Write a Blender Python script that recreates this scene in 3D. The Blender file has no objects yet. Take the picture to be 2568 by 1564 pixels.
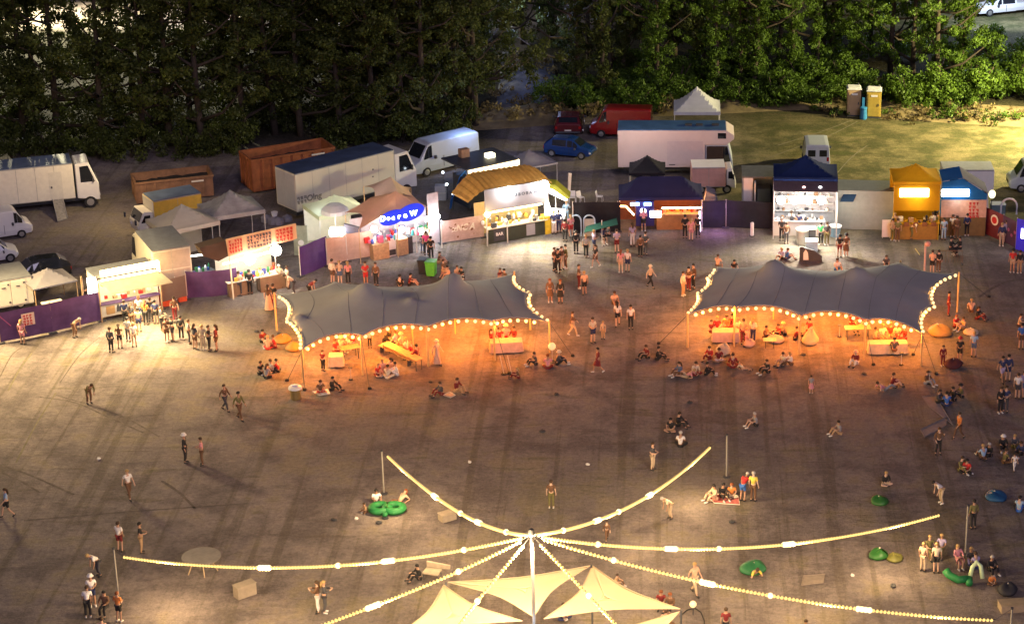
import bpy, bmesh, math, random
import numpy as np
from mathutils import Vector, Matrix, noise as mnoise
random.seed(7)
R = math.radians
SC = bpy.context.scene
COL = SC.collection
# ------------------------------------------------------------------ camera
FPX, U0, V0, TH, CH = 5540.0, 1700.0, 782.0, R(21.6), 51.3
cam = bpy.data.cameras.new('camera'); camo = bpy.data.objects.new('camera', cam); COL.objects.link(camo)
camo.location = (0, 0, CH); camo.rotation_euler = (R(90) - TH, 0, 0)
cam.sensor_width = 36; cam.lens = FPX * 36 / 2568; cam.shift_x = -(U0 - 1284) / 2568
cam.clip_start = 1; cam.clip_end = 3000
SC.camera = camo
CT, ST = math.cos(TH), math.sin(TH)
def ray(u, v):
    a = (u - U0) / FPX; b = -(v - V0) / FPX
    return Vector((a, b * ST + CT, b * CT - ST))
def G(u, v, z=0.0):
    d = ray(u, v); t = (z - CH) / d.z
    return Vector((d.x * t, d.y * t, z))
def scl(v): return 0.01813 * (v + 1412)
# ------------------------------------------------------------------ materials
MATS = {}
def mat(name, col, rough=0.7, metal=0.0, var=0.18, scale=3.0, bump=0.0, spec=0.4, coat=0.0, trans=0.0):
    if name in MATS: return MATS[name]
    m = bpy.data.materials.new(name); m.use_nodes = True
    nt = m.node_tree; b = nt.nodes['Principled BSDF']
    b.inputs['Roughness'].default_value = rough; b.inputs['Metallic'].default_value = metal
    b.inputs['Specular IOR Level'].default_value = spec
    if coat: b.inputs['Coat Weight'].default_value = coat
    if var:
        tc = nt.nodes.new('ShaderNodeTexCoord'); n = nt.nodes.new('ShaderNodeTexNoise'); n.inputs['Scale'].default_value = scale
        n.inputs['Detail'].default_value = 5; n.inputs['Roughness'].default_value = 0.65
        nt.links.new(tc.outputs['Object'], n.inputs['Vector'])
        r = nt.nodes.new('ShaderNodeValToRGB')
        r.color_ramp.elements[0].position = 0.3; r.color_ramp.elements[1].position = 0.7
        r.color_ramp.elements[0].color = [c * (1 - var) for c in col[:3]] + [1]
        r.color_ramp.elements[1].color = [min(1, c * (1 + var)) for c in col[:3]] + [1]
        nt.links.new(n.outputs['Fac'], r.inputs['Fac']); nt.links.new(r.outputs['Color'], b.inputs['Base Color'])
        if bump:
            bp = nt.nodes.new('ShaderNodeBump'); bp.inputs['Strength'].default_value = bump; bp.inputs['Distance'].default_value = 0.05
            nt.links.new(n.outputs['Fac'], bp.inputs['Height']); nt.links.new(bp.outputs['Normal'], b.inputs['Normal'])
    else: b.inputs['Base Color'].default_value = list(col[:3]) + [1]
    if trans:
        out = nt.nodes['Material Output']; tr = nt.nodes.new('ShaderNodeBsdfTranslucent'); tr.inputs['Color'].default_value = list(col[:3]) + [1]
        mx = nt.nodes.new('ShaderNodeMixShader'); mx.inputs[0].default_value = trans
        nt.links.new(b.outputs[0], mx.inputs[1]); nt.links.new(tr.outputs[0], mx.inputs[2]); nt.links.new(mx.outputs[0], out.inputs['Surface'])
    MATS[name] = m; return m
def emis(name, col, strength, base=None, sample=False):
    if name in MATS: return MATS[name]
    m = bpy.data.materials.new(name); m.use_nodes = True; b = m.node_tree.nodes['Principled BSDF']
    b.inputs['Base Color'].default_value = list(base or [c * 0.8 for c in col]) + [1]
    b.inputs['Emission Color'].default_value = list(col) + [1]; b.inputs['Emission Strength'].default_value = strength
    try: m.cycles.emission_sampling = 'AUTO' if sample else 'NONE'
    except Exception: pass
    MATS[name] = m; return m
# ------------------------------------------------------------------ mesh builder
class MB:
    def __init__(s): s.v = []; s.f = []; s.m = []
    def face(s, idx, mi=0): s.f.append(tuple(idx)); s.m.append(mi)
    def poly(s, pts, mi=0):
        n = len(s.v); s.v += [tuple(p) for p in pts]; s.face(range(n, n + len(pts)), mi); return s
    def prism(s, pts, d, mi=0):
        """pts: planar loop; d: extrusion vector"""
        n = len(s.v); k = len(pts); d = Vector(d)
        s.v += [tuple(p) for p in pts] + [tuple(Vector(p) + d) for p in pts]
        s.face(range(n, n + k), mi); s.face(range(n + 2 * k - 1, n + k - 1, -1), mi)
        for i in range(k):
            j = (i + 1) % k; s.face((n + j, n + i, n + k + i, n + k + j), mi)
        return s
    def box(s, x0, y0, z0, x1, y1, z1, mi=0):
        return s.prism([(x0, y0, z0), (x1, y0, z0), (x1, y1, z0), (x0, y1, z0)], (0, 0, z1 - z0), mi)
    def tube(s, pts, r, n=6, mi=0, cap=True, r2=None):
        pts = [Vector(p) for p in pts]; k0 = len(s.v); K = len(pts)
        for i, p in enumerate(pts):
            d = (pts[min(i + 1, K - 1)] - pts[max(i - 1, 0)]).normalized()
            a = d.cross(Vector((0, 0, 1)));
            if a.length < 0.01: a = Vector((1, 0, 0))
            a.normalize(); b = d.cross(a)
            rr = r if r2 is None else r + (r2 - r) * i / max(1, K - 1)
            for j in range(n):
                t = 2 * math.pi * j / n; s.v.append(tuple(p + a * (math.cos(t) * rr) + b * (math.sin(t) * rr)))
        for i in range(K - 1):
            for j in range(n):
                q = (j + 1) % n; s.face((k0 + i * n + j, k0 + i * n + q, k0 + (i + 1) * n + q, k0 + (i + 1) * n + j), mi)
        if cap:
            s.face([k0 + j for j in range(n)][::-1], mi); s.face([k0 + (K - 1) * n + j for j in range(n)], mi)
        return s
    def lathe(s, prof, c=(0, 0, 0), n=12, mi=0, axis='z'):
        k0 = len(s.v); c = Vector(c)
        for (r, z) in prof:
            for j in range(n):
                t = 2 * math.pi * j / n; p = Vector((r * math.cos(t), r * math.sin(t), z))
                if axis == 'y': p = Vector((p.x, p.z, p.y))
                if axis == 'x': p = Vector((p.z, p.x, p.y))
                s.v.append(tuple(c + p))
        for i in range(len(prof) - 1):
            for j in range(n):
                q = (j + 1) % n; s.face((k0 + i * n + j, k0 + i * n + q, k0 + (i + 1) * n + q, k0 + (i + 1) * n + j), mi)
        s.face([k0 + j for j in range(n)][::-1], mi); s.face([k0 + (len(prof) - 1) * n + j for j in range(n)], mi)
        return s
    def ball(s, c, r, n=8, mi=0, sz=1.0, sx=1.0, sy=1.0):
        c = Vector(c); k0 = len(s.v); rows = max(3, n // 2)
        s.v.append((c.x, c.y, c.z + r * sz))
        for i in range(1, rows):
            p = math.pi * i / rows
            for j in range(n):
                t = 2 * math.pi * j / n
                s.v.append((c.x + r * sx * math.sin(p) * math.cos(t), c.y + r * sy * math.sin(p) * math.sin(t), c.z + r * sz * math.cos(p)))
        e = len(s.v); s.v.append((c.x, c.y, c.z - r * sz))
        for j in range(n):
            q = (j + 1) % n; s.face((k0, k0 + 1 + j, k0 + 1 + q), mi); s.face((e, e - n + q, e - n + j), mi)
            for i in range(rows - 2):
                a = k0 + 1 + i * n; s.face((a + j, a + n + j, a + n + q, a + q), mi)
        return s
    def grid(s, P, mi=0):
        """P: 2D list of points"""
        k0 = len(s.v); nr, nc = len(P), len(P[0])
        for row in P: s.v += [tuple(p) for p in row]
        for i in range(nr - 1):
            for j in range(nc - 1):
                a = k0 + i * nc + j; s.face((a, a + 1, a + nc + 1, a + nc), mi)
        return s
    def mesh(s, name, smooth=False):
        me = bpy.data.meshes.new(name); me.from_pydata(s.v, [], s.f); me.update()
        if any(s.m): me.polygons.foreach_set('material_index', s.m)
        if smooth: me.polygons.foreach_set('use_smooth', [True] * len(s.f))
        return me
    def build(s, name, mats, parent=None, smooth=False, bevel=0.0, solid=0.0, fix=True):
        if not isinstance(mats, (list, tuple)): mats = [mats]
        me = s.mesh(name, smooth)
        if fix:
            bm = bmesh.new(); bm.from_mesh(me); bmesh.ops.recalc_face_normals(bm, faces=bm.faces)
            if bevel: bmesh.ops.bevel(bm, geom=bm.edges[:], offset=bevel, segments=1, affect='EDGES', clamp_overlap=True)
            bm.to_mesh(me); bm.free()
        for m in mats: me.materials.append(m)
        o = bpy.data.objects.new(name, me); COL.objects.link(o)
        if parent is not None: o.parent = parent
        if solid:
            md = o.modifiers.new('solid', 'SOLIDIFY'); md.thickness = solid; md.offset = 0
        return o
ALL = []
def tag(o, label, cat, group=None, kind=None):
    o['label'] = label; o['category'] = cat
    if group: o['group'] = group
    if kind: o['kind'] = kind
    ALL.append(o); return o
def thing(name, label, cat, loc=(0, 0, 0), yaw=0.0, group=None):
    o = bpy.data.objects.new(name, None); COL.objects.link(o); o.empty_display_size = 0.3
    o.location = loc; o.rotation_euler = (0, 0, yaw); return tag(o, label, cat, group)
def struct(o): o['kind'] = 'structure'; return o
def copy_tree(o, parent=None, mats=None):
    c = o.copy(); COL.objects.link(c)
    if parent is not None: c.parent = parent
    for ch in list(o.children): copy_tree(ch, c)
    return c
class Frame:
    """local frame standing on the ground: x along the near edge, y away from the viewer side, z up"""
    def __init__(s, u1, v1, u2, v2):
        a, b = G(u1, v1), G(u2, v2); s.O = a; d = b - a; s.W = d.length; s.X = d.normalized()
        s.Y = Vector((-s.X.y, s.X.x, 0)); s.yaw = math.atan2(s.X.y, s.X.x)
    def px(s, u, v, y=0.0):
        c = Vector((0, 0, CH)); d = ray(u, v); o = s.O + s.Y * y
        t = (o - c).dot(s.Y) / d.dot(s.Y); p = c + d * t - s.O
        return p.dot(s.X), p.z
    def pts(s, l, y=0.0): return [(s.px(u, v, y)[0], y, s.px(u, v, y)[1]) for u, v in l]
    def w(s, x, y, z): return s.O + s.X * x + s.Y * y + Vector((0, 0, z))
    def thing(s, name, label, cat, group=None): return thing(name, label, cat, s.O, s.yaw, group)
LN = [0]
def lamp(loc, col, W, r=0.15, spot=None, to=None, blend=0.5, name='lamp_light'):
    d = bpy.data.lights.new(name, 'SPOT' if spot else 'POINT'); d.energy = W; d.color = col; d.shadow_soft_size = r
    if spot: d.spot_size = R(spot); d.spot_blend = blend
    o = bpy.data.objects.new(name, d); COL.objects.link(o); o.location = loc
    if to is not None: o.rotation_euler = (Vector(to) - Vector(loc)).to_track_quat('-Z', 'Y').to_euler()
    LN[0] += 1; return o
def text(body, size, m, parent, x, y, z, rot=(R(90), 0, 0), ext=0.01, name='lettering', align='CENTER', sx=1.0, shear=0):
    c = bpy.data.curves.new(name, 'FONT'); c.body = body; c.size = size; c.extrude = ext; c.align_x = align; c.align_y = 'CENTER'; c.shear = shear
    c.resolution_u = 3; c.offset = 0.03 * size
    t = bpy.data.objects.new('t', c); COL.objects.link(t); dg = bpy.context.evaluated_depsgraph_get()
    me = bpy.data.meshes.new_from_object(t.evaluated_get(dg)); bpy.data.objects.remove(t)
    me.materials.clear(); me.materials.append(m)
    o = bpy.data.objects.new(name, me); COL.objects.link(o); o.parent = parent; o.location = (x, y, z); o.rotation_euler = rot; o.scale = (sx, 1, 1)
    return o
def glyphs(mb, x0, z0, cols, rows, cw, chh, y, mi=0, rnd=None, slope=0.0, t=0.008):
    """blocks of small square characters made of strokes, as on the menu boards"""
    rnd = rnd or random
    for r in range(rows):
        for c in range(cols):
            if rnd.random() < 0.03: continue
            bx, bz = x0 + c * cw, z0 - r * chh + slope * (c * cw)
            w, h = cw * 0.78, chh * 0.74
            for k in range(rnd.randint(2, 3)):
                zz = bz - h * (k + 0.3) / 3; mb.box(bx + rnd.random() * w * .2, y - t, zz, bx + w * (0.8 + .2 * rnd.random()), y, zz + h * 0.24, mi)
            for k in range(rnd.randint(1, 2)):
                xx = bx + w * (0.15 + rnd.random() * 0.7); mb.box(xx, y - t - 0.001, bz - h, xx + w * 0.26, y, bz, mi)
# ------------------------------------------------------------------ colours
WARM = (1.0, 0.72, 0.36); ORNG = (1.0, 0.27, 0.03); COOL = (0.85, 0.93, 1.0); CREAM = (1.0, 0.86, 0.58)
m_white = mat('white_paint', (0.72, 0.71, 0.69), 0.45, var=0.07, scale=1.2)
m_cream = mat('cream_paint', (0.66, 0.62, 0.52), 0.5, var=0.08)
m_grey = mat('grey_paint', (0.30, 0.31, 0.33), 0.5, var=0.1)
m_dgrey = mat('dark_grey', (0.05, 0.052, 0.06), 0.6)
m_black = mat('black_rubber', (0.015, 0.015, 0.017), 0.75)
m_glass = mat('dark_glass', (0.012, 0.015, 0.02), 0.08, var=0, spec=0.7)
m_steel = mat('steel', (0.5, 0.5, 0.5), 0.35, metal=0.8, var=0.1)
m_alu = mat('aluminium_pole', (0.62, 0.60, 0.56), 0.4, metal=0.3, var=0.06)
m_wood = mat('pale_wood', (0.45, 0.30, 0.16), 0.6, var=0.25, scale=6)
m_purple = mat('purple_mesh', (0.085, 0.04, 0.13), 0.8, var=0.25, scale=1.5, bump=0.2)
m_red = mat('red_paint', (0.45, 0.02, 0.02), 0.4, var=0.12)
m_roofgrey = mat('grey_roof', (0.16, 0.17, 0.19), 0.6, var=0.15)
m_bluegrey = mat('blue_grey_roof', (0.10, 0.14, 0.22), 0.45, var=0.3, scale=0.8)
e_white = emis('lit_white', (1.0, 0.97, 0.9), 6.0)
e_cool = emis('lit_cool_white', (0.82, 0.93, 1.0), 6.0)
e_warm = emis('lit_warm', (1.0, 0.80, 0.42), 6.0)
e_bulb = emis('string_bulb_glow', (1.0, 0.84, 0.42), 3.2)
e_bulb2 = emis('bright_string_bulb_glow', (1.0, 0.90, 0.62), 9.0)
e_tent = emis('tent_bulb_glow', (1.0, 0.83, 0.48), 6.0)
# ------------------------------------------------------------------ world
w = bpy.data.worlds.new('World'); SC.world = w; w.use_nodes = True
nt = w.node_tree; bg = nt.nodes['Background']; sk = nt.nodes.new('ShaderNodeTexSky'); sk.sky_type = 'NISHITA'
sk.sun_disc = False; sk.sun_elevation = R(-1.0); sk.sun_rotation = R(200); sk.altitude = 50
tn = nt.nodes.new('ShaderNodeMix'); tn.data_type = 'RGBA'; tn.blend_type = 'MULTIPLY'; tn.inputs[0].default_value = 1; tn.inputs[7].default_value = (1.0, .79, 1.06, 1); nt.links.new(sk.outputs['Color'], tn.inputs[6]); nt.links.new(tn.outputs[2], bg.inputs['Color']); bg.inputs['Strength'].default_value = 0.12
sun = bpy.data.lights.new('sun', 'SUN'); sun.energy = 0.36; sun.angle = R(25); sun.color = (0.85, 0.72, 1.0)
so = bpy.data.objects.new('sun', sun); COL.objects.link(so); so.rotation_euler = (R(60), 0, R(20))
SC.view_settings.view_transform = 'Standard'; SC.view_settings.look = 'None'; SC.view_settings.exposure = 1.3; SC.view_settings.gamma = 1
SC.render.engine = 'CYCLES'
try:
    SC.cycles.use_denoising = True; SC.cycles.max_bounces = 5; SC.cycles.diffuse_bounces = 2; SC.cycles.glossy_bounces = 2
    SC.cycles.transmission_bounces = 2; SC.cycles.sample_clamp_indirect = 4; SC.cycles.use_light_tree = True; SC.cycles.caustics_reflective = False
except Exception: pass
# ================================================================== ground
def ground():
    mb = MB(); mb.poly([(-700, -60, 0), (900, -60, 0), (900, 1500, 0), (-700, 1500, 0)])
    m = bpy.data.materials.new('field_ground'); m.use_nodes = True; nt = m.node_tree; N = nt.nodes; L = nt.links; b = N['Principled BSDF']
    b.inputs['Roughness'].default_value = 0.95; b.inputs['Specular IOR Level'].default_value = 0.15
    geo = N.new('ShaderNodeNewGeometry'); sep = N.new('ShaderNodeSeparateXYZ'); L.new(geo.outputs['Position'], sep.inputs[0])
    def noise(s, det=6, ro=0.6, vec=None, dist=0.0):
        n = N.new('ShaderNodeTexNoise'); n.inputs['Scale'].default_value = s; n.inputs['Detail'].default_value = det; n.inputs['Roughness'].default_value = ro
        n.inputs['Distortion'].default_value = dist
        L.new(vec if vec is not None else geo.outputs['Position'], n.inputs['Vector']); return n.outputs['Fac']
    def mth(op, a, bb, clamp=False):
        n = N.new('ShaderNodeMath'); n.operation = op; n.use_clamp = clamp
        for i, x in enumerate((a, bb)):
            if x is None: continue
            if isinstance(x, (int, float)): n.inputs[i].default_value = x
            else: L.new(x, n.inputs[i])
        return n.outputs[0]
    def ss(x, lo, hi):
        n = N.new('ShaderNodeMapRange'); n.interpolation_type = 'SMOOTHSTEP'; n.inputs['From Min'].default_value = lo; n.inputs['From Max'].default_value = hi
        L.new(x, n.inputs['Value']); return n.outputs['Result']
    def mixc(f, a, c):
        n = N.new('ShaderNodeMix'); n.data_type = 'RGBA'
        if isinstance(f, (int, float)): n.inputs[0].default_value = f
        else: L.new(f, n.inputs[0])
        for i, x in ((6, a), (7, c)):
            if isinstance(x, tuple): n.inputs[i].default_value = x + (1,)
            else: L.new(x, n.inputs[i])
        return n.outputs[2]
    big = noise(0.045, 5, 0.55); mid = noise(0.35, 7, 0.65); fine = noise(4.2, 8, 0.75); tiny = noise(14.0, 4, 0.7)
    # worn dirt with dead grass
    mp = N.new('ShaderNodeMapping'); mp.inputs['Scale'].default_value = (1.3, 0.035, 1); mp.inputs['Rotation'].default_value = (0, 0, R(9))
    L.new(geo.outputs['Position'], mp.inputs['Vector'])
    stripes = noise(1.0, 5, 0.6, mp.outputs['Vector'], 0.2)
    mp2 = N.new('ShaderNodeMapping'); mp2.inputs['Scale'].default_value = (0.25, 1.1, 1); mp2.inputs['Rotation'].default_value = (0, 0, R(-12)); L.new(geo.outputs['Position'], mp2.inputs['Vector'])
    ripple = noise(1.0, 6, 0.65, mp2.outputs['Vector'], 0.6)
    dirt = mixc(ss(mid, 0.36, 0.66), (0.135, 0.114, 0.112), (0.27, 0.228, 0.215))
    dirt = mixc(mth('MULTIPLY', ss(stripes, 0.50, 0.62), 0.6), dirt, (0.105, 0.088, 0.070))
    dirt = mixc(mth('MULTIPLY', ss(ripple, 0.55, 0.68), 0.5), dirt, (0.10, 0.082, 0.06))
    dirt = mixc(mth('MULTIPLY', ss(big, 0.5, 0.66), 0.35), dirt, (0.27, 0.24, 0.205))
    grass = mixc(ss(mid, 0.40, 0.62), (0.070, 0.070, 0.028), (0.185, 0.155, 0.075))
    grass = mixc(mth('MULTIPLY', ss(ripple, 0.52, 0.66), 0.7), grass, (0.070, 0.080, 0.022))
    # where the grass is: back right field; worn away towards the stalls
    gx = ss(mth('ADD', sep.outputs['X'], mth('MULTIPLY', big, 10.0)), 0.0, 14.0)
    gy = ss(mth('ADD', sep.outputs['Y'], mth('MULTIPLY', mid, 9.0)), 142.0, 156.0)
    gm = mth('MULTIPLY', gx, gy, True)
    gm = mth('MAXIMUM', gm, mth('MULTIPLY', ss(mth('ADD', mid, mth('MULTIPLY', big, 0.5)), 0.74, 0.86), 0.45))
    col = mixc(gm, dirt, grass)
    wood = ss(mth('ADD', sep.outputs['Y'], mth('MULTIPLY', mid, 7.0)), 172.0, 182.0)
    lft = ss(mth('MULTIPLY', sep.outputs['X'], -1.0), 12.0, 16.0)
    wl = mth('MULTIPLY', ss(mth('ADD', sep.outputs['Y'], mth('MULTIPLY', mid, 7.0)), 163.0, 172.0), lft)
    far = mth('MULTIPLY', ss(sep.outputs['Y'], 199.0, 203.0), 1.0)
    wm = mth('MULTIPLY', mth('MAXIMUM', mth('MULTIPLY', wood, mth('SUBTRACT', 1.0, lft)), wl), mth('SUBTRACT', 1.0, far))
    col = mixc(wm, col, mixc(ss(fine, 0.4, 0.6), (0.010, 0.011, 0.006), (0.03, 0.026, 0.014)))  # ground under the wood coloured near black in place of shade
    # speckle: tufts and stones
    col2 = N.new('ShaderNodeMix'); col2.data_type = 'RGBA'; col2.blend_type = 'MULTIPLY'; col2.inputs[0].default_value = 1.0
    L.new(col, col2.inputs[6])
    rmp = N.new('ShaderNodeMapRange'); rmp.inputs['From Min'].default_value = 0.25; rmp.inputs['From Max'].default_value = 0.75; rmp.inputs['To Min'].default_value = 0.35; rmp.inputs['To Max'].default_value = 1.65
    L.new(mth('ADD', mth('MULTIPLY', fine, 0.6), mth('MULTIPLY', tiny, 0.4)), rmp.inputs['Value']); L.new(rmp.outputs[0], col2.inputs[7])
    L.new(col2.outputs[2], b.inputs['Base Color'])
    bp = N.new('ShaderNodeBump'); bp.inputs['Strength'].default_value = 0.9; bp.inputs['Distance'].default_value = 0.14
    h = mth('ADD', mth('MULTIPLY', fine, 0.7), mth('ADD', mth('MULTIPLY', ripple, 1.1), mth('MULTIPLY', tiny, 0.3)))
    L.new(h, bp.inputs['Height']); L.new(bp.outputs['Normal'], b.inputs['Normal'])
    o = mb.build('ground', m); struct(o)
ground()
def strip(name, pxs, w, m, z=0.006, kind='structure', z1=None):
    P = [G(u, v) for u, v in pxs]; row = []
    Q = []
    for i in range(len(P) - 1):
        for k in range(6):
            p0 = P[max(0, i - 1)]; p1 = P[i]; p2 = P[i + 1]; p3 = P[min(len(P) - 1, i + 2)]; t = k / 6
            Q.append(0.5 * ((2 * p1) + (p2 - p0) * t + (2 * p0 - 5 * p1 + 4 * p2 - p3) * t * t + (3 * p1 - p0 - 3 * p2 + p3) * t ** 3))
    Q.append(P[-1]); g = []
    for i, p in enumerate(Q):
        d = (Q[min(i + 1, len(Q) - 1)] - Q[max(i - 1, 0)]).normalized(); n = Vector((-d.y, d.x, 0)) * w / 2 * (0.8 + 0.4 * random.random())
        g.append([p + n + Vector((0, 0, z)), p - n + Vector((0, 0, z))])
    mb = MB().grid(g); o = mb.build(name, m, fix=False); struct(o); return o
m_track = mat('tyre_track_soil', (0.125, 0.104, 0.093), 0.95, var=0.4, scale=2.5, bump=0.3, spec=0.1)
m_trackl = mat('pale_track_soil', (0.17, 0.15, 0.105), 0.95, var=0.3, scale=2.5, bump=0.3, spec=0.1)
for pl, ww, mm in (([(-20, 1160), (60, 1185), (130, 1215), (185, 1240)], .16, m_track), ([(-20, 1175), (50, 1205), (100, 1235)], .14, m_track),
        ([(100, 995), (190, 1010), (270, 1045), (360, 1085)], .12, m_track), ([(140, 990), (240, 1020), (320, 1050), (400, 1095)], .1, m_track),
        ([(405, 1205), (450, 1235), (490, 1275)], .16, m_track), ([(60, 1305), (230, 1290), (400, 1277), (620, 1262)], .12, m_track),
        ([(0, 945), (30, 890), (60, 868)], .09, m_track), ([(20, 980), (50, 925), (80, 885)], .09, m_trackl), ([(150, 960), (200, 890), (250, 845)], .09, m_track),
        ([(40, 1160), (90, 1065), (140, 985)], .1, m_trackl), ([(2455, 745), (2490, 722), (2530, 705), (2568, 700)], .22, m_track),
        ([(1950, 365), (2060, 330), (2140, 300)], .1, m_trackl), ([(2070, 470), (2130, 400), (2175, 365)], .1, m_trackl), ([(1918, 400), (2010, 365), (2080, 340), (2150, 305)], .09, m_trackl)):
    strip('tyre_track', pl, ww, mm)
# gravel path climbing into the wood
m_gravel = mat('pale_gravel', (0.065, 0.07, 0.085), 0.9, var=0.45, scale=1.3, bump=0.5)
pp = [G(1245, 262), G(1405, 262), G(1385, 140), G(1260, 130)]
g = []
for i in range(13):
    a = pp[0].lerp(pp[3], i / 12); bq = pp[1].lerp(pp[2], i / 12); r_ = []
    for j in range(9):
        p = a.lerp(bq, j / 8); hh = 1.6 * max(0, math.sin(math.pi * min(1, i / 9))) * (1 - abs(j / 4 - 1) ** 2)
        r_.append(p + Vector((0, 0, 0.008 + hh * 0.6 + (0.25 * mnoise.noise(p * 0.5) if 0 < i < 12 and 0 < j < 8 else 0) + (0.1 if 0 < i < 12 and 0 < j < 8 else 0))))
    g.append(r_)
struct(MB().grid(g).build('gravel_path', m_gravel, smooth=True, fix=False))
# low earth bank at the field's back edge
m_bank = mat('dry_earth_bank', (0.15, 0.115, 0.055), 0.95, var=0.45, scale=0.8, bump=0.6)
def bank(p0, p1, w, h, n=60, seed=0):
    a, b = G(*p0), G(*p1); d = (b - a).normalized(); nn = Vector((-d.y, d.x, 0)); g = []
    for i in range(n + 1):
        t = i / n; r_ = []
        for j in range(11):
            s_ = (j / 10 - 0.5); hh = h * (1 - (2 * s_) ** 2) * min(1, 8 * t, 8 * (1 - t)); q = a.lerp(b, t) + nn * (s_ * w)
            k = 0.6 + 0.9 * mnoise.noise(Vector((q.x * .3 + seed, q.y * .3, 0))) + 0.4 * mnoise.noise(Vector((q.x * 1.3, q.y * 1.3, 3)))
            r_.append(q + Vector((0, 0, -0.01 + max(0.0, hh * k))))
        g.append(r_)
    return struct(MB().grid(g).build('earth_bank', m_bank, smooth=True, fix=False))
bank((1620, 272), (2120, 250), 5, 0.7, seed=2); bank((2190, 272), (2700, 300), 6, 0.45, seed=9)
bank((1130, 305), (1420, 285), 6, 0.9, seed=5)
# ================================================================== vegetation
def leafmat(name, a, b_):
    m = bpy.data.materials.new(name); m.use_nodes = True; nt = m.node_tree; N, L = nt.nodes, nt.links; b = N['Principled BSDF']; b.inputs['Roughness'].default_value = 0.6; b.inputs['Specular IOR Level'].default_value = 0.25
    geo = N.new('ShaderNodeNewGeometry'); n = N.new('ShaderNodeTexNoise'); n.inputs['Scale'].default_value = 0.6; L.new(geo.outputs['Position'], n.inputs['Vector'])
    ad = N.new('ShaderNodeMath'); ad.operation = 'MULTIPLY_ADD'; ad.inputs[1].default_value = 0.5; L.new(geo.outputs['Random Per Island'], ad.inputs[0]); L.new(n.outputs['Fac'], ad.inputs[2])
    r = N.new('ShaderNodeValToRGB'); r.color_ramp.elements[0].position = 0.35; r.color_ramp.elements[1].position = 1.0
    r.color_ramp.elements[0].color = a + (1,); r.color_ramp.elements[1].color = b_ + (1,)
    L.new(ad.outputs[0], r.inputs[0]); L.new(r.outputs[0], b.inputs['Base Color'])
    tr = N.new('ShaderNodeBsdfTranslucent'); L.new(r.outputs[0], tr.inputs['Color']); mx = N.new('ShaderNodeMixShader'); mx.inputs[0].default_value = 0.3
    L.new(b.outputs[0], mx.inputs[1]); L.new(tr.outputs[0], mx.inputs[2]); L.new(mx.outputs[0], N['Material Output'].inputs['Surface'])
    return m
m_leafD = leafmat('dark_foliage', (0.014, 0.024, 0.005), (0.070, 0.088, 0.017))
m_leafG = leafmat('green_foliage', (0.022, 0.052, 0.005), (0.085, 0.15, 0.014))
m_bark = mat('bark', (0.045, 0.034, 0.024), 0.95, var=0.4, scale=4, bump=0.5)
m_dry = leafmat('dry_brush_leaf', (0.09, 0.07, 0.03), (0.22, 0.17, 0.07))
def leaves(centers, n, spread, size, rnd):
    c = np.repeat(np.array(centers), n, axis=0); k = len(c)
    rs = np.random.RandomState(rnd)
    d = rs.normal(size=(k, 3)); d /= np.linalg.norm(d, axis=1)[:, None]; d *= (rs.rand(k, 1) ** 0.4) * spread; d[:, 2] *= 0.75
    p = c + d
    nrm = d / np.maximum(np.linalg.norm(d, axis=1)[:, None], .01) + rs.normal(size=(k, 3)) * .6; nrm /= np.linalg.norm(nrm, axis=1)[:, None]
    a = np.cross(nrm, rs.normal(size=(k, 3))); a /= np.linalg.norm(a, axis=1)[:, None]; b = np.cross(nrm, a)
    s = size * (0.55 + 0.9 * rs.rand(k, 1))
    V = np.stack([p - a * s, p - b * s * .55, p + a * s, p + b * s * .55], axis=1).reshape(-1, 3)
    me = bpy.data.meshes.new('crown'); me.vertices.add(len(V)); me.vertices.foreach_set('co', V.ravel())
    me.loops.add(k * 4); me.loops.foreach_set('vertex_index', np.arange(k * 4)); me.polygons.add(k)
    me.polygons.foreach_set('loop_start', np.arange(k) * 4); me.polygons.foreach_set('loop_total', np.full(k, 4)); me.update(); me.validate()
    return me
def trunk_mesh(h, r, rnd, limbs=9, z0=0.3, lean=0.4):
    mb = MB(); rd = random.Random(rnd); pts = []
    ox, oy = rd.uniform(-lean, lean), rd.uniform(-lean, lean)
    for i in range(9):
        t = i / 8; pts.append(Vector((ox * t + 0.25 * math.sin(3 * t + rnd), oy * t + 0.25 * math.cos(2.5 * t + rnd) - .25, h * t)))
    mb.tube(pts, r, 8, r2=r * 0.25)
    ends = []
    for k in range(limbs):
        t = z0 + (1 - z0) * (k + rd.random()) / limbs; p = pts[int(t * 8)] if t < 1 else pts[-1]
        a = rd.random() * 6.28; l = (1.3 - t) * h * 0.26 + 0.8
        e = p + Vector((math.cos(a) * l, math.sin(a) * l, l * rd.uniform(.25, .7))); mdp = p.lerp(e, .5) + Vector((0, 0, -.12 * l))
        mb.tube([p, mdp, e], r * (1 - t) * .5 + .05, 5, r2=.03); ends.append(e)
    me = mb.mesh('trunk', True); return me, ends, pts
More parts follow.
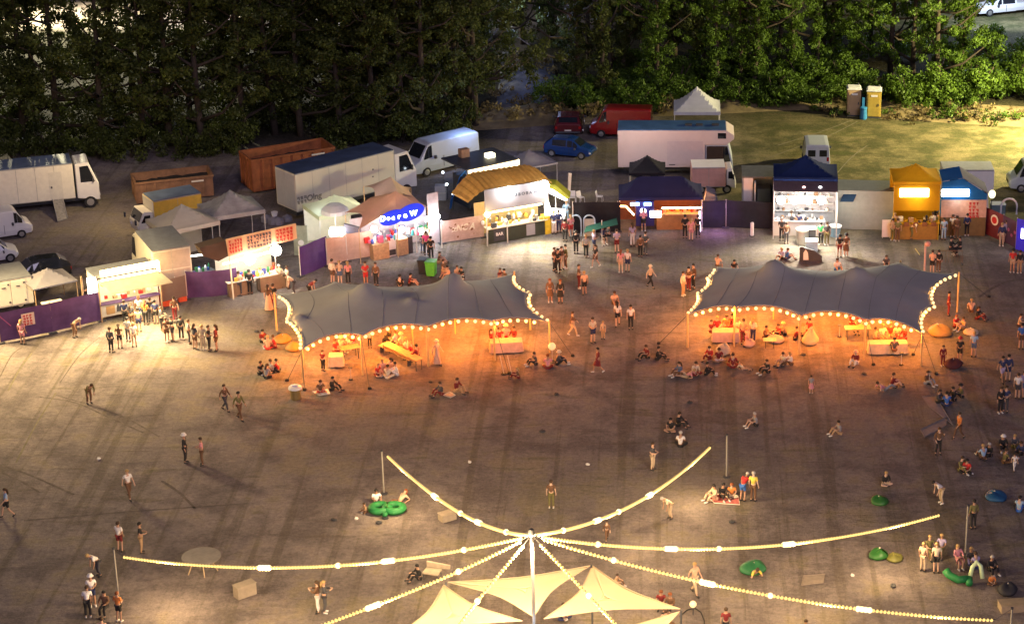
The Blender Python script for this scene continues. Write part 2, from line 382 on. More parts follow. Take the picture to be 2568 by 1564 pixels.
def make_var(kind, rnd):
    rd = random.Random(rnd * 13 + 5); H = rd.uniform(14, 18)
    if kind == 'broad':
        tm, ends, pts = trunk_mesh(H, .30, rnd, 15, .16); cs = []
        for e in ends:
            for _ in range(9): cs.append(e + Vector((rd.gauss(0, 1.0), rd.gauss(0, 1.0), rd.gauss(0, .8))))
        for i in range(4, 9):
            for _ in range(7): cs.append(pts[i] + Vector((rd.gauss(0, 1.5), rd.gauss(0, 1.5), rd.gauss(0, 1))))
        for _ in range(16): cs.append(Vector((rd.gauss(0, 1.5), rd.gauss(0, 1.5), rd.uniform(1.6, 4.5))))
        cs = [c for c in cs if mnoise.noise(c * .33 + Vector((rnd * 7, 0, 0))) > -.12]; cm = leaves([tuple(c) for c in cs], 84, .66, .135, rnd)
    elif kind == 'ivy':
        tm, ends, pts = trunk_mesh(H, .24, rnd, 8, .45, .7); cs = []
        for i in range(64):
            t = i / 63 * 8; p = pts[int(min(7, t))].lerp(pts[int(min(7, t)) + 1], t - int(min(7, t))); rr = .35 + .5 * abs(mnoise.noise(Vector((rnd * 3.1, t * 1.3, 0)))) + (.5 if t > 4.5 else 0)
            for _ in range(2): cs.append(p + Vector((rd.gauss(0, rr * .8), rd.gauss(0, rr * .8), rd.gauss(0, .2))))
        for e in ends:
            for _ in range(5): cs.append(e + Vector((rd.gauss(0, .7), rd.gauss(0, .7), rd.gauss(0, .6))))
        cm = leaves([tuple(c) for c in cs], 62, .44, .11, rnd)
    elif kind == 'bush':
        tm = MB(); H = rd.uniform(1.6, 2.8)
        for k in range(6):
            a = rd.random() * 6.28; tm.tube([(0, 0, 0), (math.cos(a) * .5, math.sin(a) * .5, H * .5), (math.cos(a) * .9, math.sin(a) * .9, H * .8)], .05, 4, r2=.02)
        tm = tm.mesh('stem', True); cs = []
        for _ in range(34):
            a = rd.random() * 6.28; q = rd.random() ** .6 * 1.5; cs.append((math.cos(a) * q, math.sin(a) * q, max(.25, rd.uniform(.15, 1) * H * (1 - .35 * q / 1.5))))
        cm = leaves(cs, 80, .48, .088, rnd)
    else:  # tuft of dry weeds
        tm = MB(); cs = []
        for k in range(7):
            a = rd.random() * 6.28; tm.tube([(0, 0, 0), (math.cos(a) * .3, math.sin(a) * .3, .5)], .02, 4, r2=.008); 
        for _ in range(9): cs.append((rd.gauss(0, .35), rd.gauss(0, .35), rd.uniform(.08, .5)))
        tm = tm.mesh('stem', True); cm = leaves(cs, 26, .25, .07, rnd)
    tm.materials.append(m_bark); return tm, cm
VAR = {}
for k, n in (('broad', 5), ('ivy', 4), ('bush', 3), ('weed', 2)): VAR[k] = [make_var(k, i + 1) for i in range(n)]
def plant(kind, u, v, s, leaf, label, cat, group, rnd):
    tm, cm = VAR[kind][rnd % len(VAR[kind])]
    nm = {'broad': 'tree', 'ivy': 'tree', 'bush': 'bush', 'weed': 'weed_clump'}[kind]
    t = thing(nm, label, cat, G(u, v), rnd * 1.7, group); t.scale = (s, s, s * random.uniform(.92, 1.1))
    a = bpy.data.objects.new('trunk' if nm == 'tree' else 'stem', tm); COL.objects.link(a); a.parent = t
    c = bpy.data.objects.new('crown' if nm == 'tree' else 'foliage', cm); COL.objects.link(c); c.parent = t
    if not cm.materials: cm.materials.append(None)
    c.material_slots[0].link = 'OBJECT'; c.material_slots[0].material = leaf
    return t
k = 0
# left wood: front row behind the lorries and skips, then deeper rows
for (u, v) in [(-60, 385), (60, 372), (165, 384), (265, 378), (360, 380), (440, 366), (520, 374), (610, 352), (680, 346), (760, 340), (850, 345), (925, 338), (1000, 345), (1062, 342), (1140, 312), (1185, 322)]:
    k += 1; plant('broad', u, v - 8 * (k % 2), random.uniform(.9, 1.08), m_leafD, 'tall dark leafy tree in the front row behind the trucks', 'tree', 'dark leafy trees behind the left trucks', k)
for (u, v) in [(-40, 318), (110, 322), (300, 322), (480, 318), (620, 300), (760, 292), (850, 290), (940, 282), (1010, 288), (1080, 270), (1160, 262)]:
    k += 1; plant('broad', u, v, random.uniform(.9, 1.15), m_leafD, 'tall dark tree in the second row of the left wood', 'tree', 'second row of dark trees on the left', k)
for (u, v) in [(330, 240), (600, 240), (690, 215), (770, 232), (880, 225), (960, 190), (1020, 215), (1090, 180), (1150, 190), (1230, 150), (1300, 110), (1380, 120)]:
    k += 1; plant('broad', u, v, random.uniform(.9, 1.1), m_leafD, 'dark tree deep in the left wood with light showing through', 'tree', 'deep trees of the left wood', k)
# right wood: ivy-clad trunks and rounded crowns over bushes
for (u, v) in [(1452, 250), (1500, 262), (1612, 255), (1650, 262), (1795, 240), (1845, 232), (1885, 250), (1912, 235), (1985, 215), (2040, 205), (2408, 215), (2100, 185), (1740, 215), (1560, 215)]:
    k += 1; plant('ivy', u, v, random.uniform(.9, 1.1), m_leafG if u > 1580 else m_leafD, 'slender tree trunk clad in hanging ivy at the field edge', 'tree', 'ivy clad trunks at the field edge', k)
for (u, v) in [(1430, 215), (1530, 200), (1680, 190), (1760, 175), (1870, 180), (1960, 165), (2060, 150), (2240, 190), (2300, 205), (2350, 225), (2180, 130), (1620, 150), (1480, 150)]:
    k += 1; plant('broad', u, v, random.uniform(.8, 1.0), m_leafG if u > 1700 else m_leafD, 'broad green tree behind the bushes of the field edge', 'tree', 'broad trees behind the field edge', k)
for (u, v) in [(1405, 268), (1480, 280), (1545, 272), (1600, 278), (1655, 262), (1700, 258), (1765, 262), (1810, 255), (1850, 262), (1895, 255), (1940, 258), (1985, 262), (2030, 262), (2080, 258), (2120, 240), (2235, 255), (2275, 262), (2320, 262), (2365, 262), (2410, 262), (2450, 255), (2490, 240), (2545, 225), (2580, 250), (2330, 232), (2430, 205), (2500, 190), (2160, 222), (2015, 232), (2560, 170), (1990, 190), (2080, 185), (2140, 170), (1790, 215), (1860, 210), (1600, 230), (1500, 235), (1700, 225), (2250, 150), (2400, 150), (2480, 120), (2330, 120), (1440, 240), (1560, 195)]:
    k += 1; plant('bush', u, v, random.uniform(.95, 1.6), m_leafG, 'rounded green bush along the back of the field', 'bush', 'bushes along the back of the field', k)
for (u, v) in [(30, 398), (130, 392), (250, 398), (330, 396), (470, 388), (555, 386), (585, 380), (860, 360), (940, 352), (1010, 358), (1095, 345), (1150, 335), (60, 350), (180, 350), (290, 345), (400, 350), (520, 340), (640, 325), (720, 322), (800, 318), (900, 318), (980, 315), (1080, 310), (0, 300), (220, 290), (380, 285), (560, 275), (700, 265), (850, 255), (1000, 245), (1120, 230)]:
    k += 1; plant('bush', u, v, random.uniform(.9, 1.4), m_leafD, 'low dark bush at the foot of the left wood', 'bush', 'bushes at the foot of the left wood', k)
for (u, v) in [(1120, 300), (1160, 310), (1200, 300), (1240, 292), (1290, 300), (1340, 285), (1400, 292), (1430, 300), (1475, 292), (1640, 282), (1690, 280), (1262, 245), (1300, 225), (1345, 240), (1385, 220), (1290, 190), (1340, 175), (1270, 165), (1370, 190), (1320, 150), (1310, 262), (1375, 262)]:
    k += 1; plant('weed', u, v, random.uniform(1.4, 2.2), m_dry, 'dry brown weed clump on the bank by the path', 'weeds', 'dry weeds by the path', k)
for (u, v) in [(2225, 288), (2248, 296), (2262, 282), (2320, 292), (2385, 294), (2392, 286), (2465, 298), (2470, 288), (2545, 300), (2548, 288), (2102, 290), (2085, 284), (2410, 302), (2290, 300), (2350, 300), (2440, 303), (2500, 305)]:
    k += 1; plant('weed', u, v, random.uniform(.9, 1.7), m_dry if k % 2 else m_leafG, 'small dark weed clump on the dry field edge', 'weeds', 'weed clumps on the dry field edge', k)
# ================================================================== vehicles
CARK = {
 'hatch': [(0, .27, .60, .64, .88, .78), (.03, .18, .62, .72, .97, .78), (.17, .15, .60, .96, 1, .74), (.5, .15, .58, 1, 1, .76), (.62, .15, .58, .94, 1, .74), (.79, .15, .60, .63, 1, .86), (.95, .18, .50, .53, .95, .8), (1, .27, .42, .44, .84, .7)],
 'van': [(0, .18, .52, .97, .96, .86), (.015, .13, .52, 1, 1, .88), (.4, .13, .52, 1, 1, .88), (.72, .13, .52, 1, 1, .88), (.77, .13, .52, .96, 1, .86), (.89, .13, .52, .55, 1, .88), (.97, .14, .44, .47, .95, .82), (1, .2, .36, .38, .86, .76)],
 'pickup': [(0, .25, .55, .57, .95, .92), (.02, .2, .56, .58, 1, .95), (.38, .2, .56, .58, 1, .95), (.40, .18, .56, .96, 1, .76), (.62, .18, .56, 1, 1, .78), (.76, .18, .58, .61, 1, .88), (.97, .2, .50, .52, .96, .84), (1, .27, .42, .44, .88, .76)],
}
def vehicle(kind, name, label, cat, cx, cy, yaw, Ln, Wd, H, paint, glass_back=True, group=None, lit=False):
    t = thing(name, label, cat, (cx, cy, 0), yaw, group); st = CARK[kind]; rings = []
    for (fx, zb, zt, zr, wb, wr) in st:
        x = (fx - .5) * Ln; a, r_ = wb * Wd / 2, wr * Wd / 2; b_, m_, t_ = zb * H, (zb + zt) * H / 2, zt * H; q = zr * H
        rings.append([(x, -a * .94, b_), (x, -a, m_), (x, -a * .97, t_), (x, -r_, q - .02), (x, -r_ * .7, q + .02), (x, r_ * .7, q + .02), (x, r_, q - .02), (x, a * .97, t_), (x, a, m_), (x, a * .94, b_)])
    mb = MB(); k0 = 0; n = 10
    for rg in rings: mb.v += rg
    for i in range(len(rings) - 1):
        for j in range(n):
            q = (j + 1) % n; mb.face((i * n + j, i * n + q, (i + 1) * n + q, (i + 1) * n + j))
    mb.face(list(range(n))[::-1]); mb.face([(len(rings) - 1) * n + j for j in range(n)])
    o = mb.build('body', paint, t, smooth=False)
    md = o.modifiers.new('bev', 'BEVEL'); md.width = .04; md.segments = 2; md.limit_method = 'ANGLE'; md.angle_limit = R(25)
    def P(i, j): return Vector(rings[i][j])
    def win(i0, i1, sgn, u0=.06, u1=.94, nm='window'):
        ja, jb = (2, 3) if sgn < 0 else (7, 6); A, B, C_, D = P(i0, ja), P(i1, ja), P(i1, jb), P(i0, jb)
        def bl(u, v): return A.lerp(B, u).lerp(D.lerp(C_, u), v)
        q = [bl(u0, .1), bl(u1, .1), bl(u1, .88), bl(u0, .88)]; MB().prism([p + Vector((0, sgn * .006, 0)) for p in q], (0, sgn * .012, 0)).build(nm, m_glass, t)
    def scr(i0, i1, nm):
        A, B, C_, D = P(i0, 3), P(i0, 6), P(i1, 6), P(i1, 3)
        def bl(u, v): return A.lerp(B, u).lerp(D.lerp(C_, u), v)
        nn = (B - A).cross(D - A).normalized(); nn = nn if nn.z > 0 else -nn
        MB().prism([bl(.08, .08) + nn * .03, bl(.92, .08) + nn * .03, bl(.92, .92) + nn * .03, bl(.08, .92) + nn * .03], nn * .012).build(nm, m_glass, t)
    if kind == 'hatch':
        for s_ in (-1, 1): win(2, 3, s_); win(3, 4, s_, .06, .9); win(4, 5, s_, .02, .55)
        scr(4, 5, 'windscreen'); scr(1, 2, 'rear_window')
    elif kind == 'van':
        for s_ in (-1, 1): win(3, 4, s_, .0, .95); win(4, 5, s_, .0, .6)
        scr(4, 5, 'windscreen')
        if glass_back:
            for s_ in (-1, 1): MB().box(-Ln / 2 - .012, s_ * Wd * .22 - .28, H * .58, -Ln / 2 + .01, s_ * Wd * .22 + .28, H * .82).build('rear_window', m_glass, t)
    else:
        for s_ in (-1, 1): win(3, 4, s_); win(4, 5, s_, .02, .5)
        scr(4, 5, 'windscreen')
    rw = .15 * H if kind == 'van' else .215 * H; rw = max(.3, min(.38, rw))
    for fx in (.18, .81):
        for s_ in (-1, 1): wheel(t, (fx - .5) * Ln, s_ * (Wd / 2 - .1), rw, s_)
    hm = e_white if lit else mat('headlamp_glass', (.7, .72, .75), .1, var=0)
    for s_ in (-1, 1):
        MB().box(Ln / 2 - .16, s_ * Wd * .36 - .17, H * .33, Ln / 2 - .02, s_ * Wd * .36 + .17, H * .41).build('headlight', hm, t, bevel=.02)
        MB().box(-Ln / 2 - .01, s_ * Wd * .40 - .09, H * .40, -Ln / 2 + .1, s_ * Wd * .40 + .09, H * .56).build('tail_light', mat('tail_lamp', (.35, .01, .01), .2, var=0), t, bevel=.02)
    MB().box(-Ln / 2 - .03, -Wd * .42, H * .17, -Ln / 2 + .06, Wd * .42, H * .27).build('bumper', m_dgrey, t, bevel=.02)
    MB().box(-Ln / 2 - .045, -.26, H * .3, -Ln / 2 - .032, .26, H * .3 + .11).build('number_plate', m_cream, t)
    MB().box(Ln / 2 - .03, -Wd * .22, H * .26, Ln / 2 + .02, Wd * .22, H * .34).build('grille', m_black, t)
    for s_ in (-1, 1): MB().box(Ln * .05, s_ * (Wd / 2 + .004) - .006, H * .22, Ln * .056, s_ * (Wd / 2 + .004) + .006, H * .55).build('door_seam', m_black, t)
    for s_ in (-1, 1): MB().box(Ln * .17, s_ * (Wd / 2 + .12) - .1, H * .52, Ln * .2, s_ * (Wd / 2 + .12) + .08, H * .62).build('wing_mirror', m_dgrey, t, bevel=.02)
    return t
def wheel(t, x, y, r, s_=-1, w=.22):
    o = MB().lathe([(r * .6, -w / 2), (r * .93, -w / 2), (r, -w / 2 + .04), (r, w / 2 - .04), (r * .93, w / 2), (r * .6, w / 2)], (x, y, r), 16, axis='y').build('wheel', m_black, t)
    MB().lathe([(r * .12, -.02), (r * .58, -.02), (r * .6, .015), (r * .3, .03), (r * .1, .03)], (x, y + s_ * w / 2, r), 10, axis='y').build('rim', m_steel, o)
def park(F, facing, Ln, Wd):
    if facing in 'RL':
        p = F.O + F.X * (F.W / 2) + F.Y * (Wd / 2); return p.x, p.y, F.yaw + (0 if facing == 'R' else math.pi)
    p = F.O + F.X * (F.W / 2) + F.Y * (Ln / 2); return p.x, p.y, F.yaw + (R(90) if facing == 'A' else -R(90))
def car(kind, name, label, cat, f, facing, Wd, H, paint, Ln=None, **kw):
    F = Frame(*f); Ln = Ln or F.W; x, y, a = park(F, facing, Ln, Wd); return vehicle(kind, name, label, cat, x, y, a, Ln, Wd, H, paint, **kw)
p_white = mat('white_car_paint', (.66, .65, .63), .3, var=.05, scale=.8, coat=.4)
p_black = mat('black_car_paint', (.02, .022, .025), .18, var=.1, scale=.8, coat=.8)
p_blue = mat('blue_car_paint', (.008, .040, .16), .22, var=.15, scale=.8, coat=.8)
p_red = mat('red_van_paint', (.26, .008, .010), .3, var=.15, scale=.8, coat=.5)
p_maroon = mat('maroon_car_paint', (.09, .01, .015), .25, var=.15, coat=.6)
p_silver = mat('silver_van_paint', (.42, .46, .50), .3, var=.08, scale=.8, coat=.5)
p_orange = mat('rusty_orange_steel', (.27, .085, .028), .75, var=.35, scale=1.6, bump=.25)
p_brown = mat('rusty_brown_steel', (.22, .115, .06), .8, var=.35, scale=1.6, bump=.25)
car('van', 'parked_van', 'white van with dark side window at the left edge beside the white truck', 'van', (-75, 617, 86, 592), 'R', 1.9, 2.0, p_white)
car('hatch', 'parked_car', 'small white car at the left edge in front of the white van', 'car', (-70, 672, 50, 655), 'R', 1.75, 1.5, p_white)
c0 = G(98, 700); vehicle('hatch', 'parked_car', 'glossy black car behind the small grey gazebo', 'car', c0.x, c0.y, R(-152), 4.0, 1.8, 1.5, p_black)
car('van', 'parked_van', 'grey white van with a dark roof parked left of the lit food trailer', 'van', (1040, 452, 1205, 410), 'L', 2.0, 2.5, p_silver)
car('hatch', 'parked_car', 'shiny blue hatchback parked behind the food stalls', 'car', (1362, 392, 1480, 404), 'R', 1.7, 1.5, p_blue)
car('van', 'parked_van', 'bright red van parked behind the white camper truck', 'van', (1478, 346, 1632, 349), 'L', 2.0, 2.3, p_red)
car('hatch', 'parked_car', 'dark maroon car beside the red van with its rear to the field', 'car', (1383, 342, 1466, 342), 'A', 2.3, 1.45, p_maroon, Ln=3.9)
car('pickup', 'parked_pickup', 'white pickup parked on the dark road behind the trees at top right', 'pickup', (2452, 46, 2610, 30), 'L', 1.9, 1.8, p_white)
car('van', 'parked_van', 'pale grey van behind the dark blue canopy of the bright stall', 'van', (2016, 432, 2082, 432), 'A', 1.95, 2.1, p_silver, Ln=3.6)
car('van', 'parked_van', 'white van cut by the right edge beside the caravan', 'van', (2530, 484, 2690, 484), 'L', 2.0, 2.2, p_silver)
# ---- box trucks
def boxbody(t, x0, x1, y0, y1, z0, z1, m, roofm, nm='cargo_box'):
    o = MB().box(x0, y0, z0, x1, y1, z1).build(nm, m, t, bevel=.03)
    sm = MB(); nn_ = max(2, int((x1 - x0) / 1.25))
    for i in range(1, nn_): xx = x0 + (x1 - x0) * i / nn_; sm.box(xx - .012, y0 - .006, z0 + .06, xx + .012, y0 - .001, z1 - .06)
    sm.box(x0 + .04, y0 - .012, z0 + .0, x1 - .04, y0 - .002, z0 + .05); sm.box(x0 + .04, y0 - .012, z1 - .05, x1 - .04, y0 - .002, z1 - .0)
    sm.build('trim', mat('body_trim', (.33, .32, .30), .5, metal=.3), t)
    MB().box(x0 + .02, y0 + .02, z1 + .004, x1 - .02, y1 - .02, z1 + .05).build('roof', roofm, t); return o
def cab(t, x0, x1, y0, y1, z0, z1, m, d=1, glass=True):
    """truck cab; d=+1 nose towards +x"""
    a, b = (x0, x1) if d > 0 else (x1, x0); L_ = b - a
    prof = [(a, z0 + .25), (a, z1 - .05), (a + L_ * .62, z1), (b - L_ * .06, z0 + (z1 - z0) * .52), (b, z0 + (z1 - z0) * .45), (b, z0)]
    MB().prism([(x, y0, z) for x, z in prof], (0, y1 - y0, 0)).build('cab', m, t, bevel=.05)
    zz = z0 + (z1 - z0) * .5; wp = [(a + L_ * .2, zz), (a + L_ * .2, z1 - .25), (a + L_ * .58, z1 - .22), (b - L_ * .16, zz)]
    for y, s_ in ((y0, -1), (y1, 1)): MB().prism([(x, y + s_ * .004, z) for x, z in wp], (0, s_ * .014, 0)).build('window', m_glass, t)
    p, q = Vector((a + L_ * .62, 0, z1)), Vector((b - L_ * .06, 0, z0 + (z1 - z0) * .52)); nn = Vector((-(q - p).z, 0, (q - p).x)).normalized(); nn = nn if nn.z > 0 else -nn
    c = [p.lerp(q, .1), p.lerp(q, .95)]
    MB().prism([c[0] + Vector((0, y0 + .12, 0)) + nn * .01, c[0] + Vector((0, y1 - .12, 0)) + nn * .01, c[1] + Vector((0, y1 - .12, 0)) + nn * .01, c[1] + Vector((0, y0 + .12, 0)) + nn * .01], nn * .015).build('windscreen', m_glass, t)
    for y in (y0 + .3, y1 - .3): MB().box(min(b, b + d * .03), y - .16, z0 + .3, max(b, b + d * .03), y + .16, z0 + .48).build('headlight', mat('headlamp_glass', (.7, .72, .75), .1, var=0), t)
    for y in (y0 - .12, y1 + .12): MB().box(b - d * L_ * .25 - .05, y - .08, zz, b - d * L_ * .25 + .05, y + .08, zz + .35).build('wing_mirror', m_dgrey, t)
F = Frame(-190, 566, 256, 519)
t = F.thing('box_truck', 'long white box truck with a side door at the far left behind the vans', 'truck')
xb = F.px(190, 497)[0]; zt = F.px(184, 410)[1]; zb = F.px(189, 497)[1]
boxbody(t, 0, xb, 0, 2.45, zb, zt, m_cream, m_bluegrey)
x0, zd0 = F.px(127, 497); x1, zd1 = F.px(153, 430)
dr = MB().box(x0, -.012, zb + .05, x1, 0.0, zd1).build('side_door', mat('truck_door', (.58, .55, .47), .5, var=.08), t)
MB().box(x0 + .1, -.04, zb + .9, x0 + .2, -.013, zb + 1.05).build('handle', m_dgrey, dr)
cab(t, xb + .15, F.W - .05, .05, 2.35, .55, zt - .05, p_white)
MB().box(0.3, .5, .5, F.W - .6, 2.0, zb - .003).build('chassis', m_dgrey, t)
for x in (xb + 1.0, xb - 1.2, 2.0, 3.3):
    for y, s_ in ((.18, -1), (2.2, 1)): wheel(t, x, y, .45, s_, .28)
st = F.thing('access_steps', 'grey metal steps leaning against the white truck side door', 'steps')
a0 = F.px(133, 507); a1 = F.px(158, 503)
g0, g1 = G(145, 557) - F.O, G(170, 550) - F.O
q0 = Vector((g0.dot(F.X), g0.dot(F.Y), .02)); q1 = Vector((g1.dot(F.X), g1.dot(F.Y), .02)); w0 = Vector((a0[0], -.06, zb)); w1 = Vector((a1[0], -.06, zb))
MB().prism([q0, q1, w1, w0], (0, 0, .06)).build('ramp_plate', mat('ramp_metal', (.30, .29, .27), .5, .4, var=.3, scale=6), st)
for a_, b_ in ((q0, w0), (q1, w1)): MB().tube([a_ + Vector((0, 0, .09)), b_ + Vector((0, 0, .09))], .035).build('rail', m_steel, st)
# big trailer truck with dark blue roof
F = Frame(748, 566, 1045, 487)
t = F.thing('box_truck', 'large cream lorry with a dark blue roof and dark lettering low on its side', 'truck')
xe = F.px(992, 470)[0]; z1 = F.px(733, 440)[1]; z0 = F.px(747, 532)[1]
boxbody(t, 0, xe, 0, 2.55, z0, z1, mat('lorry_side', (.56, .53, .43), .5, var=.06, scale=.7), mat('lorry_roof', (.05, .075, .14), .5, var=.35, scale=.7))
MB().box(-.015, .15, z0 + .1, 0.0, 1.25, z1 - .12).build('rear_door', mat('lorry_end', (.40, .40, .40), .5, var=.06), t); MB().box(-.015, 1.29, z0 + .1, 0.0, 2.4, z1 - .12).build('rear_door', mat('lorry_end', (.4, .4, .4), .5), t)
cab(t, xe + .12, xe + 2.0, .1, 2.45, .55, z1 - .35, p_white)
MB().box(.3, .6, .5, xe + 1.2, 2.0, z0 - .003).build('chassis', m_dgrey, t)
for x in (xe + 1.0, 1.6, 2.8, 4.0):
    for y, s_ in ((.2, -1), (2.3, 1)): wheel(t, x, y, .46, s_, .28)
lx, lz = F.px(756, 503); mk = mat('lorry_print', (.19, .18, .15), .7)
mb = MB(); glyphs(mb, lx - .35, lz + .28, 3, 2, .28, .3, -.001, rnd=random.Random(4)); mb.build('logo_print', mk, t)
text('Olng', .62, mk, t, F.px(788, 494)[0], -.006, F.px(788, 494)[1])
for (u, v) in ((935, 425), (935, 443)): MB().lathe([(.06, -.02), (.06, .0)], (F.px(u, v)[0], 0, F.px(u, v)[1]), 8, axis='y').build('vent', m_dgrey, t)
# yellow sided truck
F = Frame(350, 604, 512, 573)
t = F.thing('box_truck', 'small truck with a yellow side and blue grey roof parked behind the white canopies', 'truck')
xa = F.px(392, 590)[0]; zt = F.px(508, 533)[1]
boxbody(t, xa, F.W, 0, 2.1, .75, max(2.6, zt), mat('yellow_box_side', (.62, .40, .05), .5, var=.12), m_bluegrey)
MB().box(xa - .03, .03, .8, xa - .002, 2.07, max(2.6, zt) - .02).build('front_panel', m_cream, t)
cab(t, .1, xa - .06, .1, 2.0, .45, 1.9, m_cream, -1)
for x in (1.0, F.W - 1.0):
    for y, s_ in ((.2, -1), (1.9, 1)): wheel(t, x, y, .38, s_)
# box van seen from behind
F = Frame(392, 760, 488, 744)
t = F.thing('box_van', 'beige box van seen from behind right of the bright yellow lit booth', 'van')
zt = F.px(390, 630)[1]
mb = boxbody(t, 0, F.W, 0, 4.3, .75, zt, m_cream, m_roofgrey)
dm = mat('van_rear_door', (.47, .40, .33), .5, var=.1)
for i in range(2):
    for j in range(2):
        x_ = F.W * (.04 + .47 * i); z_ = .85 + (zt - .9) * .5 * j
        MB().box(x_, -.015, z_, x_ + F.W * .45, 0, z_ + (zt - .9) * .47).build('rear_door', dm, t)
MB().prism([(.05, 4.35, .6), (.05, 4.35, zt - .3), (.05, 5.3, zt - .45), (.05, 5.9, 1.6), (.05, 6.1, 1.4), (.05, 6.1, .6)], (F.W - .1, 0, 0)).build('cab', m_cream, t, bevel=.08)
for x in (.03, F.W - .03): MB().prism([(x, 4.7, 1.6), (x, 4.7, zt - .55), (x, 5.2, zt - .6), (x, 5.65, 1.6)], (-.02 if x < 1 else .02, 0, 0)).build('window', m_glass, t)
MB().box(-.05, .3, 1.2, .05, .4, 1.3).build('lamp', m_red, t)
for y in (.9, 4.9):
    for x, s_ in ((.15, -1), (F.W - .15, 1)):
        o = MB().lathe([(.22, -.12), (.38, -.12), (.4, -.07), (.4, .07), (.38, .12), (.22, .12)], (x, y, .4), 14, axis='x').build('wheel', m_black, t)
        MB().lathe([(.05, -.01), (.22, -.01), (.22, .01), (.05, .01)], (x + s_ * .125, y, .4), 10, axis='x').build('rim', m_steel, o)
# refrigerated box bottom left
F = Frame(-75, 800, 88, 771)
t = F.thing('cold_box_trailer', 'cream box trailer with double doors behind the purple fence at the far left', 'trailer')
zt = F.px(80, 692)[1]
boxbody(t, 0, F.W, 0, 3.0, .35, zt, mat('cold_box', (.68, .64, .50), .45, var=.06), m_roofgrey)
for a_, b_ in ((.45, .66), (.67, .90)):
    d_ = MB().box(F.W * a_, -.03, .45, F.W * b_, -.002, zt - .12).build('door', mat('cold_door', (.70, .66, .52), .4, var=.04), t, bevel=.01)
    MB().box(F.W * a_ + .3, -.06, zt - .5, F.W * a_ + .55, -.032, zt - .45).build('handle', m_dgrey, d_)
    for z_ in (.6, zt - .35): MB().box(F.W * b_ - .18, -.055, z_, F.W * b_ - .06, -.032, z_ + .1).build('hinge', m_dgrey, d_)
for x in (.8, F.W - .8): wheel(t, x, .35, .32)
# camper truck
F = Frame(1550, 446, 1845, 446)
t = F.thing('camper_truck', 'huge white camper truck with a blue roof and a window in its overcab', 'camper')
xr = F.px(1822, 400)[0]; xbk = F.px(1738, 400)[0]; zt = F.px(1600, 328)[1]; zb = F.px(1600, 420)[1]; xw = F.px(1768, 400)[0]; za = F.px(1800, 364)[1]
cm = mat('camper_side', (.56, .47, .45), .5, var=.07, scale=.6)
MB().prism([(0, 0, zb), (xw, 0, zb), (xw, 0, za), (xr, 0, za), (xr + .55, 0, za + .45), (xr + .55, 0, za + .75), (xr, 0, zt), (0, 0, zt)], (0, 2.5, 0)).build('body', cm, t, bevel=.03)
rf = MB().box(0, .03, zt + .004, xr - .05, 2.47, zt + .07).build('roof', mat('camper_roof', (.05, .12, .25), .4, var=.3, scale=.8), t)
for x in (5.0, 5.8, 7.0): MB().box(x, 1.0, zt + .074, x + .5, 1.4, zt + .16).build('roof_hatch', m_dgrey, rf)
wx, wz = F.px(1800, 348); wx2, wz2 = F.px(1821, 334)
MB().box(wx, -.02, wz, wx2, 0, wz2).build('window', m_glass, t, bevel=.005)
dx, dz = F.px(1673, 416); dx2, dz2 = F.px(1763, 354)
d_ = MB().box(dx, -.014, zb + .06, dx2, 0, dz2).build('side_door', mat('camper_door', (.50, .42, .42), .5, var=.05), t)
MB().box(dx + .15, -.05, zb + .2, dx + .6, -.015, zb + .26).build('handle', m_dgrey, d_)
cx0 = xw + .02; cz0 = .6
MB().prism([(cx0, .1, cz0), (cx0, .1, za - .02), (xr + .15, .1, za - .02), (xr + .45, .1, za - 1.3), (xr + .5, .1, cz0)], (0, 2.3, 0)).build('cab', mat('camper_cab', (.35, .40, .47), .4, var=.1), t, bevel=.04)
MB().prism([(cx0 + .1, .092, za - 1.35), (cx0 + .1, .092, za - .12), (xr + .05, .092, za - .12), (xr + .3, .092, za - 1.35)], (0, -.012, 0)).build('window', m_glass, t)
MB().box(.4, .5, .45, xr, 2.0, zb - .003).build('chassis', m_dgrey, t)
for x in (1.5, 2.7, xr - .6):
    for y, s_ in ((.2, -1), (2.3, 1)): wheel(t, x, y, .48, s_, .3)
# small white truck with salmon box
F = Frame(1735, 488, 1845, 486)
t = F.thing('small_truck', 'small salmon pink box truck in front of the camper truck', 'truck')
xb = F.px(1820, 460)[0]; zt = F.px(1780, 421)[1]
boxbody(t, 0, xb, 0, 1.9, .55, zt, mat('salmon_box', (.56, .30, .25), .5, var=.1), m_white)
cab(t, xb + .06, F.W, .1, 1.8, .35, zt - .1, m_white)
for x in (.7, xb + .1):
    for y, s_ in ((.15, -1), (1.75, 1)): wheel(t, x, y, .33, s_)
# grey site container open at the front
F = Frame(1862, 545, 1941, 545)
t = F.thing('site_container', 'pale grey site container with an open front behind the black screen fence', 'container')
zt = F.px(1900, 446)[1]; cg = mat('container_grey', (.42, .42, .42), .5, var=.1)
mb = MB(); mb.box(0, 0, 0, .08, 2.5, zt); mb.box(F.W - .08, 0, 0, F.W, 2.5, zt); mb.box(.08, 2.42, 0, F.W - .08, 2.5, zt); mb.box(.08, 0, .0, F.W - .08, 2.42, .1); mb.build('walls', cg, t)
MB().box(-.04, -.04, zt + .003, F.W + .04, 2.54, zt + .1).build('roof', mat('container_roof', (.12, .125, .125), .7, var=.2), t)
MB().box(.08, .0, .1, F.W * .32, .05, zt - .01).build('door', m_white, t); MB().box(F.W * .36, -.5, .1, F.W * .40, .04, zt - .2).build('door', m_white, t)
MB().box(F.W * .48, 1.2, .1, F.W * .9, 2.3, 1.7).build('cupboard', m_grey, t)
